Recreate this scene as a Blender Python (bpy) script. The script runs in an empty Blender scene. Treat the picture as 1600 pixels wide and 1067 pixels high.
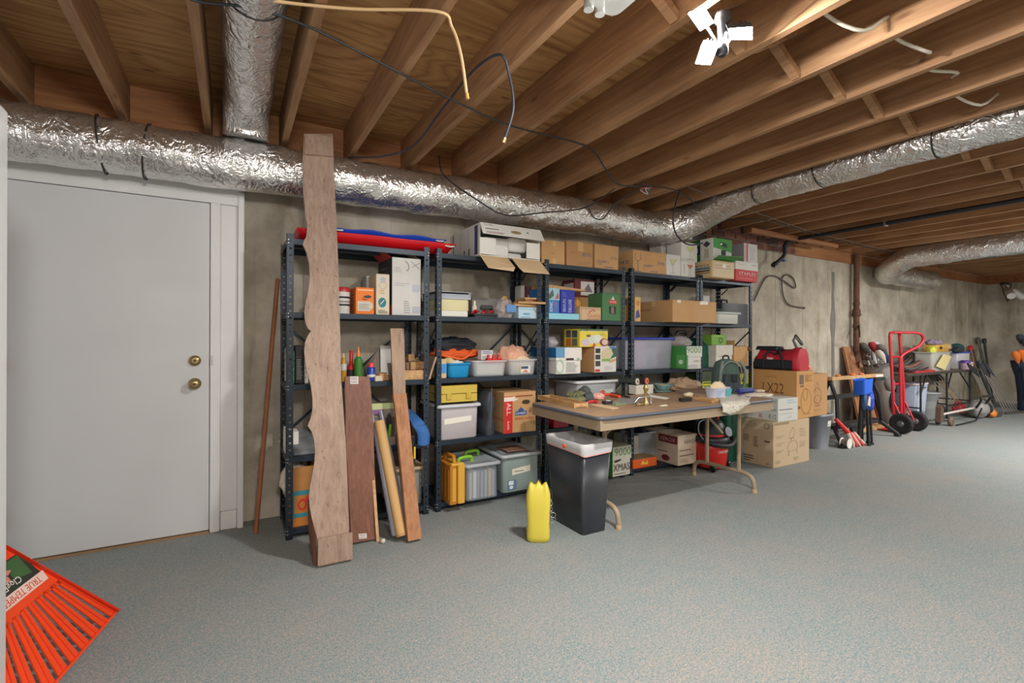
import bpy, bmesh, math, random
from mathutils import Vector, Matrix, noise
random.seed(7)
C = bpy.context.scene.collection
S = bpy.context.scene
# ------------------------------------------------------------------ camera
FPX = 755.0
YAW, ROLL, CAMZ = math.radians(29.95), math.radians(0.2), 1.21
FWD = Vector((math.sin(YAW), math.cos(YAW), 0))
RGT = Vector((math.cos(YAW), -math.sin(YAW), 0))
UPV = Vector((0, 0, 1))
CR = RGT*math.cos(ROLL) + UPV*math.sin(ROLL)
CU = UPV*math.cos(ROLL) - RGT*math.sin(ROLL)
CAM = Vector((0, 0, CAMZ))
cd = bpy.data.cameras.new('camera'); cam = bpy.data.objects.new('camera', cd); C.objects.link(cam)
cd.sensor_width = 36; cd.lens = 36*FPX/1600; cd.shift_y = -5.5/1600; cd.clip_start = 0.05
m = Matrix.Identity(4)
for i in range(3):
    m[i][0] = CR[i]; m[i][1] = CU[i]; m[i][2] = -FWD[i]; m[i][3] = CAM[i]
cam.matrix_world = m
S.camera = cam
# ------------------------------------------------------------------ world, lights, exposure
w = bpy.data.worlds.new('world'); S.world = w; w.use_nodes = True
w.node_tree.nodes['Background'].inputs[0].default_value = (0.75, 0.8, 0.9, 1)
w.node_tree.nodes['Background'].inputs[1].default_value = 0.25
S.view_settings.view_transform = 'Standard'; S.view_settings.look = 'None'
S.view_settings.exposure = 0.3; S.view_settings.gamma = 1.0; S.view_settings.use_curve_mapping = False
S.cycles.max_bounces = 8; S.cycles.diffuse_bounces = 5; S.cycles.transparent_max_bounces = 12
S.cycles.use_denoising = True
S.cycles.sample_clamp_indirect = 6
def lamp(kind, name, loc, power, col=(1, 1, 1), size=0.1, size_y=None, rot=(0, 0, 0)):
    l = bpy.data.lights.new(name, kind); l.energy = power; l.color = col
    if kind == 'AREA':
        l.shape = 'RECTANGLE'; l.size = size; l.size_y = size_y or size
    else:
        l.shadow_soft_size = size
    o = bpy.data.objects.new(name, l); o.location = loc; o.rotation_euler = rot; C.objects.link(o); return o
KEY = (1.0, 0.97, 0.93)
LED_A = (1.60, 1.19, 2.27)
LED_B = (7.3, 1.25, 2.27)
# area fills added to flatten the lighting, behind the camera and out of frame
for lx, ly, p in ((2.9, -1.3, 36), (5.6, -1.0, 70), (9.2, -0.6, 170)):
    lamp('AREA', 'fill_area_light', (lx, ly, 2.36), p, (1, 0.98, 0.95), 1.2, 0.5)
# point fill added behind the camera to brighten door, left floor and ceiling
lamp('POINT', 'fill_point_light', (0.15, -0.9, 2.12), 122, (1, 0.98, 0.95), 0.16)
# ------------------------------------------------------------------ pixel survey helpers (photo pixels -> points on real planes)
def ray(px, py): return FWD + CR*((px-800)/FPX) + CU*((528-py)/FPX)
def atY(px, py, Y): d = ray(px, py); return CAM + d*(Y/d.y)
def atX(px, py, X): d = ray(px, py); return CAM + d*(X/d.x)
def atZ(px, py, Z): d = ray(px, py); return CAM + d*((Z-CAMZ)/d.z)
def atP(px, py, p0, n): d = ray(px, py); n = Vector(n); return CAM + d*((Vector(p0)-CAM).dot(n)/d.dot(n))
def atT(px, py, t): return CAM + ray(px, py)*t
def xY(px, Y): return atY(px, 528, Y).x
# ------------------------------------------------------------------ materials
def lin(c):
    return tuple(((v/255)/12.92 if v/255 <= 0.04045 else ((v/255+0.055)/1.055)**2.4) for v in c) + (1,)
_m = {}
def mat(col, rough=0.6, metal=0.0, alpha=1.0, var=0.0, vscale=6.0, bump=0.0, bscale=60, emit=0.0, coat=0.0):
    key = (tuple(col), rough, metal, alpha, var, vscale, bump, bscale, emit, coat)
    if key in _m: return _m[key]
    M = bpy.data.materials.new('mat_%d' % len(_m)); M.use_nodes = True
    nt = M.node_tree; b = nt.nodes['Principled BSDF']
    c = lin(col)
    b.inputs['Base Color'].default_value = c; b.inputs['Roughness'].default_value = rough
    b.inputs['Metallic'].default_value = metal; b.inputs['Alpha'].default_value = alpha
    b.inputs['Coat Weight'].default_value = coat
    if emit:
        b.inputs['Emission Color'].default_value = (1, 0.98, 0.95, 1); b.inputs['Emission Strength'].default_value = emit
    if var or bump:
        tc = nt.nodes.new('ShaderNodeTexCoord')
    if var:
        n = nt.nodes.new('ShaderNodeTexNoise'); n.inputs['Scale'].default_value = vscale; n.inputs['Detail'].default_value = 5
        nt.links.new(tc.outputs['Object'], n.inputs['Vector'])
        r = nt.nodes.new('ShaderNodeValToRGB')
        r.color_ramp.elements[0].position = 0.3; r.color_ramp.elements[1].position = 0.7
        r.color_ramp.elements[0].color = tuple(v*(1-var) for v in c[:3])+(1,)
        r.color_ramp.elements[1].color = tuple(min(1, v*(1+var)) for v in c[:3])+(1,)
        nt.links.new(n.outputs['Fac'], r.inputs['Fac']); nt.links.new(r.outputs['Color'], b.inputs['Base Color'])
    if bump:
        n2 = nt.nodes.new('ShaderNodeTexNoise'); n2.inputs['Scale'].default_value = bscale; n2.inputs['Detail'].default_value = 4
        nt.links.new(tc.outputs['Object'], n2.inputs['Vector'])
        bp = nt.nodes.new('ShaderNodeBump'); bp.inputs['Strength'].default_value = bump; bp.inputs['Distance'].default_value = 0.01
        nt.links.new(n2.outputs['Fac'], bp.inputs['Height']); nt.links.new(bp.outputs['Normal'], b.inputs['Normal'])
    _m[key] = M
    return M
class NT:
    def __init__(s, name):
        s.M = bpy.data.materials.new(name); s.M.use_nodes = True; s.t = s.M.node_tree; s.b = s.t.nodes['Principled BSDF']
        s.tc = s.t.nodes.new('ShaderNodeTexCoord')
    def n(s, k, **kw):
        o = s.t.nodes.new(k)
        for a, v in kw.items():
            if a in o.inputs: o.inputs[a].default_value = v
            else: setattr(o, a, v)
        return o
    def l(s, a, b): s.t.links.new(a, b)
    def coords(s, scale, src='Object', rnd=False):
        mp = s.n('ShaderNodeMapping'); mp.inputs['Scale'].default_value = scale
        if rnd:
            oi = s.n('ShaderNodeObjectInfo'); mu = s.n('ShaderNodeMath', operation='MULTIPLY'); mu.inputs[1].default_value = 37.0
            s.l(oi.outputs['Random'], mu.inputs[0])
            va = s.n('ShaderNodeVectorMath', operation='ADD'); s.l(s.tc.outputs[src], va.inputs[0]); s.l(mu.outputs[0], va.inputs[1])
            s.l(va.outputs[0], mp.inputs['Vector'])
        else: s.l(s.tc.outputs[src], mp.inputs['Vector'])
        return mp.outputs[0]
    def noise(s, vec, scale, detail=5, rough=0.55, dist=0.0):
        n = s.n('ShaderNodeTexNoise'); n.inputs['Scale'].default_value = scale; n.inputs['Detail'].default_value = detail
        n.inputs['Roughness'].default_value = rough; n.inputs['Distortion'].default_value = dist
        s.l(vec, n.inputs['Vector']); return n.outputs['Fac']
    def ramp(s, fac, stops):
        r = s.n('ShaderNodeValToRGB'); e = r.color_ramp.elements
        while len(e) < len(stops): e.new(0.5)
        for i, (p, c) in enumerate(stops):
            e[i].position = p; e[i].color = lin(c) if len(c) == 3 and max(c) > 1 else tuple(c)+((1,) if len(c) == 3 else ())
        s.l(fac, r.inputs['Fac']); return r.outputs['Color']
    def mix(s, fac, a, b, mode='MIX'):
        x = s.n('ShaderNodeMix', data_type='RGBA', blend_type=mode)
        if isinstance(fac, (int, float)): x.inputs[0].default_value = fac
        else: s.l(fac, x.inputs[0])
        for i, v in ((6, a), (7, b)):
            if isinstance(v, tuple): x.inputs[i].default_value = v
            else: s.l(v, x.inputs[i])
        return x.outputs[2]
    def bump(s, h, strength=0.3, dist=0.01):
        bp = s.n('ShaderNodeBump'); bp.inputs['Strength'].default_value = strength; bp.inputs['Distance'].default_value = dist
        s.l(h, bp.inputs['Height']); s.l(bp.outputs[0], s.b.inputs['Normal'])
    def out(s, col, rough=0.7, metal=0.0):
        if isinstance(col, tuple): s.b.inputs['Base Color'].default_value = col
        else: s.l(col, s.b.inputs['Base Color'])
        s.b.inputs['Roughness'].default_value = rough; s.b.inputs['Metallic'].default_value = metal; return s.M
def wood_mat(name, light, mid, dark, scale, rnd=True, knots=True, rough=0.7, speck=False):
    """grain runs along the axis with the small number in scale"""
    t = NT(name); v = t.coords(scale, rnd=rnd)
    g = t.noise(v, 1.0, 6, 0.6, 1.2)
    c = t.ramp(g, [(0.28, dark), (0.5, mid), (0.72, light)])
    v2 = t.coords((1, 1, 1), rnd=rnd)
    big = t.noise(v2, 1.7, 3)
    c = t.mix(0.35, c, t.ramp(big, [(0.3, dark), (0.7, light)]))
    if knots:
        vk = t.coords(tuple(max(1.2, s*0.16) for s in scale), rnd=rnd)
        vo = t.n('ShaderNodeTexVoronoi'); vo.inputs['Scale'].default_value = 1.6; t.l(vk, vo.inputs['Vector'])
        k = t.ramp(vo.outputs['Distance'], [(0.03, (0.35, 0.22, 0.12)), (0.10, (1, 1, 1))])
        c = t.mix(0.75, c, k, 'MULTIPLY')
    if speck:
        sp = t.noise(t.coords((1, 1, 0.35), rnd=rnd), 70, 3, .7); c = t.mix(0.8, c, t.ramp(sp, [(0.30, (0.40, 0.36, 0.36)), (0.40, (1, 1, 1))]), 'MULTIPLY')
    t.bump(g, 0.15, 0.004)
    return t.out(c, rough)
def m_carpet():
    t = NT('carpet'); v = t.coords((1, 1, 1))
    f1 = t.noise(v, 150, 3, 0.75); f2 = t.noise(v, 62, 3, 0.7); f3 = t.noise(v, 1.3, 5); f4 = t.noise(v, 9, 4)
    a = t.ramp(f1, [(0.34, (44, 88, 96)), (0.44, (102, 132, 140)), (0.54, (154, 152, 148)), (0.64, (214, 200, 184))])
    b = t.ramp(f2, [(0.36, (56, 120, 124)), (0.5, (128, 140, 144)), (0.63, (186, 164, 146))])
    c = t.mix(0.38, a, b)
    d = t.ramp(f3, [(0.35, (112, 140, 140)), (0.5, (132, 142, 144)), (0.65, (154, 148, 134))])
    c = t.mix(0.24, c, d)
    e = t.ramp(f4, [(0.35, (108, 134, 138)), (0.65, (160, 150, 142))]); c = t.mix(0.14, c, e)
    c = t.mix(1.0, c, (0.95, 0.91, 0.90, 1), 'MULTIPLY')
    t.bump(f1, 0.6, 0.006)
    return t.out(c, 0.95)
def m_concrete():
    t = NT('concrete'); v = t.coords((1, 1, 1)); vs = t.coords((3.2, 3.2, 0.55))
    n1 = t.noise(v, 2.2, 8, 0.65); n2 = t.noise(vs, 1.6, 6, 0.6, 0.6); n3 = t.noise(v, 45, 4, 0.7)
    c = t.ramp(n1, [(0.3, (146, 138, 124)), (0.5, (178, 170, 155)), (0.7, (204, 197, 183))])
    st = t.ramp(n2, [(0.27, (0.60, 0.56, 0.48)), (0.42, (0.93, 0.91, 0.87)), (0.55, (1, 1, 1))])
    c = t.mix(0.85, c, st, 'MULTIPLY')
    sp = t.ramp(n3, [(0.27, (0.45, 0.42, 0.38)), (0.38, (1, 1, 1))])
    c = t.mix(0.5, c, sp, 'MULTIPLY')
    t.bump(n3, 0.25, 0.006)
    return t.out(c, 0.9)
def m_ply():
    t = NT('plywood'); v1 = t.coords((1, 1, 1))
    n = t.noise(t.coords((0.55, 2.6, 1)), 1.0, 2, 0.45, 0.5)
    mu = t.n('ShaderNodeMath', operation='MULTIPLY'); t.l(n, mu.inputs[0]); mu.inputs[1].default_value = 16.0
    fr = t.n('ShaderNodeMath', operation='PINGPONG'); t.l(mu.outputs[0], fr.inputs[0]); fr.inputs[1].default_value = 0.5
    c = t.ramp(fr.outputs[0], [(0.0, (128, 84, 44)), (0.17, (176, 130, 80)), (0.5, (202, 160, 106))])
    g = t.noise(t.coords((2.0, 60, 1)), 1.0, 4, 0.6)
    c = t.mix(0.35, c, t.ramp(g, [(0.35, (140, 96, 54)), (0.6, (206, 164, 110))]))
    vo = t.n('ShaderNodeTexVoronoi'); vo.inputs['Scale'].default_value = 2.0; t.l(t.coords((1.2, 3.2, 1)), vo.inputs['Vector'])
    k = t.ramp(vo.outputs['Distance'], [(0.045, (0.2, 0.12, 0.06)), (0.10, (1, 1, 1))])
    c = t.mix(0.85, c, k, 'MULTIPLY')
    nb = t.noise(v1, 1.6, 4); c = t.mix(0.25, c, t.ramp(nb, [(0.35, (130, 86, 46)), (0.65, (210, 166, 108))]))
    return t.out(c, 0.75)
def m_foil():
    t = NT('foil'); v = t.coords((1, 1, 1))
    def ridge(vec, sc, det, dist):
        n = t.noise(vec, sc, det, .55, dist); a = t.n('ShaderNodeMath', operation='SUBTRACT'); t.l(n, a.inputs[0]); a.inputs[1].default_value = .5
        b = t.n('ShaderNodeMath', operation='ABSOLUTE'); t.l(a.outputs[0], b.inputs[0]); return b.outputs[0]
    r1 = ridge(t.coords((1.0, 0.7, 0.7)), 13, 2, 1.2); r2 = ridge(v, 34, 2, .8)
    h = t.n('ShaderNodeMath', operation='MULTIPLY_ADD'); t.l(r2, h.inputs[0]); h.inputs[1].default_value = 0.35; t.l(r1, h.inputs[2])
    t.bump(h.outputs[0], 0.75, 0.03)
    return t.out(lin((232, 231, 229)), 0.2, 0.9)
CARPET, CONC, PLY, FOIL = m_carpet(), m_concrete(), m_ply(), m_foil()
JOIST = wood_mat('joist_wood', (186, 146, 104), (160, 119, 83), (118, 82, 56), (26, 1.6, 26))
RIM = wood_mat('rim_wood', (182, 130, 84), (160, 106, 64), (118, 72, 44), (1.6, 26, 26))
BOARD = wood_mat('grey_brown_board', (186, 162, 144), (166, 140, 122), (132, 108, 94), (34, 34, 2.0), knots=False, rough=0.65, speck=True)
REDBOARD = wood_mat('red_brown_board', (146, 96, 72), (122, 76, 56), (84, 50, 38), (40, 40, 2.0), knots=False, rough=0.55)
LUMBER = wood_mat('orange_lumber', (192, 142, 102), (172, 118, 80), (122, 78, 52), (36, 36, 2.2))
GREYLUM = wood_mat('weathered_lumber', (186, 160, 138), (164, 136, 114), (112, 86, 72), (36, 36, 2.0))
PALEWOOD = wood_mat('pale_wood', (216, 180, 132), (196, 154, 104), (150, 106, 66), (30, 4, 30))
WHITEP = mat((222, 222, 222), 0.45, var=0.03, vscale=3)
SHELFM = mat((44, 56, 68), 0.42, 0.35)
CARD = mat((196, 154, 106), 0.8, var=0.06, vscale=5)
CARD2 = mat((182, 140, 94), 0.8, var=0.06, vscale=5)
CARD3 = mat((206, 178, 140), 0.8, var=0.05, vscale=5)
WHITE = mat((222, 220, 214), 0.7, var=0.03)
PAPER = mat((232, 228, 216), 0.8)
BLACK = mat((22, 23, 26), 0.5)
RUBBER = mat((30, 31, 33), 0.75)
CLEAR = mat((214, 220, 224), 0.22, alpha=0.42)
MILKY = mat((216, 218, 220), 0.32, alpha=0.72)
STEEL = mat((170, 172, 174), 0.3, 0.9)
RUST = mat((104, 72, 56), 0.8, 0.2, var=0.35, vscale=12)
TAPE = mat((206, 176, 128), 0.3)
# ------------------------------------------------------------------ mesh builder
class MB:
    def __init__(s, M=None): s.v = []; s.f = []; s.mi = []; s.sm = []; s.M = M or Matrix.Identity(4)
    def add(s, vs, fs, mi=0, smooth=False):
        o = len(s.v); s.v += [s.M @ Vector(p) for p in vs]
        for f in fs: s.f.append([i+o for i in f]); s.mi.append(mi); s.sm.append(smooth)
        return s
    def box(s, a, b, mi=0, R=None, bev=0.0):
        x0, x1 = sorted((a[0], b[0])); y0, y1 = sorted((a[1], b[1])); z0, z1 = sorted((a[2], b[2]))
        if bev:
            e = min(bev, (x1-x0)*.45, (y1-y0)*.45, (z1-z0)*.45); pts = []
            def ring(i, z): return [(x0+i+e, y0+i, z), (x1-i-e, y0+i, z), (x1-i, y0+i+e, z), (x1-i, y1-i-e, z), (x1-i-e, y1-i, z), (x0+i+e, y1-i, z), (x0+i, y1-i-e, z), (x0+i, y0+i+e, z)]
            rs = ring(e*.6, z0)+ring(0, z0+e)+ring(0, z1-e)+ring(e*.6, z1)
            fs = [list(range(7, -1, -1)), list(range(24, 32))]
            for k in range(3):
                for j in range(8):
                    q = (j+1) % 8; fs.append([k*8+j, k*8+q, k*8+8+q, k*8+8+j])
            vs = rs
        else:
            vs = [(x0, y0, z0), (x1, y0, z0), (x1, y1, z0), (x0, y1, z0), (x0, y0, z1), (x1, y0, z1), (x1, y1, z1), (x0, y1, z1)]
            fs = [[3, 2, 1, 0], [4, 5, 6, 7], [0, 1, 5, 4], [1, 2, 6, 5], [2, 3, 7, 6], [3, 0, 4, 7]]
        if R is not None: vs = [R @ Vector(p) for p in vs]
        return s.add(vs, fs, mi)
    def prism(s, front, off, mi=0):
        """closed outline (list of points) extruded by vector off"""
        n = len(front); off = Vector(off); vs = [Vector(p) for p in front]; vs += [p+off for p in vs]
        fs = [list(range(n)), list(range(2*n-1, n-1, -1))]+[[(i+1) % n, i, n+i, n+(i+1) % n] for i in range(n)]
        return s.add(vs, fs, mi)
    def tube(s, pts, r, n=8, mi=0, caps=True, closed=False, smooth=True):
        pts = [Vector(p) for p in pts]; k = len(pts); rs = r if isinstance(r, (list, tuple)) else [r]*k
        vs = []; fs = []; up = None
        for i, p in enumerate(pts):
            a = pts[i-1] if (i > 0 or closed) else p; b = pts[(i+1) % k] if (i < k-1 or closed) else p
            d = (b-a)
            d = d.normalized() if d.length > 1e-9 else Vector((0, 0, 1))
            if up is None: up = Vector((0, 0, 1)) if abs(d.z) < 0.9 else Vector((1, 0, 0))
            sx = d.cross(up)
            if sx.length < 1e-6: sx = d.cross(Vector((1, 0.3, 0)))
            sx.normalize(); up = sx.cross(d).normalized()
            for j in range(n):
                t = 2*math.pi*j/n; vs.append(p+sx*(math.cos(t)*rs[i])+up*(math.sin(t)*rs[i]))
        for i in range(k if closed else k-1):
            for j in range(n):
                q = (j+1) % n; i2 = (i+1) % k; fs.append([i*n+j, i*n+q, i2*n+q, i2*n+j])
        s.add(vs, fs, mi, smooth)
        if caps and not closed:
            s.add(vs[:n], [list(range(n-1, -1, -1))], mi); s.add(vs[-n:], [list(range(n))], mi)
        return s
    def loft(s, rings, mi=0, cap0=True, cap1=True, smooth=True, closed=True):
        n = len(rings[0]); vs = [p for r in rings for p in r]; fs = []
        for i in range(len(rings)-1):
            for j in range(n if closed else n-1):
                q = (j+1) % n; fs.append([i*n+j, i*n+q, i*n+n+q, i*n+n+j])
        s.add(vs, fs, mi, smooth)
        if cap0: s.add(rings[0], [list(range(n-1, -1, -1))], mi)
        if cap1: s.add(rings[-1], [list(range(n))], mi)
        return s
    def lathe(s, prof, c=(0, 0, 0), n=20, mi=0, R=None, cap0=True, cap1=True, smooth=True):
        rings = []
        for r, z in prof:
            ring = [Vector((r*math.cos(2*math.pi*j/n), r*math.sin(2*math.pi*j/n), z)) for j in range(n)]
            if R is not None: ring = [R @ p for p in ring]
            rings.append([p+Vector(c) for p in ring])
        return s.loft(rings, mi, cap0, cap1, smooth)
    def blob(s, c, sz, amp=0.15, seed=0, fr=3.0, n=18, mi=0, flat=0.0):
        """crumpled rounded lump; flat cuts the lower part level"""
        rings = []; c = Vector(c)
        for i in range(1, n):
            th = math.pi*i/n; ring = []
            for j in range(n*2):
                ph = 2*math.pi*j/(n*2)
                d = Vector((math.sin(th)*math.cos(ph), math.sin(th)*math.sin(ph), -math.cos(th)))
                k = 1+amp*0.8*noise.noise(d*fr+Vector((seed*7.1, seed*3.3, seed))) + amp*1.0*(0.22-abs(noise.noise(d*fr*1.6+Vector((seed, 2, 5)))))+amp*.25*noise.noise(d*fr*5+Vector((3, seed, 1)))
                p = Vector((d.x*sz[0]*k, d.y*sz[1]*k, d.z*sz[2]*k))
                if p.z < -sz[2]*(1-flat): p.z = -sz[2]*(1-flat)
                ring.append(c+p)
            rings.append(ring)
        return s.loft(rings, mi)
    def build(s, name, mats, parent=None, inv=None):
        me = bpy.data.meshes.new(name)
        vs = s.v if inv is None else [inv @ p for p in s.v]
        me.from_pydata([tuple(p) for p in vs], [], s.f)
        if not isinstance(mats, (list, tuple)): mats = [mats]
        for x in mats: me.materials.append(x)
        me.polygons.foreach_set('material_index', s.mi); me.polygons.foreach_set('use_smooth', s.sm)
        bm = bmesh.new(); bm.from_mesh(me); bmesh.ops.recalc_face_normals(bm, faces=bm.faces); bm.to_mesh(me); bm.free()
        me.update()
        o = bpy.data.objects.new(name, me); C.objects.link(o)
        if parent is not None: o.parent = parent
        return o
INV = {}
def tag(o, label, cat, group=None, kind=None):
    o['label'] = label; o['category'] = cat
    if group: o['group'] = group
    if kind: o['kind'] = kind
    return o
def thing(name, label, cat, loc=(0, 0, 0), rotz=0.0, group=None):
    o = bpy.data.objects.new(name, None); C.objects.link(o); o.empty_display_size = 0.05
    o.location = loc; o.rotation_euler = (0, 0, rotz)
    INV[o] = (Matrix.Translation(Vector(loc)) @ Matrix.Rotation(rotz, 4, 'Z')).inverted()
    return tag(o, label, cat, group)
def wpart(mb, name, mats, root, parent=None):
    """mb holds world coordinates; the mesh is stored in the thing's own frame"""
    o = mb.build(name, mats, parent or root, INV[root]); return o
def struct(o): o['kind'] = 'structure'; return o
def rr(x0, x1, y0, y1, r, z, k=3):
    """rounded rectangle ring"""
    out = []; r = min(r, (x1-x0)/2.01, (y1-y0)/2.01)
    for cx, cy, a in ((x1-r, y1-r, 0), (x0+r, y1-r, 90), (x0+r, y0+r, 180), (x1-r, y0+r, 270)):
        for i in range(k+1):
            t = math.radians(a+90*i/k); out.append((cx+r*math.cos(t), cy+r*math.sin(t), z))
    return out
def smooth_path(pts, k=6):
    pts = [Vector(p) for p in pts]; out = []
    for i in range(len(pts)-1):
        p0 = pts[max(0, i-1)]; p1 = pts[i]; p2 = pts[i+1]; p3 = pts[min(len(pts)-1, i+2)]
        for j in range(k):
            t = j/k
            out.append(0.5*((2*p1)+(p2-p0)*t+(2*p0-5*p1+4*p2-p3)*t*t+(3*p1-p0-3*p2+p3)*t**3))
    out.append(pts[-1]); return out
_tx = {}
def text_geo(sx):
    if sx in _tx: return _tx[sx]
    cu = bpy.data.curves.new('t', 'FONT'); cu.body = sx; cu.resolution_u = 2
    o = bpy.data.objects.new('t', cu); C.objects.link(o)
    dg = bpy.context.evaluated_depsgraph_get(); ev = o.evaluated_get(dg); me = ev.to_mesh()
    vs = [(v.co.x, v.co.y) for v in me.vertices]; fs = [list(p.vertices) for p in me.polygons]
    ev.to_mesh_clear(); bpy.data.objects.remove(o); bpy.data.curves.remove(cu)
    x0 = min(v[0] for v in vs); x1 = max(v[0] for v in vs); y0 = min(v[1] for v in vs); y1 = max(v[1] for v in vs)
    _tx[sx] = ([((a-x0)/(x1-x0), (b-y0)/(y1-y0)) for a, b in vs], fs); return _tx[sx]
def prints(items, o, u, v, n, name, parent, root_inv=None):
    """flat print on a face: o corner, u and v full edge vectors, n unit normal. One mesh, several inks."""
    o, u, v, n = Vector(o), Vector(u), Vector(v), Vector(n); mb = MB(); mats = []
    def mi(c, rough=0.6):
        M_ = mat(c, rough)
        if M_ not in mats: mats.append(M_)
        return mats.index(M_)
    for lvl, it in enumerate(items):
        off = n*(0.0008+0.00025*lvl); k = it[0]; c = mi(it[-1])
        P = lambda a, b: o+u*a+v*b+off
        if k == 'r': a, b, a2, b2 = it[1:5]; mb.add([P(a, b), P(a2, b), P(a2, b2), P(a, b2)], [[0, 1, 2, 3]], c)
        elif k == 'p': mb.add([P(a, b) for a, b in it[1]], [list(range(len(it[1])))], c)
        elif k == 'e':
            a, b, ra, rb = it[1:5]; mb.add([P(a+ra*math.cos(t*math.pi/10), b+rb*math.sin(t*math.pi/10)) for t in range(20)], [list(range(20))], c)
        elif k == 'o':
            a, b, ra, rb, w_ = it[1:6]; vs = []; fs = []
            for t in range(20):
                ct, st = math.cos(t*math.pi/10), math.sin(t*math.pi/10)
                vs += [P(a+ra*ct, b+rb*st), P(a+ra*(1-w_)*ct, b+rb*(1-w_)*st)]; q = (t+1) % 20
                fs.append([2*t, 2*q, 2*q+1, 2*t+1])
            mb.add(vs, fs, c)
        elif k == 'l':
            pts, wd = it[1], it[2]
            for (a, b), (a2, b2) in zip(pts, pts[1:]):
                p, q = P(a, b), P(a2, b2); d = (q-p)
                if d.length < 1e-6: continue
                sd = d.normalized().cross(n)*wd/2; mb.add([p-sd, q-sd, q+sd, p+sd], [[0, 1, 2, 3]], c)
        elif k == 'rows':
            a, b, a2, b2, cnt = it[1:6]; rnd = random.Random(cnt*7+int(a*100))
            for i in range(cnt):
                y = b2-(b2-b)*(i+0.3)/cnt; h = (b2-b)/cnt*0.4; e = a+(a2-a)*rnd.uniform(0.6, 1)
                mb.add([P(a, y-h), P(e, y-h), P(e, y), P(a, y)], [[0, 1, 2, 3]], c)
        elif k == 't':
            sx, a, b, a2, b2 = it[1:6]; vs, fs = text_geo(sx)
            mb.add([P(a+(a2-a)*x, b+(b2-b)*y) for x, y in vs], fs, c)
        elif k == 'tv':   # text running upwards
            sx, a, b, a2, b2 = it[1:6]; vs, fs = text_geo(sx)
            mb.add([P(a2-(a2-a)*y, b+(b2-b)*x) for x, y in vs], fs, c)
        elif k == 'td':   # text running downwards
            sx, a, b, a2, b2 = it[1:6]; vs, fs = text_geo(sx)
            mb.add([P(a+(a2-a)*y, b2-(b2-b)*x) for x, y in vs], fs, c)
    me = mb.build(name, mats, parent, root_inv)
    return me
# ================================================================== the room
YW = 3.62
fl = MB().box((-1.4, -2.8, -0.06), (13.0, YW, 0)).build('floor', CARPET); struct(fl)
wb = MB().box((0.055, YW, 0), (13.0, YW+0.2, 2.30)).build('wall_back', CONC); struct(wb)
sb = MB()
# form seams: thin proud fins of concrete left between the wall forms
x = 0.42
k = 0
while x < 12.8:
    mb = MB(); pts = []
    rnd = random.Random(k)
    prof = []
    for i in range(13):
        z = 2.29*i/12; wd = 0.006+0.004*rnd.random(); prof.append((z, wd))
    vs = []
    for z, wd in prof: vs += [(x-wd, YW+0.001, z), (x, YW-0.004-0.003*rnd.random(), z), (x+wd, YW+0.001, z)]
    fs = []
    for i in range(12):
        for j in range(2): fs.append([i*3+j, i*3+j+1, i*3+3+j+1, i*3+3+j])
    mb.add(vs, fs); mb.build('form_seam', CONC, wb); x += 0.61; k += 1
# long grey repaired crack
mb = MB(); rnd = random.Random(3); xa = xY(1301, YW)
L = []; R_ = []
for i in range(15):
    z = 0.0+2.15*i/14; wob = rnd.uniform(-.012, .012); wd = 0.035 + (0.03 if 9 <= i <= 10 else 0)+rnd.uniform(-.008, .008)
    L.append((xa-wd+wob, YW-0.004, z)); R_.append((xa+wd+wob, YW-0.004, z))
vs = L+R_+[(xa+(p[0]-xa)*.4, YW-0.012, p[2]) for p in L]
fs = []
for i in range(14): fs += [[i, i+1, 30+i+1, 30+i], [30+i, 30+i+1, 15+i+1, 15+i]]
mb.add(vs, fs); o = mb.build('crack_repair', mat((122, 118, 112), 0.8, var=0.12, vscale=9), wb)
wr_ = struct(MB().box((12.95, -2.8, 0), (13.15, YW, 2.30)).build('wall_right', CONC))
MB().box((12.93, -2.8, 2.301), (13.15, YW+.1, 2.69)).build('rim_board', RIM, wr_)
struct(MB().box((-1.4, -2.8, 0), (-1.33, YW+.15, 2.69)).build('wall_left', WHITEP))
struct(MB().box((-1.4, -2.95, 0), (13.15, -2.8, 2.69)).build('wall_front', CONC))
# white framed wall around the door
YD = 3.53
xl, xr = -1.035, -0.130
struct(MB().box((-1.33, YD+0.05, 0), (0.055, YW+0.1, 2.44)).build('wall_door', WHITEP))
ZD = 2.035
def trim(n, a, b, bev=0.004): return struct(MB().box(a, b, 0, None, bev).build('trim_%d' % n, WHITEP))
trim(1, (-1.33, YD-0.012, ZD+0.004), (0.045, YD+0.05, 2.44))
trim(2, (-1.33, YD-0.012, 0), (xl-0.004, YD+0.05, ZD+0.004))
trim(3, (xr+0.004, YD-0.015, 0), (xr+0.058, YD+0.05, ZD+0.004))
trim(4, (xr+0.058, YD+0.004, 0.115), (xr+0.152, YD+0.05, ZD+0.004))
trim(5, (xr+0.060, YD-0.002, 0.0), (xr+0.150, YD+0.05, 0.113))
trim(6, (xr+0.152, YD-0.02, 0), (xr+0.187, YW, ZD+0.09))
struct(MB().box((xl, YD-0.02, 0), (xr, YD+0.05, 0.012)).build('door_sill', mat((150, 120, 84), 0.7, var=.2)))
door = struct(MB().box((xl, YD-0.008, 0.018), (xr, YD+0.036, ZD), 0, None, 0.002).build('door_1', mat((206, 207, 209), 0.42, var=0.02, vscale=2)))
BRASS = mat((176, 154, 112), 0.3, 0.85)
RY = Matrix.Rotation(math.radians(90), 3, 'X')
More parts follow.
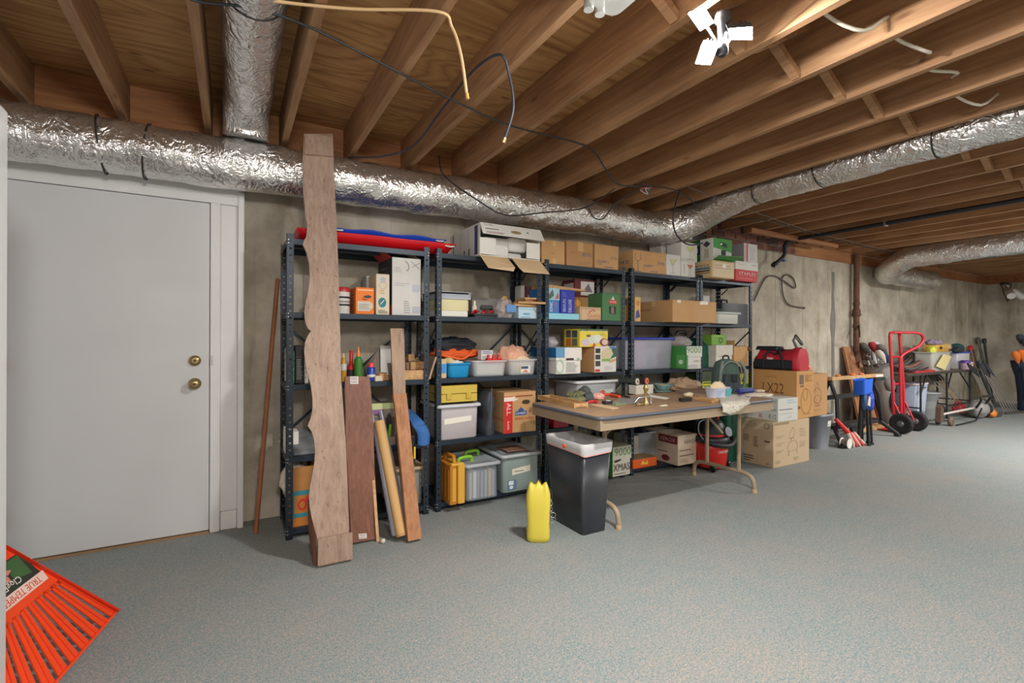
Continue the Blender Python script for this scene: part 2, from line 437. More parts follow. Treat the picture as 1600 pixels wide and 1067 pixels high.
for z, pr, nm in ((0.925, ((.034, 0), (.034, .006), (.014, .010), (.013, .030), (.027, .038), (.030, .052), (.024, .062), (.012, .064)), 'door_knob'),
                  (1.065, ((.033, 0), (.033, .008), (.026, .020), (.014, .022)), 'deadbolt')):
    k_ = MB().lathe(pr, (-0.204, YD-0.008, z), 20, 0, RY).build(nm, BRASS, door)
    MB().lathe(((.009, 0), (.009, .003)), (-0.204, YD-0.008-pr[-1][1], z), 10, 0, RY).build('key_slot', mat((90, 78, 56), .4, .8), k_)
MB().box((xr+0.006, YD-0.018, 1.035), (xr+0.02, YD-0.015, 1.095)).build('strike_plate', STEEL, door)
for z in (0.25, 1.05, 1.855):
    h = MB().box((xl-0.012, YD-0.022, z-0.045), (xl+0.004, YD-0.007, z+0.045))
    for q in range(3): h.tube([(xl-0.002, YD-0.024, z-0.045+0.03*q+.002), (xl-0.002, YD-0.024, z-0.045+0.03*q+.028)], 0.006, 8)
    h.build('hinge', BRASS, door)
# ceiling: plywood, joists, rim, bridging
ZJ, ZP = 2.44, 2.675
ce = struct(MB().box((-1.4, -2.8, ZP), (13.1, YW+0.15, ZP+0.02)).build('ceiling', PLY))
for yj in (-1.2, 1.15): MB().box((-1.4, yj, ZP-0.001), (13.1, yj+0.004, ZP+0.002)).build('panel_joint', mat((60, 40, 26), .9), ce)
me = MB().box((-0.019, -2.8, 0), (0.019, YW-0.06, ZP-ZJ), 0, None, 0.002)
jo = me.build('floor_joist', JOIST, ce); jx = []
i = 0
for k in range(-3, 33):
    X = -0.135+0.411*k
    if X < -1.33 or X > 12.9: continue
    jx.append(X)
    o = jo if i == 0 else jo.copy()
    if i: C.objects.link(o)
    o.location = (X, 0, ZJ); i += 1
MB().box((-1.4, YW-0.06, ZJ), (4.55, YW-0.02, ZP)).build('rim_board', RIM, ce)
MB().box((6.3, YW-0.06, ZJ), (13.1, YW-0.02, ZP)).build('rim_board', RIM, ce)
MB().box((-1.4, YW-0.10, ZJ-0.04), (4.55, YW+0.1, ZJ-0.001)).build('sill_plate', RIM, ce)
MB().box((6.3, YW-0.02, 2.301), (13.1, YW+0.15, ZJ-0.001)).build('sill_plate', RIM, ce)
MB().box((4.95, 3.30, ZJ-0.055), (6.75, 3.345, ZJ-0.001)).build('ledger_board', RIM, ce)
br0 = None
for X0, X1 in zip(jx, jx[1:]):
    for sgn in (0, 1):
        if br0 is None:
            a, b = Vector((0.021, 0, 0.015)), Vector((0.390, 0, 0.225)); d = (b-a).normalized(); nz = Vector((-d.z, 0, d.x))*0.016
            br0 = MB().prism([a-nz, b-nz, b+nz, a+nz], (0, 0.04, 0)).build('bridging_strip', JOIST, ce); me0 = br0.data
            o = br0; a, b = Vector((0.390, 0.045, 0.015)), Vector((0.021, 0.045, 0.225)); d = (b-a).normalized(); nz = Vector((-d.z, 0, d.x))*0.016
            bs1 = MB().prism([a-nz, b-nz, b+nz, a+nz], (0, 0.04, 0)).build('bridging_strip', JOIST, ce); bs1.location = (X0, 1.25, ZJ); me1 = bs1.data
            o.location = (X0, 1.25, ZJ); break
        o = (br0 if sgn == 0 else bs1).copy(); C.objects.link(o); o.location = (X0, 1.25, ZJ)
# bricks on the wall top
BR = [mat(c, 0.9, var=0.2, vscale=20) for c in ((112, 70, 60), (94, 62, 56), (128, 84, 70), (84, 66, 60))]
mort = struct(MB().box((4.55, YW-0.015, 2.301), (6.3, YW+0.15, ZP-0.001)).build('trim_7', mat((140, 130, 118), .9, var=.15, bump=.4)))
rnd = random.Random(4); bme = None
for cz in range(5):
    xx = 4.56-(0.1 if cz % 2 else 0)
    while xx < 6.28:
        a, b = max(4.555, xx), min(6.295, xx+0.195)
        if b-a > 0.05:
            MB().box((a, YW-0.03-rnd.uniform(0, .008), 2.31+0.073*cz), (b, YW-0.01, 2.31+0.073*cz+0.06), 0, None, 0.004).build('brick', rnd.choice(BR), mort)
        xx += 0.207
# ------------------------------------------------------------------ ducts
def duct(mb, path, r, seed, n=32, amp=0.06, mi=0, cap=True):
    pts = [Vector(p) for p in path]; rings = []; up = None; rl = r if isinstance(r, list) else [r]*len(pts)
    for i, p in enumerate(pts):
        a = pts[max(0, i-1)]; b = pts[min(len(pts)-1, i+1)]; d = (b-a).normalized(); r = rl[i]
        if up is None: up = Vector((0, 0, 1)) if abs(d.z) < .9 else Vector((1, 0, 0))
        sx = d.cross(up).normalized(); up = sx.cross(d).normalized(); ring = []
        for j in range(n):
            t = 2*math.pi*j/n; q = sx*math.cos(t)+up*math.sin(t)
            w_ = 1+amp*noise.noise(p*3.1+q*0.8+Vector((seed, 0, 0)))+amp*.75*noise.noise(p*9+q*2.6+Vector((0, seed, 0)))+amp*.9*(.18-abs(noise.noise(p*7+q*2.2+Vector((seed, 3, 1)))))+amp*.45*(.2-abs(noise.noise(p*19+q*5)))
            ring.append(p+q*r*w_)
        rings.append(ring)
    mb.loft(rings, mi, cap, cap); return mb
def line(a, b, n): a, b = Vector(a), Vector(b); return [a+(b-a)*(i/n) for i in range(n+1)]
def strap(mb, c, d, r, wd=0.012, mi=0):
    c = Vector(c); d = Vector(d).normalized(); up = Vector((0, 0, 1)) if abs(d.z) < .9 else Vector((1, 0, 0))
    s_ = d.cross(up).normalized(); u = s_.cross(d)
    mb.loft([[c+d*o+(s_*math.cos(t*math.pi/12)+u*math.sin(t*math.pi/12))*rr_ for t in range(24)] for o, rr_ in ((-wd, r*.98), (-wd, r), (wd, r), (wd, r*.98))], mi, False, False); return mb
STRAP = mat((40, 38, 36), .6)
YDU = 3.37
d1 = thing('insulated_duct', 'foil wrapped round duct running along the back wall above the door and shelves', 'duct', (1.4, YDU, 2.25))
p1 = line((-1.3, YDU, 2.24), (3.44, YDU-0.02, 2.275), 260)
el = [Vector((3.44+0.36*math.sin(a*math.pi/2/20), YDU-0.02-0.36*(1-math.cos(a*math.pi/2/20)), 2.275+.11*(a/20)**2)) for a in range(1, 21)]
p2 = [Vector((3.80, YDU-0.38-.04*k, 2.385+.07*math.sin(min(1, k/12)*math.pi/2))) for k in range(1, 13)]+line((3.79, YDU-0.9, 2.457), (3.78, -1.2, 2.46), 180)
rl_ = [.148]*len(p1)+[.148+.016*math.sin(a/20*math.pi) for a in range(1, 21)]+[.148-.028*k/12 for k in range(1, 13)]+[.12]*181
wpart(duct(MB(), p1+el+p2, rl_, 2.0, amp=.085), 'foil_sleeve', FOIL, d1)
for c, dd in (((-0.62, YDU, 2.245), (1, .04, .1)), ((-0.42, YDU, 2.245), (1, 0, -.1)), ((3.785, 2.446, 2.458), (0, 1, .15)), ((3.785, 1.966, 2.458), (.05, 1, -.1)), ((3.785, 1.27, 2.458), (0, 1, .1))):
    wpart(strap(MB(), c, dd, 0.155 if c[0] < 3 else .126, 0.004), 'strap', STRAP, d1)
d2 = thing('insulated_duct', 'short foil duct hanging between the joists above the white door', 'duct', (0.04, 2.5, 2.5))
pd = line((0.066, -0.4, 2.53), (0.066, 3.0, 2.53), 90)+[Vector((0.06, 3.0+0.22*math.sin(a*.22), 2.53-0.16*(1-math.cos(a*.22)))) for a in range(1, 8)]
wpart(duct(MB(), pd, 0.118, 9.0, amp=.05), 'foil_sleeve', FOIL, d2)
wpart(strap(MB(), (0.066, 2.05, 2.53), (0.12, 1, .2), 0.123, 0.004), 'strap', STRAP, d2)
d3 = thing('insulated_duct', 'far foil duct with an elbow against the wall right of the rusty pipe', 'duct', (8.4, YDU, 2.2))
YF = 3.40
pd = line((9.75, YF, 2.16), (8.4, YF, 2.17), 30)+[Vector((8.4-0.42*math.sin(a*.157), YF-0.42*(1-math.cos(a*.157)), 2.17+0.17*(1-math.cos(a*.157)))) for a in range(1, 11)]
pd += line(pd[-1], (8.0, -1.5, 2.44), 80)[1:]
wpart(duct(MB(), pd, 0.15, 5.0, amp=.09), 'foil_sleeve', FOIL, d3)
d4 = tag(duct(MB(), line((10.2, 3.3, 2.56), (10.2, -1.4, 2.56), 60), 0.115, 3.0, amp=.05).build('insulated_duct', mat((128, 150, 156), .45, .3, bump=.3)), 'dull blue grey duct tucked between joists at the far right', 'duct')
# ------------------------------------------------------------------ LED work lights
LENS = mat((255, 252, 246), 0.4, emit=1450.0)
LENS2 = mat((255, 252, 246), 0.4, emit=1500.0)
HOUS = mat((58, 58, 60), 0.5, 0.3)
def led(loc, lb, quads=None):
    t = thing('work_light', lb, 'ceiling light', loc)
    c = Vector(loc)
    base = MB().lathe(((.03, .168), (.03, .140), (.018, .132), (.016, .06), (.022, .05), (.022, .02), (.012, .01)), c, 16)
    wpart(base, 'lamp_base', HOUS, t)
    for k in range(3):
        if quads:
            q = quads[k]; n = Vector(q[1]).normalized(); p0 = atT(*q[2], q[3]); cs = [atP(a, b, p0, n) for a, b in q[0]]
        else:
            a = 2.1*k; out = Vector((math.cos(a), math.sin(a), 0)); s_ = Vector((-math.sin(a), math.cos(a), 0)); n = (out*.45+Vector((0, 0, -.9))).normalized()
            v = s_.cross(n); p0 = c+out*.095; cs = [p0-s_*.04-v*.03, p0+s_*.04-v*.03, p0+s_*.04+v*.03, p0-s_*.04+v*.03]
        p0 = sum(cs, Vector())/4
        hs = MB().prism([p0+(x_-p0)*1.06 for x_ in cs], -n*0.018)
        for q_ in range(4):
            a0 = cs[0].lerp(cs[1], .15+.22*q_); b0 = cs[3].lerp(cs[2], .15+.22*q_); w_ = (cs[1]-cs[0])*.05
            hs.prism([a0-n*.018, b0-n*.018, b0-n*.018+w_, a0-n*.018+w_], -n*.012)
        pn = wpart(hs, 'light_panel', HOUS, t)
        o = MB().add([x_+n*0.001 for x_ in cs], [[0, 1, 2, 3]]).build('lens', LENS if quads else LENS2, pn, INV[t])
        wpart(MB().tube([c+Vector((0, 0, .03)), p0-n*.03], 0.006, 8), 'hinge_arm', HOUS, t)
    return t
tA = 1.80
led(LED_A, 'lit three panel work light hanging below the joists', [
    (((1075, 21), (1097, 6), (1115, 35), (1094, 48)), (-.45, -.55, -.7), (1096, 27), 1.83),
    (((1138, 45), (1175, 42), (1175, 62), (1140, 61)), (.25, -.25, -.93), (1157, 52), 1.86),
    (((1097, 69), (1122, 71), (1110, 101), (1087, 99)), (-.5, .1, -.85), (1104, 84), 1.84)])
led(LED_B, 'second three panel work light farther along the ceiling')
# strip fixture, unlit, under the joists
fx = thing('strip_fixture', 'unlit clear covered strip light fixture at the top edge', 'ceiling light', (1.10, 0.7, 2.39))
wpart(MB().loft([rr(1.035, 1.165, 0.05, 1.30, .02, z, 2) for z in (2.44, 2.395)], 0), 'housing', mat((206, 206, 200), .45), fx)
wpart(MB().loft([rr(1.03, 1.17, 0.04, 1.31, .03, 2.394, 3), rr(1.035, 1.165, 0.05, 1.30, .03, 2.35, 3), rr(1.065, 1.135, 0.08, 1.27, .03, 2.315, 3)], 0), 'lens_cover', mat((226, 228, 226), .12, alpha=.55), fx)
for y in (0.09, 1.26):
    for xx in (1.03, 1.17): wpart(MB().box((xx-.008, y-.012, 2.375), (xx+.008, y+.012, 2.42), 0, None, .003), 'latch', STEEL, fx)
wpart(MB().tube([(1.10, .1, 2.365), (1.10, 1.25, 2.365)], .013, 10), 'lamp_tube', mat((236, 236, 232), .4), fx)
for xx in (1.075, 1.125):
    wpart(MB().lathe(((.018, 0), (.018, .045), (.01, .05)), (xx, 1.335, 2.36), 12, 0), 'end_clip', mat((190, 190, 184), .3), fx)
# ------------------------------------------------------------------ cables on the ceiling
def cable(pts, r, col, lb, nm='cable', k=6, cat='cable', rough=.5, tip=None):
    p = smooth_path(pts, k)
    if tip is None: return tag(MB().tube(p, r, 7).build(nm, mat(col, rough)), lb, cat)
    t = thing(nm, lb, cat, p[0]); wpart(MB().tube(p, r, 7), 'sheath', mat(col, rough), t)
    d = (p[-1]-p[-2]).normalized(); wpart(MB().tube([p[-1], p[-1]+d*.022], r*1.5, 8), 'connector', mat(tip, .3, .8), t); return t
ZC = 2.428
Z = lambda px, py, z=ZC: atZ(px, py, z)
cable([Z(255, -40), Z(300, 0), Z(390, 12), Z(478, 40), Z(590, 96), Z(705, 155), Z(800, 197), Z(915, 228), atT(945, 262, 3.3), atT(966, 288, 3.45), atT(1010, 291, 3.7), Z(1062, 300, 2.40), Z(1118, 340, 2.43), Z(1200, 345, 2.42), Z(1290, 372, 2.42), Z(1420, 400, 2.42)], .005, (34, 40, 46), 'long black cable running diagonally under the joists to the far right', k=5)
cable([Z(330, -12), Z(420, 1), Z(550, 14), Z(683, 18), atT(706, 42, 1.85), atT(720, 85, 1.86), atT(729, 146, 1.88)], .006, (206, 172, 126), 'tan coaxial cable dangling from a joist with a bare end', tip=(190, 150, 90))
cable([atT(545, 246, 3.2), atT(600, 244, 3.05), atT(648, 226, 2.95), atT(690, 172, 2.7), atT(738, 112, 2.3), atT(780, 85, 2.08), atT(795, 115, 2.1), atT(802, 168, 2.12), atT(789, 215, 2.14)], .006, (52, 54, 66), 'dark coaxial cable looped over a joist and hanging free', tip=(200, 170, 120))
cable([atT(686, 243, 3.45), atT(690, 268, 3.42), atT(708, 287, 3.40), atT(745, 312, 3.38), atT(790, 336, 3.42), atT(850, 332, 3.6), atT(915, 324, 3.75), atT(960, 295, 3.75)], .005, (30, 30, 34), 'black cable drooping in front of the foil duct')
cable([atT(920, 326, 3.75), atT(928, 340, 3.78), atT(943, 341, 3.8), atT(962, 318, 3.75), atT(1005, 285, 3.75), atT(1012, 240, 3.7)], .005, (38, 44, 50), 'small black cable loop beside the knot of wires')
cable([atT(1062, 298, 3.85), atT(1052, 335, 3.82), atT(1056, 365, 3.85), atT(1075, 382, 3.9), atT(1098, 380, 4.0)], .006, (36, 34, 36), 'black cable hanging in an arc in front of the duct elbow')
cable([Z(1075, 292, 2.42), Z(1150, 320, 2.42), Z(1240, 353, 2.42), Z(1300, 370, 2.42), Z(1400, 395, 2.42), Z(1530, 430, 2.42)], .004, (96, 90, 88), 'grey cable running beside the black one under the far joists')
for px, py, t_ in ((1012, 292, 3.7),):
    bn = thing('wire_bundle', 'knot of loose wires hanging where the cables meet', 'wires', atT(px, py, t_))
    c = atT(px, py, t_)
    for q, cc in enumerate(((200, 190, 186), (170, 60, 60), (60, 70, 90), (210, 208, 200))):
        rn = random.Random(q); wpart(MB().tube(smooth_path([c+Vector((rn.uniform(-.05, .05), rn.uniform(-.03, .03), rn.uniform(-.06, .05))) for _ in range(5)], 4), .003, 5), 'wire', mat(cc, .5), bn)
# white building cable threaded through the joists
pts = []
for i, (X0, X1) in enumerate(zip(jx[3:], jx[4:])):
    if X0 < .9 or X0 > 8: continue
    yy = 0.98+0.04*math.sin(i*2.1)
    pts += [(X0, yy, 2.535), (X0+.12, yy+.03, 2.50), (X0+.28, yy-.03, 2.455 if i % 3 else 2.50)]
cable(pts, .0075, (214, 206, 190), 'white building cable threaded through holes in the joists', k=4)
cable([(-.95, 1.0, 2.66), (-.74, 1.35, 2.60), (-.70, 1.42, 2.52), (-.82, 1.5, 2.47), (-1.1, 1.62, 2.45)], .0075, (216, 190, 146), 'tan cable end curling down at the upper left corner')
# black gas pipe along the joists with an elbow at the wall
gp = thing('gas_pipe', 'black iron pipe under the far joists dropping to a capped stub by the wall', 'pipe', (5.86, 3.4, 2.4))
xp = 5.86
wpart(MB().tube([(xp, -1.5, 2.412), (xp, 3.36, 2.412), (xp-.02, 3.42, 2.40), (xp-.03, 3.45, 2.36), (xp-.03, 3.45, 2.25), (xp-.05, 3.47, 2.20), (xp-.17, 3.49, 2.12)], .022, 10), 'pipe_run', mat((34, 36, 42), .5, .3), gp)
wpart(MB().tube([(xp, 3.33, 2.412), (xp-.01, 3.42, 2.405), (xp-.03, 3.455, 2.33)], .031, 10), 'elbow', mat((40, 42, 48), .5, .3), gp)
wpart(MB().tube([(xp-.16, 3.488, 2.128), (xp-.20, 3.496, 2.10)], .03, 10), 'end_cap', mat((30, 32, 36), .5, .3), gp)
wpart(MB().box((xp-.06, 3.44, 2.155), (xp-.02, 3.475, 2.175), 0, None, .004), 'valve_handle', mat((40, 96, 170), .5), gp)
for y in (-.4, 1.0, 2.4): wpart(MB().box((xp-.03, y, 2.385), (xp+.03, y+.02, 2.439)), 'pipe_clip', STEEL, gp)
# vertical rusty pipe
xq = xY(1338, 3.54)
vp = thing('vertical_pipe', 'rusty vertical drain pipe with a coupling standing against the concrete wall', 'pipe', (xq, 3.54, 0))
wpart(MB().tube([(xq, 3.54, 0), (xq, 3.54, 2.43)], .038, 14), 'pipe_run', RUST, vp)
for z, r, h in ((1.56, .062, .03), (1.585, .052, .11), (1.40, .046, .06), (1.72, .045, .05), (.9, .046, .06)): wpart(MB().lathe(((r*.9, -h/2), (r, -h/3), (r, h/3), (r*.9, h/2)), (xq, 3.54, z), 14), 'coupling', RUST, vp)
wpart(MB().tube([(xq-.02, 3.50, 1.40), (xq-.13, 3.44, 1.30), (xq-.15, 3.43, 1.24)], .012, 7), 'lever', mat((50, 44, 42), .6), vp)
wpart(MB().box((xq+.09, 3.585, 1.24), (xq+.15, 3.62, 1.33), 0, None, .006), 'bracket', mat((70, 62, 56), .7), vp)
# loop of cable fixed to the wall
W = lambda px, py, y=YW-.02: atY(px, py, y)
cable([W(1178, 470), W(1195, 436), W(1208, 431), W(1222, 437), W(1242, 450), W(1240, 436), W(1230, 429), W(1222, 436), W(1224, 462), W(1233, 476), W(1255, 481)], .009, (92, 80, 72), 'brown cable looped on the concrete wall beside the shelving', tip=(50, 44, 42))
# flood lights far right
ff = thing('flood_light', 'pair of small white floodlights under the ceiling in the far corner', 'ceiling light', atT(1570, 448, 9.0))
c = atT(1570, 445, 9.0); wpart(MB().lathe(((.07, 0), (.07, .03), (.05, .05)), c, 14), 'mount_plate', mat((60, 60, 62), .6), ff)
for dx in (-.16, .1):
    dv = Vector((dx*1.5, -.12, -.16)); wpart(MB().tube([c, c+dv*.6, c+dv*.65, c+dv*1.5], [.02, .02, .055, .06], 12), 'lamp_head', mat((228, 228, 224), .4), ff)
wpart(MB().tube(smooth_path([c+Vector((-.2, 0, 0)), c+Vector((-.1, -.05, -.28)), c+Vector((.2, 0, -.26)), c+Vector((.35, 0, .05))], 6), .008, 6), 'wire', mat((40, 40, 42), .6), ff)
# ================================================================== shelving
SF, SB = 3.16, 3.58
ZS = [0.06, 0.49, 0.925, 1.36, 1.80]
def post_mb(sx, sy):
    mb = MB(); wd, th, H = 0.038, 0.002, 1.83
    for ax in (0, 1):
        def bx(a, b, z0, z1):
            if ax == 0: mb.box((sx*a, 0, z0), (sx*b, sy*th, z1))
            else: mb.box((0, sy*a, z0), (sx*th, sy*b, z1))
        bx(0, .014, 0, H); bx(.026, wd, 0, H)
        n = 44; p = H/n
        for k in range(n): bx(.014, .026, k*p, k*p+p-0.011)
        bx(.014, .026, H-.011, H)
    mb.box((0, 0, -.0), (sx*wd*.9, sy*wd*.9, .012))
    return mb
def shelf_mb(wd):
    mb = MB(); d = SB-SF
    mb.box((.003, .003, -.0015), (wd-.003, d-.003, 0))
    mb.box((.003, .002, -.034), (wd-.003, .006, 0)); mb.box((.003, .002, -.034), (wd-.003, .016, -.031)); mb.box((.003, d-.006, -.034), (wd-.003, d-.002, 0))
    mb.box((.002, .003, -.034), (.006, d-.003, 0)); mb.box((wd-.006, .003, -.034), (wd-.002, d-.003, 0)); mb.box((.01, d*.5-.02, -.02), (wd-.01, d*.5+.02, -.0015))
    return mb
WD = 0.89; d = SB-SF
u0 = thing('shelving_unit', '', 'shelving', (0, SF, 0), 0, 'black steel shelving units along the back wall')
for X, sx in ((0, 1), (WD, -1)):
    for Y, sy in ((0, 1), (d, -1)):
        p = post_mb(sx, sy).build('post', SHELFM, u0); p.location = (X, Y, 0)
bolts = MB(); RXB = Matrix.Rotation(math.radians(90), 3, 'X'); RYB = Matrix.Rotation(math.radians(-90), 3, 'Y')
sm = None
for z in ZS:
    s_ = shelf_mb(WD).build('shelf', SHELFM, u0) if sm is None else sm.copy()
    if sm is None: sm = s_
    else: C.objects.link(s_)
    s_.location = (0, 0, z)
    for X, sx in ((0.009, 1), (WD-.009, -1)):
        for zz in (z-.008, z-.028):
            bolts.lathe(((.006, 0), (.006, .002), (.003, .004)), (X, 0, zz), 8, 0, RXB)
            bolts.lathe(((.006, 0), (.006, .002), (.003, .004)), (0 if sx > 0 else WD, .009, zz), 8, 0, RYB if sx > 0 else RYB.inverted())
b_ = bolts.build('bolt_heads', STEEL, u0); b_['kind'] = 'stuff'
def bar(a, b, wv, tv): 
    a, b, wv, tv = map(Vector, (a, b, wv, tv)); return MB().prism([a-wv, b-wv, b+wv, a+wv], tv)
bar((.015, d+.001, 1.30), (WD-.015, d+.001, .55), (0, 0, .011), (0, .003, 0)).build('cross_brace', SHELFM, u0)
bar((WD-.015, d+.005, 1.30), (.015, d+.005, .55), (0, 0, .011), (0, .003, 0)).build('cross_brace', SHELFM, u0)
for X in (.003, WD-.006):
    bar((X, .015, 1.30), (X, d-.015, .95), (0, 0, .010), (.003, 0, 0)).build('side_brace', SHELFM, u0)
    for Y, s_ in ((d-.04, -1),): bar((X, Y-.01, 1.70), (X, Y-.09, 1.76), (0, 0, .008), (.003, 0, 0)).build('corner_bracket', SHELFM, u0)
ULAB = ['first black steel shelving unit, beside the white door and behind the leaning boards', 'second black steel shelving unit from the door, with the red lettered carton on it',
        'third black steel shelving unit, behind the left end of the folding table', 'fourth black steel shelving unit, behind the middle of the folding table', 'last black steel shelving unit, nearest the bare concrete wall']
for i, (X, wd) in enumerate(((.273, .892), (1.218, .865), (2.12, .84), (3.03, .89), (3.935, .815))):
    if i == 0: r = u0
    else:
        r = u0.copy(); C.objects.link(r)
        for ch in list(u0.children):
            c_ = ch.copy(); C.objects.link(c_); c_.parent = r
    r.location = (X, SF, 0); r.scale = (wd/WD, 1, 1); r['label'] = ULAB[i]
# ------------------------------------------------------------------ container builders
def dims(pl, pr, pt, sh, y=3.19, z0=None):
    z0 = ZS[sh]+.001 if z0 is None else z0
    a, b = xY(pl, y), xY(pr, y); return a, b, z0, atY((pl+pr)/2, pt, y).z
def faces(w, d, h):
    return {'F': ((-w/2, -d/2, 0), (w, 0, 0), (0, 0, h), (0, -1, 0)), 'L': ((-w/2, d/2, 0), (0, -d, 0), (0, 0, h), (-1, 0, 0)),
            'R': ((w/2, -d/2, 0), (0, d, 0), (0, 0, h), (1, 0, 0)), 'T': ((-w/2, -d/2, h), (w, 0, 0), (0, d, 0), (0, 0, 1))}
def carton(nm, lb, D, y, dp, M_, P=None, tape=TAPE, lid=None, rot=0, cat='box', group=None, bev=.003, openbox=False):
    x0, x1, z0, z1 = D; w, h = x1-x0, z1-z0
    t = thing(nm, lb, cat, ((x0+x1)/2, y+dp/2, z0), math.radians(rot), group)
    if openbox:
        mb = MB(); e = .004
        for a, b in (((-w/2, -dp/2, 0), (w/2, dp/2, e)), ((-w/2, -dp/2, e), (w/2, -dp/2+e, h)), ((-w/2, dp/2-e, e), (w/2, dp/2, h)), ((-w/2, -dp/2+e, e), (-w/2+e, dp/2-e, h)), ((w/2-e, -dp/2+e, e), (w/2, dp/2-e, h))): mb.box(a, b)
        mb.build('box_body', M_, t)
    elif lid:
        lh, lm, ov = lid
        MB().box((-w/2+ov, -dp/2+ov, 0), (w/2-ov, dp/2-ov, h-.004), 0, None, bev).build('box_body', M_, t)
        l_ = MB(); e = ov*.9
        l_.box((-w/2, -dp/2, h-.004), (w/2, dp/2, h), 0, None, .002); l_.box((-w/2, -dp/2, h-lh), (w/2, -dp/2+e, h-.004)); l_.box((-w/2, dp/2-e, h-lh), (w/2, dp/2, h-.004))
        l_.box((-w/2, -dp/2+e, h-lh), (-w/2+e, dp/2-e, h-.004)); l_.box((w/2-e, -dp/2+e, h-lh), (w/2, dp/2-e, h-.004)); l_.build('box_lid', lm, t)
    else:
        MB().box((-w/2, -dp/2, 0), (w/2, dp/2, h-.004), 0, None, bev).build('box_body', M_, t)
        for a, b in ((-dp/2, -.0015), (.0015, dp/2)): MB().box((-w/2+.001, a, h-.004), (w/2-.001, b, h)).build('top_flap', M_, t)
        if tape:
            tp = MB().box((-w/2-.0006, -.024, h), (w/2+.0006, .024, h+.0007)); tp.box((-w/2-.0012, -.024, h-.05), (-w/2-.0002, .024, h+.0007)); tp.box((w/2+.0002, -.024, h-.05), (w/2+.0012, .024, h+.0007)); tp.build('packing_tape', tape, t)
    f = faces(w, dp, h)
    if P:
        for k, its in P.items(): prints(its, *f[k], 'printed_panel', t)
    return t
def tote(nm, lb, D, y, dp, M_, lid=None, taper=.90, r=.025, latch=None, label=None, cat='bin', group=None, rot=0, rim=.012, inner=None, handle=None, frontprint=None):
    x0, x1, z0, z1 = D; w, h = x1-x0, z1-z0; lh = 0.028 if lid else 0; hb = h-lh*.6
    t = thing(nm, lb, cat, ((x0+x1)/2, y+dp/2, z0), math.radians(rot), group)
    def R(s, z, o=0): return rr(-w/2*s-o, w/2*s+o, -dp/2*s-o, dp/2*s+o, r, z)
    q = 1-rim*2/min(w, dp)
    mb = MB().loft([R(taper*.97, 0), R(taper, .006), R(q, hb-.018), R(q, hb-.016), R(1, hb-.014), R(1, hb), R(q, hb), R(q*.985, hb-.004), R(taper*.975, .008)], 0, True, True)
    mb.build('bin_body', M_, t)
    if lid:
        lm = lid
        MB().loft([R(1, hb-.012, .004), R(1, hb-.012, .007), R(1, hb+.004, .007), R(.985, hb+.010), R(.90, hb+.010), R(.88, hb+.002), R(.5, hb+.004)], 0, True, True).build('bin_lid', lm, t)
    if latch:
        for sx in (-1, 1): MB().box((sx*w/2-.012*sx, -dp*.13, hb-.03), (sx*(w/2+.016), dp*.13, hb+.012), 0, None, .005).build('latch', latch, t)
    if handle:
        hh = MB().tube(smooth_path([(-w*.18, 0, hb+.004), (-w*.16, 0, hb+.03), (0, 0, hb+.036), (w*.16, 0, hb+.03), (w*.18, 0, hb+.004)], 4), .009, 8); hh.build('handle', handle, t)
    if frontprint:
        s0, s1 = taper, q
        o = Vector((-w/2*s0, -dp/2*s0-.001, 0)); prints(frontprint, o, (w*s0, 0, 0), (0, -dp/2*(s1-s0), hb-.02), (0, -1, 0), 'printed_label', t)
    return t
def lump(nm, lb, cat, c, sz, M_, amp=.25, seed=1, fr=3, n=16, flat=.5, group=None):
    return tag(MB().blob((c[0], c[1], c[2]+sz[2]*(1-flat)), sz, amp, seed, fr, n, 0, flat).build(nm, M_), lb, cat, group)
def bottle(nm, lb, c, prof, M_, cap, capm, band=None, bandm=None, group=None):
    t = thing(nm, lb, 'bottle', c, 0, group)
    MB().lathe(prof, (0, 0, 0), 16).build('bottle_body', M_, t); MB().lathe(cap, (0, 0, 0), 14).build('cap', capm, t)
    if band: MB().lathe(band, (0, 0, 0), 16, 0, None, False, False).build('paper_label', bandm, t)
    return t
DK = (60, 56, 52)
# ------------------------------------------------------------------ unit 1
# plastic sleds on the top shelf
def sled(nm, lb, x0, x1, y0, y1, z, hgt, col, seed, wav):
    rows = []; nx, ny = 26, 9
    for th in (0, .006):
        for j in range(ny):
            for i in range(nx):
                a = i/(nx-1); b = j/(ny-1); X = x0+(x1-x0)*a; Y = y0+(y1-y0)*b
                e = max(0, abs(b-.5)*2-.62)/.38; f = max(0, abs(a-.5)*2-.94)/.06
                rows.append((X, Y, z+.004+hgt*max(e**1.3, f**1.5)+wav*math.sin(a*17+seed)*(.3+e)+.01*math.sin(b*9)*wav*20*0+th))
    fs = []; N = nx*ny
    for j in range(ny-1):
        for i in range(nx-1):
            k = j*nx+i; fs.append([k, k+1, k+nx+1, k+nx]); fs.append([N+k+nx, N+k+nx+1, N+k+1, N+k])
    for i in range(nx-1):
        fs += [[i+1, i, N+i, N+i+1]]; k = (ny-1)*nx+i; fs += [[k, k+1, N+k+1, N+k]]
    for j in range(ny-1):
        k = j*nx; fs += [[k, k+nx, N+k+nx, N+k]]; k += nx-1; fs += [[k+nx, k, N+k, N+k+nx]]
    t = thing(nm, lb, 'sled', ((x0+x1)/2, (y0+y1)/2, z))
    wpart(MB().add(rows, fs, 0, True), 'sled_shell', mat(col, .28), t)
    for X in (x0+.09, x1-.09): wpart(MB().tube(smooth_path([(X, y0+.02, z+hgt), (X+.04, y0-.006, z+hgt*.8), (X+.08, y0+.02, z+hgt)], 4), .006, 6), 'pull_cord', mat((230, 226, 220), .8), t)
sled('toboggan', 'red plastic toboggan lying on the top of the first shelving unit', .33, 1.37, 3.17, 3.56, 1.801, .062, (214, 26, 34), 0, .001)
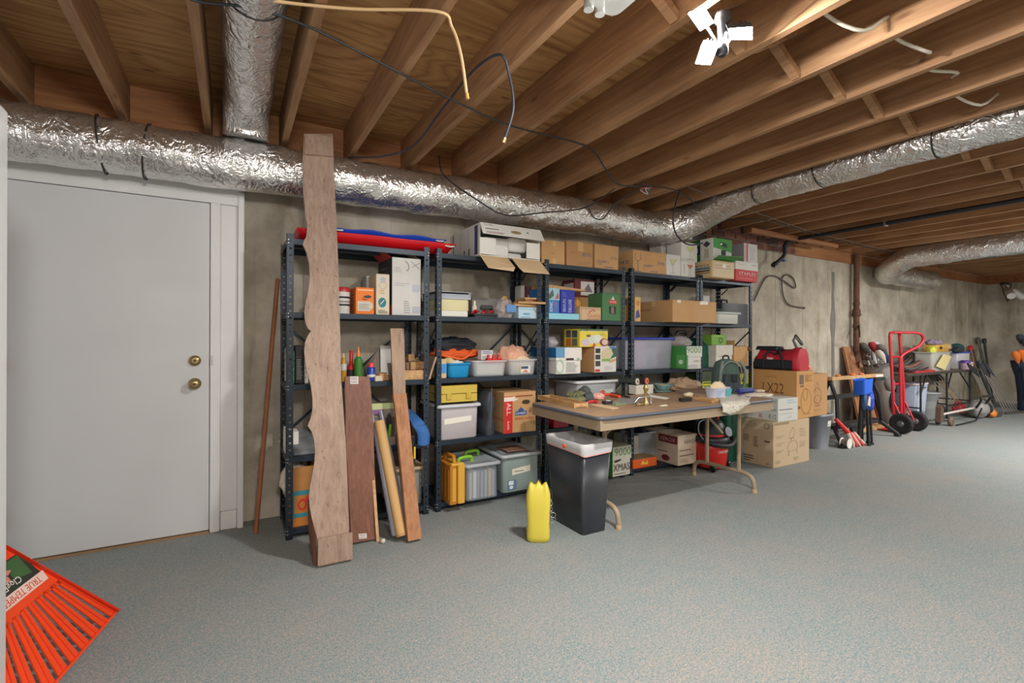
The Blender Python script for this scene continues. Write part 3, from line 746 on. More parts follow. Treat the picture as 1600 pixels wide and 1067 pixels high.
sled('toboggan', 'blue plastic toboggan stacked on the red one', .45, 1.315, 3.22, 3.55, 1.85, .052, (34, 72, 190), 1.3, .005)
# second shelf of unit 1
D = dims(526, 551, 447, 3); c = ((D[0]+D[1])/2, 3.28, D[2]); r = (D[1]-D[0])/2
t = thing('paint_can', 'white can with a red lid beside the orange box', 'can', c); h = D[3]-D[2]
MB().lathe(((r*.96, 0), (r, .004), (r, h*.86)), n=20).build('can_body', WHITE, t); MB().lathe(((r*1.02, h*.82), (r*1.03, h*.97), (r*.8, h), (.01, h)), n=20).build('can_lid', mat((196, 54, 58), .4), t)
for q, zz in enumerate((.30, .42, .58)): MB().lathe(((r*1.004, h*zz), (r*1.004, h*(zz+.07))), n=20, cap0=False, cap1=False).build('print_band', mat((40, 40, 44) if q != 1 else (150, 150, 150), .6), t)
OR = mat((236, 126, 40), .6)
carton('orange_box', 'orange carton with a black drawing between the can and the cream box', dims(556, 585, 449, 3), 3.20, .17, OR,
       {'F': [('p', ((.1, .12), (.75, .12), (.92, .25), (.92, .4), (.8, .48), (.1, .48)), (206, 200, 186)), ('p', ((.38, .62), (.72, .60), (.88, .66), (.72, .72), (.5, .70)), DK), ('l', ((.35, .57), (.6, .55)), .006, DK), ('rows', .18, .18, .8, .4, 4, (150, 142, 130)), ('r', .1, .88, .95, .93, (244, 196, 140))], 'L': [('rows', .1, .3, .9, .8, 4, (190, 60, 40))]}, tape=None)
carton('cream_box', 'tall cream carton with a teal printed mark', dims(588, 609, 428, 3), 3.20, .30, mat((216, 206, 184), .7),
       {'F': [('e', .46, .30, .30, .12, (40, 120, 132)), ('l', ((.3, .25), (.6, .36)), .006, (216, 206, 184)), ('o', .5, .72, .28, .1, .2, (186, 180, 170)), ('rows', .15, .03, .85, .12, 3, DK), ('e', .5, .87, .22, .06, (176, 186, 196)), ('rows', .25, .5, .75, .62, 2, (200, 170, 110))]})
carton('grey_box', 'small grey carton behind the cream one', (xY(571, 3.42), xY(592, 3.42), ZS[3]+.001, atY(580, 432, 3.42).z), 3.40, .13, mat((190, 190, 186), .7), tape=mat((150, 152, 156), .4))
D = dims(613, 658, 403, 3)
t = carton('tall_white_box', 'big dented white carton with a black side beside the right post of the first unit', D, 3.20, .34, mat((212, 210, 206), .7, var=.04, vscale=9),
       {'F': [('rows', .06, .74, .34, .84, 4, (176, 174, 170)), ('l', ((.45, .95), (.55, .90), (.58, .82), (.5, .77)), .008, (150, 146, 146)), ('l', ((.66, .95), (.95, .82)), .006, (166, 160, 160)), ('l', ((.68, .85), (.95, .93)), .006, (166, 160, 160)), ('rows', .08, .5, .6, .57, 2, (186, 184, 180)), ('r', .70, .42, .97, .54, (188, 192, 200)), ('r', .70, .04, .97, .16, (180, 184, 192)), ('rows', .4, .03, .64, .26, 6, (160, 160, 164))],
        'L': [('r', .0, .0, 1, 1, (52, 50, 56)), ('r', .0, .0, .3, .2, (180, 40, 40)), ('rows', .1, .4, .9, .9, 5, (90, 88, 92)), ('r', .85, .0, 1, .18, (196, 44, 44))]}, tape=None)
w_ = (D[1]-D[0])/2; h = D[3]-D[2]
for a, dx, col in ((-w_, -.05, (198, 58, 54)), (w_, -.06, (206, 186, 156))):
    MB().prism([(a, -.15, h), (a, .15, h), (a+dx, .15, h+.05), (a+dx, -.12, h+.045)], (.003, 0, .001)).build('open_flap', mat(col, .7), t)
tag(MB().prism([(.40, 3.26, ZS[3]+.002), (.46, 3.26, ZS[3]+.002), (.46, 3.26, ZS[3]+.09), (.43, 3.26, ZS[3]+.10)], (0, .12, 0)).build('dark_wedge', mat((76, 66, 60), .8, var=.2)), 'dark brown wedge behind the scalloped board on the second shelf down', 'wedge')
# third shelf: binders, bottles, scraps
for k, (a, b, pt, col, lb) in enumerate(((450, 454, 545, (216, 212, 200), 'white binder standing at the left end of the third shelf'), (455, 460, 548, (60, 140, 84), 'green and black box file beside the white binder'), (461, 474, 540, (40, 40, 42), 'dark box file with lined spine behind the scalloped board'), (475, 481, 545, (222, 220, 214), 'second white binder beside the dark box file'))):
    D = dims(a, b, pt, 2, 3.24); t = carton('box_file', lb, D, 3.22, .25, mat(col, .55), {'F': [('rows', .15, .1, .9, .65, 12 if k == 2 else 4, (150, 160, 150) if k == 2 else (190, 190, 186)), ('r', .05, .68, .95, .72, (80, 60, 60))]}, tape=None, cat='box file')
zb = ZS[2]+.001
def at_shelf(px, y, sh): return (xY(px, y), y, ZS[sh]+.001)
def hgt(px, py, y, sh): return atY(px, py, y).z-ZS[sh]
h = hgt(537, 552, 3.24, 2); bottle('glue_bottle', 'amber bottle with a clear shoulder and yellow tip behind the leaning boards', at_shelf(537, 3.24, 2), ((.018, 0), (.019, .004), (.019, h*.62), (.012, h*.8), (.006, h*.86)), mat((190, 140, 52), .2), ((.007, h*.84), (.006, h*.9), (.002, h)), mat((236, 200, 80), .4), ((.0195, h*.4), (.0195, h*.62)), mat((200, 204, 206), .4))
h = hgt(549, 548, 3.26, 2); bottle('oil_bottle', 'red long necked bottle behind the green one', at_shelf(549, 3.27, 2), ((.028, 0), (.029, .005), (.029, h*.45), (.012, h*.6), (.011, h*.96)), mat((206, 38, 34), .35), ((.012, h*.95), (.012, h)), mat((206, 38, 34), .35), ((.0295, h*.12), (.0295, h*.38)), mat((60, 40, 60), .5))
h = hgt(560, 542, 3.21, 2); bottle('wood_glue_bottle', 'green bottle with an orange spout', at_shelf(560, 3.215, 2), ((.026, 0), (.0265, .005), (.0265, h*.52), (.022, h*.66), (.010, h*.72)), mat((36, 128, 70), .35), ((.011, h*.71), (.013, h*.76), (.010, h*.82), (.003, h)), mat((238, 130, 44), .4), ((.027, h*.12), (.027, h*.62)), mat((60, 120, 40), .5))
h = hgt(580, 567, 3.20, 2); bottle('spray_can', 'blue spray can with a red cap', at_shelf(580, 3.205, 2), ((.026, 0), (.027, .004), (.027, h*.70), (.02, h*.76)), mat((32, 62, 160), .3), ((.018, h*.72), (.0185, h*.98), (.014, h)), mat((226, 74, 74), .4), ((.0275, h*.22), (.0275, h*.36)), mat((220, 220, 224), .4))
tag(MB().prism([atY(570, 573, 3.56)-Vector((0, 0, .0)), (xY(572, 3.50), 3.50, zb), (xY(594, 3.50), 3.50, zb), atY(592, 545, 3.56)], (0, .008, 0)).build('grey_cardboard', mat((136, 124, 112), .8)), 'grey brown sheet leaning at the back of the third shelf', 'panel')
tag(MB().prism([(xY(595, 3.50), 3.50, zb), (xY(615, 3.50), 3.50, zb), atY(613, 540, 3.565), atY(594, 540, 3.565)], (0, .008, 0)).build('white_sheet', WHITE), 'white sheet leaning beside the grey brown one', 'panel')
def scrap(px, py0, py1, w, dp, y, z0, M_, lb, rot=0, nm='wood_scrap', skew=.3, grp=None):
    X = xY(px, y); z1 = atY(px, py1, y).z if py1 else z0+py0
    h = max(.008, z1-z0); mb = MB(Matrix.Translation((X, y, z0)) @ Matrix.Rotation(math.radians(rot), 4, 'Z'))
    mb.prism([(-w/2, -dp/2, 0), (w/2, -dp/2, 0), (w/2*(1-skew), -dp/2, h), (-w/2, -dp/2, h*.9)], (0, dp, 0)); return tag(mb.build(nm, M_), lb, 'wood scrap', grp)
scrap(597, .05, None, .07, .05, 3.22, zb, PALEWOOD, 'curved pale offcut beside the blue spray can', 20)
scrap(606, .03, None, .10, .03, 3.25, zb, mat((120, 74, 46), .6), 'dark brown moulding offcut on the third shelf', -12, skew=.6)
scrap(590, .035, None, .05, .05, 3.19, zb, mat((214, 196, 176), .7), 'small white block beside the spray can', 10)
tr = thing('scrap_tray', 'open wooden tray at the right end of the third shelf filled with offcuts', 'tray', (xY(655, 3.2), 3.24, zb))
xa, xb = xY(633, 3.17), xY(668, 3.17)
wpart(MB().prism([(xa, 3.17, zb), (xb, 3.17, zb), (xb, 3.17, zb+.06), (xa, 3.17, zb+.065)], (0, .012, 0)), 'front_board', PALEWOOD, tr)
wpart(MB().box((xa, 3.18, zb), (xb+.03, 3.44, zb+.01)), 'bottom_board', PALEWOOD, tr)
wpart(MB().prism([(xb, 3.15, zb), (xb+.012, 3.45, zb), (xb+.06, 3.45, zb+.16), (xb+.05, 3.15, zb+.15)], (.012, 0, 0)), 'side_board', GREYLUM, tr)
wpart(MB().box((xa, 3.44, zb), (xb+.03, 3.452, zb+.14)), 'back_board', GREYLUM, tr)
for q, (px, dy, w, h, dz, rot) in enumerate(((640, 3.26, .07, .05, .012, 10), (655, 3.25, .08, .05, .012, -20), (648, 3.29, .09, .055, .063, 8), (636, 3.31, .06, .05, .063, 30), (660, 3.33, .07, .05, .063, -30), (642, 3.36, .05, .05, .119, 0), (634, 3.22, .05, .045, .012, 40), (652, 3.22, .06, .045, .012, -40))):
    scrap(px, h, None, w, .06, dy, zb+dz, PALEWOOD if q % 3 else GREYLUM, ['pale offcut block heaped in the wooden tray'][0], rot, grp='offcuts in the wooden tray', skew=.45 if q % 2 else .15)
# fourth shelf: tool pack, grey board, paper stack, blue garment
D = dims(582, 619, 630, 1, 3.19); t = carton('tool_pack', 'clear fronted pack holding a green handled tool', D, 3.20, .10, mat((150, 140, 128), .35),
    {'F': [('r', 0, .86, 1, 1, (206, 220, 160)), ('r', .02, .70, .5, .86, (150, 110, 160)), ('r', .03, .2, .3, .72, (206, 204, 204)), ('rows', .06, .25, .28, .68, 7, (90, 88, 90)), ('r', .5, .2, .97, .66, (96, 82, 70))]}, tape=None, cat='package')
w_ = D[1]-D[0]; h = D[3]-D[2]
MB().tube(smooth_path([(.0, -.056, h*.62), (-.02, -.058, h*.4), (.0, -.058, h*.15), (.03, -.058, h*.2), (.04, -.056, h*.5)], 5), .010, 8).build('tool_handle', mat((120, 190, 40), .4), t)
MB().blob((.035, -.055, h*.55), (.018, .006, .06), .1, 2).build('tool_grip', BLACK, t)
t = thing('paper_stack', 'white paper stack at the left end of the fourth shelf', 'papers', at_shelf(459, 3.3, 1))
for k, (a, hh) in enumerate(((0, .15), (.04, .13))): MB().box((-.05+a, -.02, 0), (-.012+a, .10, hh), 0, None, .002).build('paper_pad', PAPER, t)
tag(MB().prism([(.32, 3.20, ZS[1]+.002), (.62, 3.20, ZS[1]+.002), (.60, 3.45, ZS[1]+.07), (.30, 3.45, ZS[1]+.10)], (0, 0, .02)).build('grey_slab', mat((118, 122, 124), .8, var=.25, vscale=14)), 'mottled grey slab lying tilted on the fourth shelf', 'slab')
t = thing('blue_garment', 'blue quilted strap hanging over the fourth shelf edge', 'garment', at_shelf(652, 3.2, 1))
xc = xY(652, 3.12)
prof = [(xY(634, 3.3), 3.40, .70), (xY(640, 3.25), 3.30, .69), (xY(648, 3.2), 3.20, .655), (xY(656, 3.13), 3.135, .62), (xY(662, 3.12), 3.12, .56), (xY(662, 3.12), 3.118, .50)]
sp = smooth_path(prof, 5); rings = []
for i, p in enumerate(sp):
    wv = .036+.01*math.sin(i/len(sp)*2.4); rings.append([p+Vector((math.cos(a*math.pi/5)*wv, 0, 0))+Vector((0, math.sin(a*math.pi/5)*.016, math.sin(a*math.pi/5)*.016)) for a in range(10)])
wpart(MB().loft(rings), 'quilted_panel', mat((52, 104, 168), .8, var=.15, vscale=30), t)
wpart(MB().box((xY(648, 3.11), 3.12, .40), (xY(651, 3.11), 3.125, .48), 0, None, .002), 'yellow_buckle', mat((236, 196, 40), .5), t)
wpart(MB().box((xY(643, 3.13), 3.135, .36), (xY(650, 3.13), 3.15, .55), 0, None, .003), 'dark_strap', BLACK, t)
# bottom shelf
D = (xY(455, 3.18), xY(492, 3.18), ZS[0]+.001, ZS[0]+.36)
carton('produce_carton', 'orange and teal fruit carton on the bottom shelf of the first unit', D, 3.19, .34, mat((176, 122, 66), .8, var=.1),
       {'F': [('r', 0, 0, 1, .6, (186, 116, 44)), ('r', .05, .52, 1, .6, (52, 130, 140)), ('r', .05, .15, .16, .52, (52, 130, 140)), ('r', .05, .15, 1, .22, (52, 130, 140)), ('o', .5, .36, .2, .1, .4, (196, 50, 40)), ('e', .75, .45, .12, .06, (206, 60, 50))]}, openbox=True)
lump('white_rag', 'crumpled white rag stuffed in the fruit carton', 'rag', ((D[0]+D[1])/2-.02, 3.33, .20), (.085, .10, .13), mat((214, 206, 192), .9), .3, 3, 3, 16, .1)
tote('tan_bin', 'tan lidded plastic box on the bottom shelf behind the orange plank', (xY(612, 3.2), xY(665, 3.2), ZS[0]+.001, .33), 3.20, .32, mat((150, 152, 146), .5), mat((186, 162, 128), .5))
# ------------------------------------------------------------------ unit 2
z0 = ZS[4]+.001; xa, xb = xY(749, 3.10), xY(843, 3.10); z1 = atY(749, 347, 3.10).z
t = thing('printer_carton', 'big white carton lying open at the front with foam inside', 'box', ((xa+xb)/2, 3.32, z0)); w_ = xb-xa; h = z1-z0; dd = .47
y0 = -.22; e = .005
mb = MB()
for a, b in (((-w_/2, y0, 0), (w_/2, y0+dd, e)), ((-w_/2, y0, h-e), (w_/2, y0+dd, h)), ((-w_/2, y0, e), (-w_/2+e, y0+dd, h-e)), ((w_/2-e, y0, e), (w_/2, y0+dd, h-e)), ((-w_/2, y0+dd-e, e), (w_/2, y0+dd, h-e))): mb.box(a, b)
mb.build('box_body', WHITE, t)
for a, b in ((-w_/2+e, -w_/2+.13), (w_/2-.12, w_/2-e)): MB().box((a, y0-.002, .01), (b, y0+.002, h*.55)).build('side_flap', WHITE, t)
uf = MB().prism([(-w_/2, y0, h), (w_/2, y0, h), (w_/2+.01, y0-.05, h*.60), (-w_/2-.0, y0-.05, h*.62)], (0, -.004, .001)).build('upper_flap', WHITE, t)
prints([('t', 'TOSHIBA', .05, .80, .2, .9, (90, 90, 100)), ('rows', .06, .4, .36, .62, 1, (120, 120, 124)), ('rows', .06, .1, .36, .3, 2, (120, 60, 60)), ('e', .55, .45, .09, .14, (150, 128, 96)), ('e', .75, .55, .02, .06, (60, 130, 90))],
       (-w_/2, y0-.0545, h*.61), (w_, 0, 0), (0, .05, h*.39), (0, -1, .1), 'printed_panel', t)
lf = MB()
lf.prism([(-w_/2, y0-.001, .0), (-.03, y0-.001, 0), (-.02, y0-.10, -.085), (-.04, y0-.11, -.115), (-w_/2+.015, y0-.11, -.105)], (0, .004, .002))
lf.prism([(.005, y0-.001, 0), (w_/2, y0-.001, 0), (w_/2+.02, y0-.11, -.115), (.045, y0-.11, -.115), (.02, y0-.09, -.085)], (0, .004, .002)); lf.build('hanging_flap', CARD3, t)
prints([('r', .82, .05, .93, .95, (60, 74, 110)), ('r', .60, .05, .64, .3, (60, 74, 110)), ('r', .42, .05, .46, .3, (60, 74, 110)), ('l', ((.3, .1), (.3, .9)), .003, (130, 130, 136)), ('l', ((.6, .1), (.6, .9)), .003, (150, 150, 156))],
       (-w_/2, y0+dd, 0), (0, -dd, 0), (0, 0, h), (-1, 0, 0), 'printed_panel', t)
fo = mat((228, 228, 224), .9)
for k, (a, b, c_, d_) in enumerate(((-.15, .02, .01, .10), (.03, .19, .07, .17), (-.17, .18, .11, .16), (-.10, .17, .012, .06))):
    tag(MB().box(((xa+xb)/2+a, 3.16+.02*k, z0+.006+c_*.9), ((xa+xb)/2+b, 3.30+.02*k, z0+min(d_, h-.02)), 0, None, .012).build('foam_block', fo), ['lower left foam block inside the open white carton', 'right hand foam block inside the open white carton', 'upper foam block under the lid flap of the open white carton', 'foam block in the middle of the open white carton'][k], 'foam', 'foam blocks in the open carton')
# second shelf
zb = ZS[3]+.001
tag(MB().box((xY(681, 3.18), 3.18, zb), (xY(731, 3.18), 3.46, zb+.040), 0, None, .004).build('flat_white_box', WHITE), 'flat white box under the cream plastic tub', 'box')
D = (xY(682, 3.19), xY(737, 3.19), zb+.042, atY(710, 456, 3.19).z)
t = tote('cream_tub', 'cream plastic tub with a clear grey upper rim on a flat white box', D, 3.19, .30, mat((222, 214, 170), .5), taper=.92); w_, h = D[1]-D[0], D[3]-D[2]
MB().loft([rr(-w_/2*1.0, w_/2*1.0, -.15, .15, .02, z) for z in (h*.62, h*.97)]+[rr(-w_/2*1.03, w_/2*1.03, -.156, .156, .02, z) for z in (h*.975, h)]).build('tub_lid', mat((178, 184, 196), .3), t)
D = dims(740, 778, 490, 3); t = tote('tool_tray', 'black tray of red handled tools', D, 3.18, .2, mat((52, 56, 58), .5), taper=.94, r=.01)
for k in range(5):
    xx = D[0]+.02+(D[1]-D[0]-.04)*k/4; rn = random.Random(k)
    q = thing('pliers', 'red handled hand tool, '+['leftmost', 'second from the left', 'middle one', 'second from the right', 'rightmost'][k]+' in the black tray', 'tool', (xx, 3.28, zb+.05), 0, 'tools in the black tray'); a0 = Vector((xx-.03, 3.19+.01*k, D[3]+.002)); b0 = a0+Vector((rn.uniform(.03, .09), rn.uniform(.02, .1), .012+.01*rn.random()))
    wpart(MB().tube(smooth_path([a0, (a0+b0)/2+Vector((0, 0, .014)), b0], 4), .007, 7), 'grip', mat((196, 36, 48), .5), q); wpart(MB().tube([b0, b0+(b0-a0)*.5], [.006, .003], 6), 'jaw', STEEL, q)
bottle('small_bottle', 'little white bottle with a pink band left of the tool tray', at_shelf(741, 3.32, 3), ((.02, 0), (.021, .08), (.010, .10)), mat((230, 222, 206), .5), ((.011, .10), (.009, .13)), mat((236, 226, 206), .5), ((.0215, .01), (.0215, .05)), mat((226, 80, 90), .5))
D = dims(781, 809, 474, 3); t = lump('plastic_bag', 'clear crinkled bag between the tool tray and the light blue box', 'bag', ((D[0]+D[1])/2, 3.27, zb), ((D[1]-D[0])*.55, .08, .085), mat((206, 198, 200), .15, alpha=.5), .3, 9, 3, 18, .25)
D2 = dims(791, 806, 484, 3, 3.17); tag(MB().box((D2[0], 3.165, zb+.045), (D2[1], 3.170, zb+.10)).build('blue_card', mat((92, 142, 200), .5)), 'small blue and white card in front of the clear bag', 'card')
carton('light_blue_box', 'light blue carton under the pile of small boards', dims(810, 841, 480, 3, 3.18), 3.18, .28, mat((182, 210, 224), .6), {'F': [('r', 0, .8, 1, .86, (140, 176, 196)), ('e', .4, .4, .2, .1, (110, 160, 190)), ('rows', .1, .06, .7, .16, 1, (40, 90, 150)), ('p', ((.72, .9), (.95, .3), (1.0, .36), (.8, .95)), (160, 160, 140))]}, tape=None)
zt = atY(825, 480, 3.18).z+.005
for k, (a, b, y, rot, hh, M_) in enumerate(((796, 838, 3.24, 3, .020, PALEWOOD), (806, 846, 3.21, -7, .016, PALEWOOD), (812, 842, 3.26, 10, .018, LUMBER), (815, 838, 3.24, -4, .014, PALEWOOD))):
    wv = xY(b, y)-xY(a, y); mb = MB(Matrix.Translation(((xY(a, y)+xY(b, y))/2, y, zt)) @ Matrix.Rotation(math.radians(rot), 4, 'Z')); mb.box((-wv/2, -.06, 0), (wv/2, .06, hh), 0, None, .002)
    tag(mb.build('small_board', M_), ['lowest of the small boards piled on the light blue box', 'second small board from the bottom on the light blue box', 'orange brown small board in the pile on the light blue box', 'topmost of the small boards piled on the light blue box'][k], 'board', 'boards on the light blue box'); zt += hh+.001
lump('yellow_sponge', 'yellow sponge scrap at the left end of the board pile', 'sponge', (xY(794, 3.3), 3.36, zb+.001), (.035, .03, .095), mat((216, 170, 80), .9), .2, 4, 3, 12, .1)
carton('small_white_box', 'narrow white carton at the back beside the rear post', (xY(808, 3.5), xY(814, 3.5), zb, atY(811, 447, 3.5).z), 3.44, .1, WHITE, tape=None)
carton('dark_red_box', 'dark red carton at the back behind the board pile', (xY(818, 3.47), xY(840, 3.47), zb, atY(825, 448, 3.47).z), 3.43, .12, mat((112, 66, 62), .7), {'F': [('rows', .1, .2, .9, .8, 3, (170, 150, 150))]}, tape=None)
t = thing('grey_case', 'grey case with a dark grip leaning at the back of the second shelf', 'case', (xY(757, 3.45), 3.45, zb))
xa, xb = xY(735, 3.45), xY(800, 3.45); wpart(MB().prism([(xa, 3.44, zb), (xb, 3.44, zb), (xb, 3.50, zb+.17), (xa+.04, 3.50, zb+.17)], (0, .05, 0)), 'case_body', mat((150, 148, 142), .6), t)
wpart(MB().box((xY(751, 3.45), 3.438, zb+.075), (xY(770, 3.45), 3.46, zb+.11), 0, None, .008), 'grip', mat((88, 92, 90), .5), t)
# third shelf of unit 2
zb = ZS[2]+.001
carton('tan_blue_box', 'tan carton with a blue printed mark at the left post of the second unit', dims(683, 698, 561, 2, 3.18), 3.18, .22, CARD3, {'F': [('r', .08, .25, 1, .75, (66, 140, 206)), ('p', ((.1, .5), (.35, .62), (.55, .5), (.35, .38)), (30, 90, 170))]}, tape=None)
tote('blue_bin', 'bright blue plastic bin holding white paper', dims(700, 738, 567, 2, 3.17), 3.17, .2, mat((22, 140, 196), .35), taper=.84, r=.03, rim=.008)
c = ((xY(700, 3.17)+xY(738, 3.17))/2, 3.27, zb+.012); lump('white_paper', 'crumpled white paper in the blue bin', 'paper', c, (.075, .06, .055), PAPER, .3, 5, 3, 12, .02)
sh_ = tag(MB().box((xY(682, 3.38), 3.38, zb), (xY(745, 3.38), 3.56, zb+.13), 0, None, .01).build('dark_box', mat((70, 66, 64), .7)), 'dark box at the back under the jacket', 'box')
zj = zb+.131
lump('jacket', 'black jacket with a zip folded on top of the orange bag', 'jacket', ((xY(682, 3.42)+xY(738, 3.42))/2, 3.46, zj+.055), (.185, .085, .065), mat((30, 34, 42), .7), .3, 11, 2.2, 18, .45)
lump('orange_bag', 'orange straps and bag under the black jacket', 'bag', ((xY(682, 3.40)+xY(744, 3.40))/2, 3.45, zj), (.20, .09, .05), mat((232, 98, 38), .7), .3, 12, 3, 18, .4)
tag(MB().tube(smooth_path([(xY(684, 3.3), 3.36, zj+.07), (xY(690, 3.3), 3.33, zj+.03), (xY(706, 3.3), 3.31, zj+.01), (xY(725, 3.3), 3.32, zj-.005), (xY(740, 3.3), 3.34, zj+.04), (xY(745, 3.3), 3.37, zj+.06)], 5), .010, 7).build('orange_strap', mat((238, 104, 40), .6)), 'orange webbing strap looping under the black jacket', 'strap')
lump('yellow_glove', 'yellow and blue glove lying in front of the orange bag', 'glove', (xY(702, 3.27), 3.28, zb+.09), (.045, .035, .03), mat((216, 190, 130), .8), .3, 6, 3, 12, .3)
D = dims(740, 795, 563, 2, 3.16); t = tote('clear_bin', 'clear plastic bin with a red clamp and carton on top, centre of the second unit', D, 3.16, .3, CLEAR, taper=.88, r=.03)
xa = (D[0]+D[1])/2
tag(MB().box((xa-.10, 3.19, zb+.012), (xa+.11, 3.25, zb+.085), 0, None, .004).build('paper_bundle', mat((228, 216, 190), .7)), 'bundle of cream paper inside the clear bin under the red clamp', 'papers')
tag(MB().box((xa-.10, 3.27, zb+.012), (xa+.10, 3.38, zb+.11), 0, None, .012).build('pink_box', mat((196, 160, 150), .7)), 'pinkish box inside the clear bin under the red clamp', 'box')
carton('white_blue_carton', 'white carton with blue lettering standing in the clear bin', (xY(748, 3.36), xY(768, 3.36), zb+.115, atY(758, 547, 3.36).z), 3.33, .05, WHITE, {'F': [('rows', .1, .6, .9, .95, 2, (50, 90, 190)), ('rows', .1, .1, .6, .4, 2, (120, 120, 130))]}, tape=None, rot=8)
t = thing('red_clamp', 'red plastic clamp lying across the clear bin', 'clamp', (xY(772, 3.24), 3.24, zb+.11))
wpart(MB().box((xY(760, 3.22), 3.21, zb+.088), (xY(786, 3.22), 3.26, zb+.13), 0, None, .012), 'clamp_body', mat((214, 42, 32), .4), t)
for k in range(3): wpart(MB().tube([(xY(762+8*k, 3.22), 3.215, zb+.12), (xY(764+8*k, 3.22), 3.225, zb+.155)], .012, 8), 'clamp_jaw', mat((206, 36, 30), .4), t)
D = dims(796, 842, 561, 2, 3.16); t = tote('clear_bin', 'clear plastic bin with a picture label holding pink cloth', D, 3.16, .3, CLEAR, taper=.86, r=.03, frontprint=[('r', .38, .15, .78, .72, (222, 222, 220)), ('r', .42, .45, .7, .66, (70, 80, 120)), ('p', ((.45, .2), (.6, .4), (.72, .2)), (200, 120, 90)), ('r', .38, .15, .42, .72, (210, 190, 110))])
xa = (D[0]+D[1])/2
lump('pink_cloth', 'heap of peach and pink cloth piled in the second clear bin', 'cloth', (xa-.02, 3.32, zb+.012), (.14, .11, .112), mat((224, 172, 144), .9, var=.12, vscale=20), .28, 21, 3.2, 20, .12)
lump('cream_cloth', 'cream cloth in the front of the second clear bin', 'cloth', (xa+.01, 3.215, zb+.01), (.09, .035, .07), mat((232, 206, 170), .9), .2, 22, 3, 12, .05)
t = thing('grey_speaker', 'grey panel with a round port at the back beside the third unit', 'speaker', (xY(835, 3.5), 3.5, zb)); xa, xb = xY(822, 3.48), xY(842, 3.48)
wpart(MB().box((xa, 3.48, zb), (xb, 3.56, atY(830, 540, 3.48).z), 0, None, .004), 'cabinet', mat((128, 126, 122), .7), t); wpart(MB().lathe(((.03, 0), (.03, .004), (.02, .004)), ((xa+xb)/2+.02, 3.48, zb+.16), 14, 0, RY), 'port', BLACK, t)
# fourth shelf
zb = ZS[1]+.001; ym = 3.15
D = (xY(685, ym), xY(752, ym), zb, atY(718, 630, ym).z)
tote('lidded_tote', 'frosted tote with a pale grey lid and blank white label on the fourth shelf', D, ym, .38, mat((206, 198, 202), .4, alpha=.86), mat((196, 200, 206), .4), taper=.90, r=.03, frontprint=[('p', ((.12, .50), (.82, .57), (.82, .74), (.12, .68)), (232, 228, 214))], latch=None)
t = thing('organiser_case', 'yellow translucent organiser case lying on the frosted tote', 'case', (xY(716, 3.2), 3.3, D[3]+.012)); xa, xb = xY(686, 3.18), xY(747, 3.18); za = D[3]+.006; ztop = atY(716, 602, 3.18).z
YC = mat((212, 186, 84), .3, alpha=.92)
wpart(MB().loft([rr(xa, xb, 3.18, 3.44, .015, z_) for z_ in (za, za+(ztop-za)*.48)]), 'case_base', YC, t); wpart(MB().loft([rr(xa, xb, 3.18, 3.44, .015, z_) for z_ in (za+(ztop-za)*.52, ztop)]), 'case_lid', YC, t)
for q in (.25, .75): wpart(MB().box((xa+(xb-xa)*q-.02, 3.170, za+.02), (xa+(xb-xa)*q+.02, 3.182, za+.065), 0, None, .003), 'latch', mat((196, 168, 70), .4), t)
wpart(MB().box((xa+.03, 3.2, za+.01), (xa+.06, 3.42, ztop-.01)), 'divider', mat((150, 110, 50), .5), t)
t = thing('garment_bag', 'dark grey garment bag standing between the frosted tote and the moving carton', 'bag', (xY(764, 3.25), 3.25, zb)); xc = xY(764, 3.22); rings = []
for i in range(9):
    zz = zb+(atY(764, 611, 3.22).z-zb)*i/8; k_ = .055+.012*math.sin(i*1.4)-(0.02 if i == 8 else 0)
    rings.append([Vector((xc+math.cos(a*math.pi/10)*k_*(1+.12*math.sin(a*3+i)), 3.30+math.sin(a*math.pi/10)*.13*(1+.06*math.sin(a*5)), zz)) for a in range(20)])
wpart(MB().loft(rings), 'bag_body', mat((62, 66, 74), .45, bump=.5, bscale=14), t)
wpart(MB().tube([(xc-.01, 3.17, zb+.05), (xc-.005, 3.165, zb+.35)], .004, 6), 'zip', mat((100, 104, 112), .4), t)
# moving carton with hardware store print
D = (xY(790, 3.155), xY(842, 3.155), zb, atY(817, 611, 3.155).z)
RED = (206, 44, 42)
carton('moving_carton', 'brown moving carton with a red stripe and house shaped blue badge', (xY(788, 3.165), xY(837.5, 3.165), zb, atY(812, 612, 3.165).z), 3.165, .40, CARD,
       {'F': [('r', 0, 0, .26, .90, RED), ('r', 0, .78, .33, .88, (232, 226, 214)), ('r', .05, .80, .42, .84, (226, 214, 200)), ('td', 'ALL', .08, .44, .21, .74, (236, 226, 216)), ('rows', .10, .08, .16, .3, 6, (236, 226, 216)), ('e', .68, .74, .13, .055, (70, 52, 38)),
              ('p', ((.34, .42), (.70, .42), (.70, .52), (.61, .52), (.61, .56), (.52, .62), (.43, .56), (.43, .52), (.34, .52)), (48, 92, 150)), ('t', "LOWE'S", .37, .44, .67, .50, (240, 240, 236)), ('t', 'IMPROVING', .34, .30, .95, .37, (196, 70, 44)), ('p', ((.76, .48), (.95, .48), (.95, .60), (.80, .60)), (160, 118, 76)), ('p', ((.70, 0), (1, 0), (1, .28), (.64, .28)), (206, 168, 118)), ('r', .36, .88, .9, .91, (150, 70, 50))],
        'L': [('t', 'IMPROVING', .45, .30, .98, .37, (196, 70, 44)), ('rows', .1, .85, .8, .9, 1, (170, 70, 50))]})
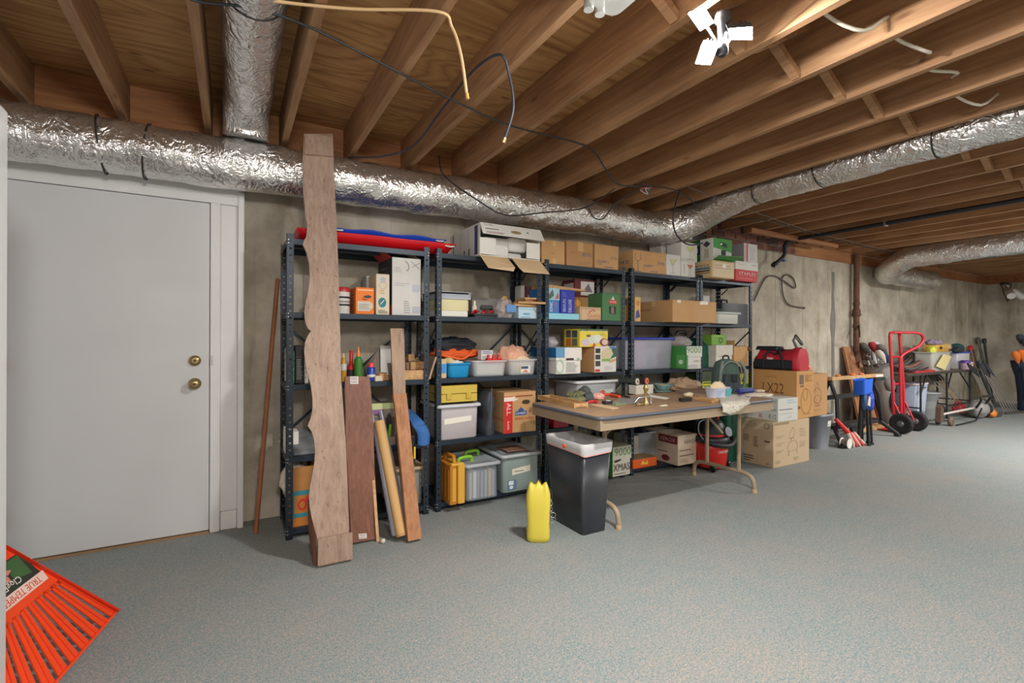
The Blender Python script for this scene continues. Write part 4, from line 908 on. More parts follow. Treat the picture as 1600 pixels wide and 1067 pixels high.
# bottom shelf
zb = ZS[0]+.001
t = thing('tool_case', 'yellow hard tool case standing on edge on the bottom shelf', 'case', (xY(706, 3.1), 3.25, zb)); YEL = mat((224, 172, 66), .45); YEL2 = mat((190, 124, 40), .4)
xa, xb = xY(704, 3.08), xY(728, 3.08); h = atY(716, 727, 3.08).z-zb
wpart(MB().loft([rr(xa, (xa+xb)/2-.003, 3.08, 3.40, .012, z_) for z_ in (zb, zb+h)]), 'case_half', YEL2, t); wpart(MB().loft([rr((xa+xb)/2+.003, xb, 3.08, 3.40, .012, z_) for z_ in (zb, zb+h)]), 'case_half', YEL, t)
for k in range(5): wpart(MB().box((xa-.004, 3.10+.058*k, zb+.03), (xa+.001, 3.14+.058*k, zb+h-.03), 0, None, .002), 'rib', YEL2, t)
for k in (0.2, .45, .7): wpart(MB().box((xa+.012+.03*k, 3.076, zb+.02), (xa+.022+.03*k, 3.081, zb+h-.02), 0, None, .001), 'seam_rib', YEL, t)
wpart(MB().tube([((xa+xb)/2, 3.14, zb+h), ((xa+xb)/2, 3.15, zb+h+.045), ((xa+xb)/2, 3.30, zb+h+.045), ((xa+xb)/2, 3.31, zb+h)], .014, 8), 'handle', YEL2, t)
for y in (3.10, 3.36): wpart(MB().box((xa+.01, y-.02, zb+h-.003), (xb-.01, y+.02, zb+h+.012), 0, None, .004), 'latch', YEL, t)
D = (xY(730, 3.07), xY(783, 3.07), zb, atY(756, 722, 3.07).z)
t = tote('file_tote', 'clear file tote with lime green handles and paper folders inside', D, 3.07, .40, mat((196, 204, 212), .2, alpha=.3), mat((206, 212, 220), .25, alpha=.6), taper=.93, r=.03); w_, h = D[1]-D[0], D[3]-D[2]
LIME = mat((128, 190, 50), .4)
for y, xx in ((-.09, -w_*.36), (.06, w_*.10)): MB().tube(smooth_path([(xx-.05, y, h-.012), (xx-.045, y, h+.018), (xx+.045, y, h+.022), (xx+.05, y, h-.012)], 4), .013, 8).build('handle', LIME, t)
for k in range(7): tag(MB().box((D[0]+.035+.03*k, 3.10, zb+.012), (D[0]+.035+.03*k+(.018 if k not in (1, 5) else .024), 3.44, zb+h*(.72+.03*(k % 3)))).build('folder', mat([(206, 210, 214), (240, 240, 238), (150, 160, 176), (170, 176, 186), (190, 196, 204), (226, 190, 130), (176, 184, 194)][k], .6)), ['leftmost pale grey', 'bright white', 'third, blue grey', 'middle grey', 'fifth, light grey', 'tan', 'rightmost grey'][k]+' folder filed upright inside the clear file tote', 'folder', 'folders in the clear file tote')
D = (xY(786, 3.10), xY(847, 3.10), zb, atY(817, 707, 3.10).z)
tote('lidded_tote', 'grey green filled tote with a clear lid and label on the bottom shelf', D, 3.10, .42, mat((156, 172, 168), .4, alpha=.93), mat((196, 204, 208), .3, alpha=.85), taper=.92, r=.03, frontprint=[('p', ((.24, .50), (.74, .56), (.74, .74), (.24, .68)), (230, 224, 204)), ('rows', .3, .56, .6, .64, 1, (150, 146, 140)), ('r', .12, .08, .36, .36, (96, 120, 150)), ('r', .15, .22, .28, .34, (222, 226, 228)), ('e', .22, .15, .05, .05, (220, 222, 226))])
tag(MB().box((D[0]+.08, 3.16, D[3]+.001), (D[0]+.25, 3.34, D[3]+.006)).build('brown_folder', mat((150, 110, 90), .7)), 'brown folder lying on the lid of the grey green tote', 'folder')
# ------------------------------------------------------------------ units 3 to 5, top
def ctop(nm, lb, pl, pr, pt, y, dp, M_, P=None, sh=4, **k): return carton(nm, lb, dims(pl, pr, pt, sh, y), y, dp, M_, P, **k)
INK = (92, 104, 130)
ctop('carton', 'plain brown carton beside the open white carton', 846, 882, 376, 3.17, .38, CARD, {'F': [('r', .46, .78, .60, 1, (206, 170, 118)), ('r', .46, .0, .60, .22, (206, 170, 118)), ('rows', .4, .4, .62, .5, 1, (170, 124, 80))], 'L': [('r', .2, .6, .5, .66, (80, 66, 50))]})
ctop('carton', 'second brown carton from the open white carton, with a large tape patch', 885, 926, 378, 3.17, .38, CARD2, {'F': [('r', .42, .62, .62, 1, (206, 166, 112)), ('t', '4010', .56, .42, .92, .58, INK), ('rows', .4, .06, .9, .2, 2, (160, 124, 90)), ('rows', .15, .5, .3, .56, 1, (160, 110, 80))]})
ctop('carton', 'third brown carton from the open white carton, printed GOURMET', 929, 966, 383, 3.17, .36, CARD, {'F': [('t', '3742', .66, .40, .94, .54, INK), ('t', 'GOURMET 2', .08, .24, .60, .34, INK), ('rows', .08, .16, .3, .2, 1, INK), ('rows', .4, .04, .9, .12, 1, INK)]})
GOB = [('l', ((.07, .88), (.05, .62), (.11, .52), (.165, .52), (.23, .62), (.21, .88)), .004, (60, 80, 110)), ('l', ((.138, .52), (.138, .08)), .006, (60, 80, 110)), ('l', ((.06, .05), (.22, .05)), .006, (60, 80, 110))]
ctop('carton', 'brown carton with a printed wine glass and 3742', 989, 1040, 393, 3.17, .36, CARD, {'F': GOB+[('t', 'GOURMET 2', .30, .28, .62, .38, INK), ('t', '3742', .72, .42, .95, .56, INK), ('rows', .5, .05, .9, .12, 1, INK), ('rows', .33, .8, .6, .86, 1, (170, 130, 90))], 'L': [('t', '3742', .25, .42, .85, .58, INK), ('rows', .2, .2, .6, .28, 1, INK)]})
GL = mat((214, 212, 206), .6)
def glass(cx, s, col): return [('l', ((cx-.10*s, .80), (cx-.02*s, .52), (cx+.02*s, .52), (cx+.10*s, .80)), .004, (150, 150, 146)), ('p', ((cx-.09*s, .78), (cx-.015*s, .54), (cx+.015*s, .54), (cx+.09*s, .78)), col), ('l', ((cx, .52), (cx, .14)), .004, (160, 156, 150)), ('l', ((cx-.08*s, .12), (cx+.08*s, .12)), .004, (160, 156, 150))]
ctop('glass_carton', 'white carton with a pale drink printed on it, next to the wine glass carton', 1041, 1063, 398, 3.17, .2, GL, {'F': glass(.45, 2.4, (206, 200, 150))}, tape=None)
ctop('glass_carton', 'white carton printed with a red cocktail glass', 1064, 1086, 408, 3.17, .2, GL, {'F': glass(.62, 2.2, (206, 120, 100))+[('l', ((.2, .8), (.2, .2)), .004, (120, 90, 90))]}, tape=None)
zt = atY(1063, 400, 3.22).z
ctop('glass_carton', 'white carton with a faint glass, upper left of the stacked white ones', 1033, 1061, 380, 3.40, .16, GL, {'F': glass(.6, 2.0, (200, 196, 160))}, tape=None)
carton('glass_carton', 'white carton with a yellow green glass, topmost of the stacked white ones', (xY(1064, 3.19), xY(1089, 3.19), atY(1075, 408, 3.17).z+.002, atY(1075, 379, 3.19).z), 3.19, .18, GL, {'F': glass(.55, 2.3, (204, 206, 110))}, tape=None)
D5 = dims(1112, 1147, 408, 4, 3.06)
carton('stereo_carton', 'tan carton with a torn white label overhanging the last shelf top', D5, 3.06, .44, mat((206, 176, 132), .8), {'F': [('r', .06, .06, .96, .92, (214, 196, 160)), ('rows', .1, .5, .9, .8, 2, (190, 160, 140)), ('p', ((.44, .62), (.6, .58), (.62, .8), (.5, .86)), (238, 234, 230))],
       'L': [('r', .25, .5, .95, .62, (60, 120, 150)), ('t', 'ROXVO', .28, .66, .92, .80, (50, 40, 36)), ('r', .25, .36, .95, .46, (90, 70, 60)), ('r', .25, .26, .95, .3, (60, 46, 40))]}, tape=None)
z0 = D5[3]+.002; xa, xb = xY(1114, 3.09), xY(1143, 3.09); za = atY(1128, 373, 3.09).z; GRN = (64, 150, 66)
t = carton('console_carton', 'green and white carton with an open flap on top of the tan one', (xa, xb, z0, za), 3.09, .30, mat((206, 208, 200), .5), {'F': [('p', ((.0, 1), (1, 1), (1, .42), (.58, .50), (0, .58)), GRN), ('p', ((.34, .86), (.72, .80), (.74, .62), (.38, .68)), (40, 50, 44)), ('e', .42, .76, .05, .05, (220, 230, 220)), ('r', .42, .2, .66, .5, (36, 44, 46))],
       'L': [('r', 0, 0, .5, 1, (40, 110, 52)), ('r', 0, .35, .5, .75, (26, 36, 46)), ('p', ((.22, .45), (.4, .45), (.4, .65), (.22, .62)), (210, 220, 210)), ('p', ((.6, .75), (.75, .9), (.9, .75), (.75, .62)), (70, 60, 70)), ('p', ((.65, .15), (.85, .15), (.82, .55), (.68, .58)), (186, 170, 150))]}, tape=None)
w_ = xb-xa
MB().prism([(-w_/2, -.15, .004), (w_/2, -.15, .004), (w_/2+.06, -.25, .045), (-w_/2-.05, -.25, .03)], (0, 0, .004)).build('open_flap', mat((60, 140, 62), .5), t)
Dp = dims(1149, 1184, 421, 4, 3.10)
t = carton('paper_carton', 'red office store paper carton with a white lid on the last shelf top', (Dp[0], Dp[1], Dp[2], atY(1166, 409, 3.10).z), 3.10, .38, mat((198, 58, 62), .6), {'F': [('t', 'STAPLES', .14, .30, .88, .46, (236, 206, 206)), ('rows', .1, .1, .9, .16, 1, (226, 150, 150)), ('rows', .12, .8, .4, .86, 1, (200, 160, 160)), ('rows', .7, .8, .95, .9, 2, (150, 146, 150))], 'L': [('e', .55, .85, .12, .08, (60, 60, 60)), ('p', ((0, .1), (.1, .05), (.95, .38), (.95, .45)), (186, 150, 146))]}, lid=(.085, WHITE, .006))
zt = atY(1166, 409, 3.10).z+.001
carton('grey_white_carton', 'white and grey carton with a red stripe on top of the red paper carton', (xY(1162, 3.12), xY(1183, 3.12), zt, atY(1172, 381, 3.12).z), 3.12, .34, mat((206, 204, 204), .6), {'F': [('r', .18, .04, .28, .98, (196, 60, 66)), ('rows', .45, .15, .92, .85, 9, (176, 176, 180)), ('tv', 'XEROX', .05, .1, .15, .9, (200, 90, 90))], 'L': [('r', 0, 0, 1, 1, (142, 140, 144)), ('rows', .1, .6, .6, .8, 3, (110, 106, 114))]}, tape=None)
# ------------------------------------------------------------------ second shelves of units 3 to 5
zb = ZS[3]+.001
tag(MB().box((xY(852, 3.165), 3.165, zb), (xY(905, 3.165), 3.44, zb+.048), 0, None, .003).build('flat_cyan_box', mat((140, 206, 222), .5)), 'flat cyan box under the two blue cartons', 'box')
z2 = zb+.049
D = (xY(852, 3.18), xY(874, 3.18), z2, atY(863, 450, 3.18).z)
carton('blue_carton', 'light blue appliance carton with a picture, left of the pair', D, 3.18, .24, mat((40, 116, 190), .5), {'F': [('r', 0, .52, 1, 1, (150, 190, 206)), ('p', ((.1, .6), (.5, .95), (.6, .7), (.3, .55)), (80, 100, 90)), ('p', ((.65, .55), (.95, .6), (.9, .85)), (180, 90, 80)), ('tv', 'SONIC', .3, .05, .5, .45, (226, 236, 240)), ('tv', 'CARE', .62, .05, .8, .45, (210, 90, 110))]}, tape=None)
D = (xY(876, 3.18), xY(898, 3.18), z2, atY(887, 453, 3.18).z)
carton('blue_carton', 'dark blue appliance carton with white upright lettering, right of the pair', D, 3.18, .24, mat((34, 52, 160), .5), {'F': [('tv', 'BRAUN', .15, .08, .35, .6, (180, 190, 226)), ('tv', 'DELUXE', .55, .05, .75, .6, (210, 216, 236)), ('rows', .1, .7, .5, .9, 3, (90, 110, 200))]}, tape=None)
xa, xb = xY(851, 3.2), xY(915, 3.2); zt = D[3]+.002
tag(MB().prism([(xa, 3.20, zt), (xb, 3.20, zt-.0), (xb, 3.20, zt+.012), (xa, 3.20, zt+.035)], (0, .2, 0)).build('wood_wedge', PALEWOOD), 'long pale wooden wedge lying across the tops of the blue cartons', 'wood scrap')
carton('maroon_carton', 'maroon and white carton on the brown box at the back of the third unit', (xY(898, 3.36), xY(928, 3.36), zb+.21, atY(913, 437, 3.36).z), 3.36, .18, mat((110, 44, 52), .6), {'F': [('r', .3, .1, 1, .9, (214, 208, 206)), ('p', ((.4, .3), (.7, .8), (.9, .3)), (120, 110, 120))], 'L': [('r', .1, .3, .9, .8, (200, 196, 194))]}, tape=None)
carton('brown_box', 'brown box at the back under the maroon carton', (xY(893, 3.36), xY(930, 3.36), zb, zb+.208), 3.36, .19, CARD2)
lump('gold_bow', 'gold ribbon bow between the blue carton and the red scripted box', 'ribbon', (xY(903, 3.30), 3.31, zb+.10), (.04, .03, .05), mat((206, 150, 60), .5), .4, 8, 3, 12, .2)
tag(MB().box((xY(899, 3.31), 3.27, zb), (xY(907, 3.31), 3.345, zb+.10), 0, None, .003).build('small_box', CARD), 'small brown box under the gold bow', 'box')
ctop('red_script_box', 'cream box with red script lettering on the second shelf', 906, 939, 480, 3.17, .18, CARD3, {'F': [('t', 'Guess', .35, .20, .95, .55, (196, 84, 56)), ('l', ((.4, .6), (.62, .8), (.72, .7)), .008, (190, 70, 50)), ('r', .05, .86, .95, .90, (150, 120, 100)), ('r', .3, .06, .95, .10, (120, 70, 50)), ('r', .04, .04, .06, .9, (150, 120, 90))]}, sh=3, tape=None)
GREEN = mat((72, 122, 78), .6)
ctop('green_carton', 'tall green carton with a red label and a dark window', 941, 971, 458, 3.17, .22, GREEN, {'F': [('r', .32, .60, .76, .76, (186, 66, 56)), ('p', ((.44, .76), (.64, .76), (.54, .90)), (206, 200, 190)), ('t', 'WINE', .36, .64, .72, .72, (226, 200, 190)), ('p', ((.34, .30), (.40, .24), (.64, .24), (.70, .30), (.70, .52), (.34, .52)), (42, 44, 40)), ('p', ((.44, .26), (.6, .26), (.58, .5), (.46, .5)), (140, 116, 104))]}, sh=3, tape=None)
ctop('yellow_box', 'narrow yellow box with blue marks between the third and fourth units', 974, 985, 464, 3.30, .2, mat((214, 180, 60), .5), {'F': [('r', .2, .68, .8, .90, (50, 80, 160)), ('r', .3, .1, .7, .5, (190, 150, 40))]}, sh=3, tape=None)
ctop('patterned_box', 'narrow patterned box at the left post of the fourth unit', 992, 1001, 464, 3.19, .2, mat((216, 176, 110), .6), {'F': [('p', ((.1, .1), (.9, .2), (.6, .5), (.2, .4)), (70, 80, 140)), ('e', .5, .75, .3, .12, (206, 140, 60))]}, sh=3, tape=None)
ctop('large_carton', 'wide plain brown carton on the second shelf of the fourth unit', 1051, 1119, 470, 3.06, .46, CARD, {'F': [('p', ((.10, .86), (.18, .88), (.17, 1), (.09, 1)), (226, 220, 206)), ('p', ((.60, .84), (.80, .86), (.80, 1), (.62, 1)), (230, 226, 214)), ('rows', .55, .1, .9, .6, 6, (196, 160, 116))], 'L': [('rows', .1, .5, .5, .7, 1, (170, 130, 90))]}, sh=3, tape=TAPE)
carton('white_carton', 'small white carton at the back above the wide brown carton', (xY(1098, 3.53), xY(1108, 3.53), ZS[3]+.001, atY(1103, 462, 3.53).z), 3.525, .05, WHITE, tape=None)
D = dims(1121, 1158, 486, 3, 3.10); tote('small_tote', 'small clear tote on the second shelf of the last unit', D, 3.10, .22, mat((206, 206, 196), .4, alpha=.92), mat((190, 200, 200), .3, alpha=.9), taper=.88)
t = thing('hard_case', 'black hard case with a grip standing behind the small clear tote', 'case', (xY(1150, 3.36), 3.45, zb)); xa, xb = xY(1128, 3.36), xY(1169, 3.36); zt = atY(1148, 474, 3.36).z
wpart(MB().loft([[Vector((X, Y, z_)) for X, Y, z_ in rr(xa, xb, 3.36, 3.42, .01, z_)] for z_ in (zb, zt)]), 'case_half', mat((48, 54, 62), .45), t); wpart(MB().loft([rr(xa, xb, 3.425, 3.49, .01, z_) for z_ in (zb, zt)]), 'case_half', mat((60, 66, 74), .45), t)
xm = xY(1139, 3.36); wpart(MB().tube([(xm-.05, 3.42, zt), (xm-.045, 3.42, zt+.035), (xm+.045, 3.42, zt+.035), (xm+.05, 3.42, zt)], .010, 8), 'handle', BLACK, t)
t = tag(MB().prism([(xY(1120, 3.2), 3.36, zb+.16), (xY(1140, 3.2), 3.28, zb+.14), (xY(1146, 3.2), 3.34, zb+.155), (xY(1124, 3.2), 3.35, zb+.18)], (0, .0, .01)).build('green_folder', mat((62, 90, 78), .5)), 'dark green folder resting between the clear tote and the hard case', 'folder')
# ------------------------------------------------------------------ third shelves
zb = ZS[2]+.001
D = dims(869, 909, 543, 2, 3.10)
carton('storage_box', 'white file box with a blue and white lid on the third shelf', D, 3.10, .40, mat((222, 222, 216), .6), {'F': [('r', 0, .62, .33, 1, (96, 150, 190)), ('o', .15, .30, .16, .27, .22, (176, 200, 180)), ('r', .38, .52, .68, .60, (60, 48, 44)), ('r', .80, .50, .92, .60, (150, 186, 160)), ('rows', .38, .06, .9, .46, 7, (180, 182, 182))], 'L': [('r', 0, .62, 1, 1, (24, 104, 160)), ('rows', .1, .04, .7, .2, 2, (150, 180, 150))]}, lid=(.10, WHITE, .006))
zt = D[3]+.002
ctop('drill_carton', 'white carton with black pictures and a green photograph beside the file box', 929, 963, 541, 3.12, .30, mat((216, 214, 208), .5), {'F': [('r', .04, .74, .26, .92, (50, 46, 50)), ('r', .04, .50, .26, .68, (60, 56, 60)), ('r', .04, .24, .26, .44, (64, 60, 64)), ('r', .02, .03, .24, .12, (196, 50, 46)), ('e', .62, .68, .34, .26, (206, 196, 160)), ('p', ((.7, .5), (1, .6), (1, .95), (.75, .9), (.85, .7)), (50, 100, 88)), ('r', .32, .42, .7, .52, (126, 176, 90)), ('p', ((.66, .34), (.98, .44), (.98, .52), (.7, .44)), (206, 160, 110)), ('r', .68, .92, .95, .99, (70, 120, 180)), ('rows', .45, .08, .9, .24, 3, (180, 180, 196))], 'L': [('r', 0, 0, 1, 1, (196, 150, 100)), ('r', 0, .92, 1, 1, (150, 108, 66))]}, sh=2, tape=None)
carton('dome_kit_carton', 'yellow carton printed with pictures on top of the file box', (xY(906, 3.16), xY(950, 3.16), zt, atY(928, 514, 3.16).z), 3.16, .22, mat((226, 206, 70), .5), {'F': [('r', 0, .88, 1, 1, (80, 110, 70)), ('t', 'The Original Dome', .04, .83, .98, .92, (240, 236, 210)), ('e', .48, .40, .24, .26, (206, 214, 196)), ('e', .2, .25, .14, .2, (210, 190, 206)), ('e', .30, .62, .08, .07, (120, 96, 60)), ('e', .62, .5, .16, .2, (220, 224, 216)), ('e', .50, .1, .05, .12, (206, 90, 50)), ('e', .86, .26, .17, .22, (120, 70, 66)), ('e', .88, .27, .11, .17, (226, 186, 176)), ('rows', .7, .6, .95, .8, 3, (180, 180, 80))],
       'L': [('r', .15, .52, .45, .92, (90, 80, 96)), ('r', .52, .52, .85, .92, (70, 80, 82)), ('r', .15, .06, .45, .46, (206, 110, 50)), ('r', .52, .06, .85, .46, (110, 110, 90))]}, tape=None)
lump('clear_pack', 'crumpled clear pack lying on the left of the file box lid', 'pack', (xY(873, 3.2), 3.33, zt), (.06, .08, .05), mat((190, 184, 194), .3, alpha=.85), .3, 31, 3, 12, .3)
Dt = (xY(976, 3.205), xY(1056, 3.205), zb, atY(1023, 526, 3.205).z)
BL = mat((40, 62, 176), .4)
t = tote('blue_lid_tote', 'large clear tote with a blue lid on the third shelf of the fourth unit', Dt, 3.205, .36, mat((206, 208, 222), .25, alpha=.45), BL, taper=.90, r=.03)
tag(MB().box((Dt[0]+.06, 3.245, zb+.195), (Dt[0]+.32, 3.36, zb+.29), 0, None, .01).build('pink_striped_bag', mat((222, 180, 214), .6)), 'pink striped bag inside the blue lidded tote', 'bag')
tag(MB().box((Dt[0]+.07, 3.25, zb+.012), (Dt[0]+.46, 3.50, zb+.19), 0, None, .02).build('party_supplies', mat((216, 206, 216), .7, var=.2, vscale=14)), 'pale wrapped things filling the blue lidded tote', 'supplies')
tag(MB().prism([(Dt[0]+.30, 3.240, zb+.02), (Dt[0]+.40, 3.240, zb+.02), (Dt[0]+.35, 3.240, zb+.16)], (0, .004, 0)).build('tree_cutout', mat((96, 170, 160), .6)), 'green paper tree cutout inside the blue lidded tote', 'decoration')
D = dims(1073, 1097, 541, 2, 3.08)
t = carton('number_carton', 'green and white carton numbered 9000 under a clear bag on the third shelf', D, 3.08, .42, mat((216, 216, 208), .6), {'F': [('t', '9000', .02, .70, .92, .98, (84, 140, 84)), ('rows', .5, .3, .9, .4, 2, (176, 170, 170)), ('rows', .1, .05, .8, .2, 2, (190, 186, 190)), ('r', 0, .0, .08, .62, (80, 150, 84))], 'L': [('r', 0, 0, 1, 1, (66, 140, 66)), ('r', .72, .05, .96, .62, (92, 164, 92)), ('e', .84, .3, .06, .1, (210, 226, 206))]}, lid=(.10, mat((212, 214, 204), .6), .006))
lump('plastic_bag', 'clear plastic bag draped over the numbered carton on the third shelf', 'bag', ((D[0]+D[1])/2-.03, 3.25, D[3]+.001), (.11, .13, .055), mat((206, 200, 200), .2, alpha=.55), .35, 33, 3, 16, .3)
tag(MB().tube(smooth_path([((D[0]+D[1])/2-.06, 3.24, D[3]+.08), ((D[0]+D[1])/2-.05, 3.24, D[3]+.13), ((D[0]+D[1])/2+.06, 3.24, D[3]+.13), ((D[0]+D[1])/2+.08, 3.24, D[3]+.07)], 4), .014, 8).build('bag_handle', BLACK), 'black carrying handle poking out of the clear bag', 'handle')
t = thing('green_hard_case', 'dark green rounded case standing on edge beside the numbered carton', 'case', (xY(1108, 3.22), 3.25, zb)); GC = mat((24, 92, 70), .35); xa, xb = xY(1097, 3.21), xY(1118, 3.21); hc = atY(1108, 528, 3.21).z-zb
def dome(a, b, y0, y1, hh): return [(a, y0, zb), (a, y1, zb)]
for q, (a, b, M_, nm) in enumerate(((xa, (xa+xb)/2-.003, GC, 'case_half'), ((xa+xb)/2+.003, xb, GC, 'case_half'), ((xa+xb)/2-.004, (xa+xb)/2+.004, mat((120, 170, 150), .4), 'seam'))):
    s_ = 1.0 if q < 2 else 1.015; out = [(a, 3.21+.34, zb)]+[(a, 3.38+.17*s_*math.cos(u*math.pi/12), zb+hc*.62+hc*.38*s_*math.sin(u*math.pi/12)) for u in range(13)]+[(a, 3.21, zb)]
    wpart(MB().prism(out, (b-a, 0, 0)), nm, M_, t)
D = dims(1119, 1145, 539, 2, 3.12); carton('file_box', 'plain white lidded file box on the third shelf of the last unit', D, 3.12, .34, mat((212, 208, 196), .7), {'F': [('rows', .2, .46, .7, .52, 1, (120, 116, 112)), ('rows', .5, .85, .9, .9, 1, (180, 176, 170))]}, lid=(.10, mat((208, 204, 192), .7), .005))
carton('green_box', 'small lime green box on top of the white file box', (xY(1112, 3.16), xY(1135, 3.16), D[3]+.001, atY(1124, 523, 3.16).z), 3.16, .16, mat((112, 160, 60), .6), {'F': [('o', .6, .45, .14, .3, .4, (60, 90, 40)), ('rows', .1, .8, .9, .95, 1, (170, 200, 90))]}, tape=None)
D = dims(1147, 1168, 541, 2, 3.14); t = carton('open_carton', 'open brown carton at the right end of the third shelf', D, 3.14, .36, CARD, openbox=True); w_ = D[1]-D[0]; h = D[3]-D[2]
MB().prism([(-w_/2, -.18, h), (-w_/2, .18, h), (-w_/2+.02, .18, h+.06), (-w_/2+.02, -.18, h+.06)], (.004, 0, 0)).build('open_flap', CARD, t); MB().prism([(w_/2, -.18, h), (w_/2, .18, h), (w_/2+.08, .18, h-.05), (w_/2+.08, -.18, h-.05)], (0, 0, .004)).build('open_flap', CARD2, t)
lump('brown_wrapping', 'crumpled brown paper inside the open carton', 'paper', ((D[0]+D[1])/2, 3.32, D[2]+.006), (w_*.42, .14, .10), CARD3, .25, 36, 3, 12, .1)
# ------------------------------------------------------------------ fourth shelves (mostly below the table top)
zb = ZS[1]+.001
D = (xY(902, 3.18), xY(968, 3.18), zb, atY(935, 593, 3.18).z)
tote('white_lid_tote', 'clear tote with a white lid rising behind the gloves on the table', D, 3.18, .36, mat((196, 200, 204), .35, alpha=.8), mat((222, 224, 226), .4), taper=.92, r=.03, frontprint=[('r', .55, .55, .9, .85, (206, 216, 210)), ('e', .62, .78, .07, .06, (206, 110, 90)), ('e', .75, .66, .08, .08, (140, 190, 170))])
ctop('red_box', 'glossy red box under the left end of the table', 866, 889, 640, 3.17, .34, mat((176, 26, 44), .35), {'F': [('rows', .1, .6, .5, .85, 2, (236, 210, 210))], 'L': [('rows', .3, .5, .9, .75, 2, (226, 200, 200))]}, sh=1, tape=None)
ctop('number_carton', 'green edged white carton lying on the fourth shelf below the table edge', 902, 937, 645, 3.165, .36, mat((206, 202, 186), .7), {'F': [('r', 0, 0, .14, 1, (76, 132, 72)), ('o', .07, .5, .05, .25, .4, (210, 220, 200))]}, sh=1, tape=None)
ctop('number_carton', 'second green edged carton, right of the first on the fourth shelf', 941, 975, 640, 3.165, .36, mat((210, 206, 190), .7), {'F': [('r', 0, 0, .12, 1, (76, 136, 72))]}, sh=1, tape=None)
YG = mat((206, 206, 50), .5); DG = mat((56, 74, 40), .6)
for pl, pr, pt, pb, y, lb, M_ in ((1097, 1114, 596, None, 3.18, 'yellow green box on the fourth shelf left of the green backpack', YG), (1154, 1170, 600, None, 3.17, 'green box on the fourth shelf right of the green backpack', mat((76, 150, 50), .5))):
    D = dims(pl, pr, pt, 1, y); carton('garden_box', lb, D, y, .2, M_, {'F': [('rows', .1, .5, .9, .9, 4, (120, 140, 40)), ('r', .1, .93, .9, .97, (60, 80, 30))]}, tape=None)
    z_ = D[3]+.001; up = (580, 'dark olive box on the yellow green one', DG) if pl < 1110 else (584, 'yellow box with a black mark stacked on the green box', YG)
    carton('garden_box', up[1], (D[0], D[1], z_, atY((pl+pr)/2, up[0], y).z), y, .2, up[2], {'F': [('p', ((.3, .2), (.5, .8), (.7, .2)), (60, 60, 30)), ('rows', .1, .85, .9, .95, 1, (120, 130, 60))]}, tape=None)
lump('brown_hat', 'brown felt lump on the yellow box by the last post', 'hat', (xY(1164, 3.2), 3.27, atY(1162, 584, 3.17).z+.002), (.07, .06, .045), mat((96, 70, 54), .9), .2, 37, 3, 12, .4)
# ------------------------------------------------------------------ bottom shelves, units 3 and 4
zb = ZS[0]+.001
D = (xY(958, 3.04), xY(987, 3.04), zb, atY(972, 697, 3.04).z)
carton('number_carton', 'carton numbered 9000 and hand lettered XMAS on the bottom shelf', D, 3.04, .42, mat((214, 210, 196), .7), {'F': [('t', '9000', .10, .68, .97, .95, (92, 150, 80)), ('t', 'XMAS', .04, .18, .92, .42, (70, 66, 66)), ('p', ((.1, .5), (.13, .47), (.42, .52), (.45, .57), (.40, .58), (.12, .55)), (60, 56, 54)), ('rows', .1, .06, .85, .12, 1, (110, 106, 100))], 'L': [('r', 0, 0, 1, 1, (66, 142, 60)), ('p', ((.3, .55), (.6, .62), (.6, .75), (.3, .66)), (220, 230, 214)), ('e', .5, .2, .2, .08, (206, 222, 200))]}, lid=(.11, mat((212, 212, 196), .7), .006))
ctop('grey_carton', 'pale grey carton at the back behind the orange box on the bottom shelf', 985, 1002, 681, 3.30, .22, mat((196, 194, 184), .7), sh=0, tape=None)
ctop('orange_flat_box', 'flat orange box with a yellow mark on the bottom shelf', 990, 1027, 716, 3.14, .30, mat((226, 96, 30), .5), {'F': [('p', ((.3, .4), (.4, .8), (.5, .5), (.6, .8), (.62, .3)), (240, 190, 70)), ('rows', .1, .05, .9, .12, 1, (190, 70, 20))], 'T': [('r', 0, 0, 1, 1, (170, 140, 100))]}, sh=0, tape=None)
D = (xY(1009, 3.17)+.0, xY(1052, 3.17), zb, atY(1030, 686, 3.17).z); 
t = tote('clear_bin', 'clear bin of dark blue cloth on the bottom shelf beside the office paper carton', (D[0]+.02, D[1]-.075, zb, zb+.27), 3.28, .28, mat((196, 206, 216), .25, alpha=.5), taper=.88)
lump('navy_cloth', 'dark navy cloth heaped in the clear bin under the table', 'cloth', ((D[0]+D[1])/2-.03, 3.42, zb+.012), (.12, .11, .155), mat((30, 36, 64), .9), .25, 41, 3, 16, .1)
tag(MB().blob((D[0]+.09, 3.33, zb+.12), (.03, .03, .07), .1, 42).build('blue_ball', mat((110, 160, 200), .5)), 'light blue bundle inside the clear bin under the table', 'bundle')
D = (xY(1060, 3.02), xY(1090, 3.02), zb, atY(1075, 679, 3.02).z)
carton('office_paper_carton', 'cream office paper carton with dark red logo panels on the bottom shelf', (D[0], D[1], zb, D[3]), 3.02, .48, mat((206, 186, 164), .7), {'F': [('t', 'XEROX', .30, .70, .98, .82, (70, 60, 64)), ('rows', .1, .46, .8, .52, 1, (110, 100, 96)), ('rows', .1, .28, .95, .36, 1, (110, 100, 96)), ('rows', .1, .08, .7, .22, 3, (170, 156, 140))], 'L': [('r', .52, .70, .98, .95, (124, 24, 40)), ('t', 'XEROX', .55, .76, .94, .89, (226, 200, 190)), ('rows', .5, .36, .9, .42, 1, (80, 40, 40)), ('e', .7, .18, .10, .1, (130, 40, 60))]}, lid=(.12, mat((212, 192, 170), .7), .005))
tote('dark_tub', 'dark plastic tub at the back behind the office paper carton', (xY(1052, 3.40)+.22, xY(1088, 3.40)+.16, zb, .50), 3.30, .25, mat((52, 60, 62), .4))
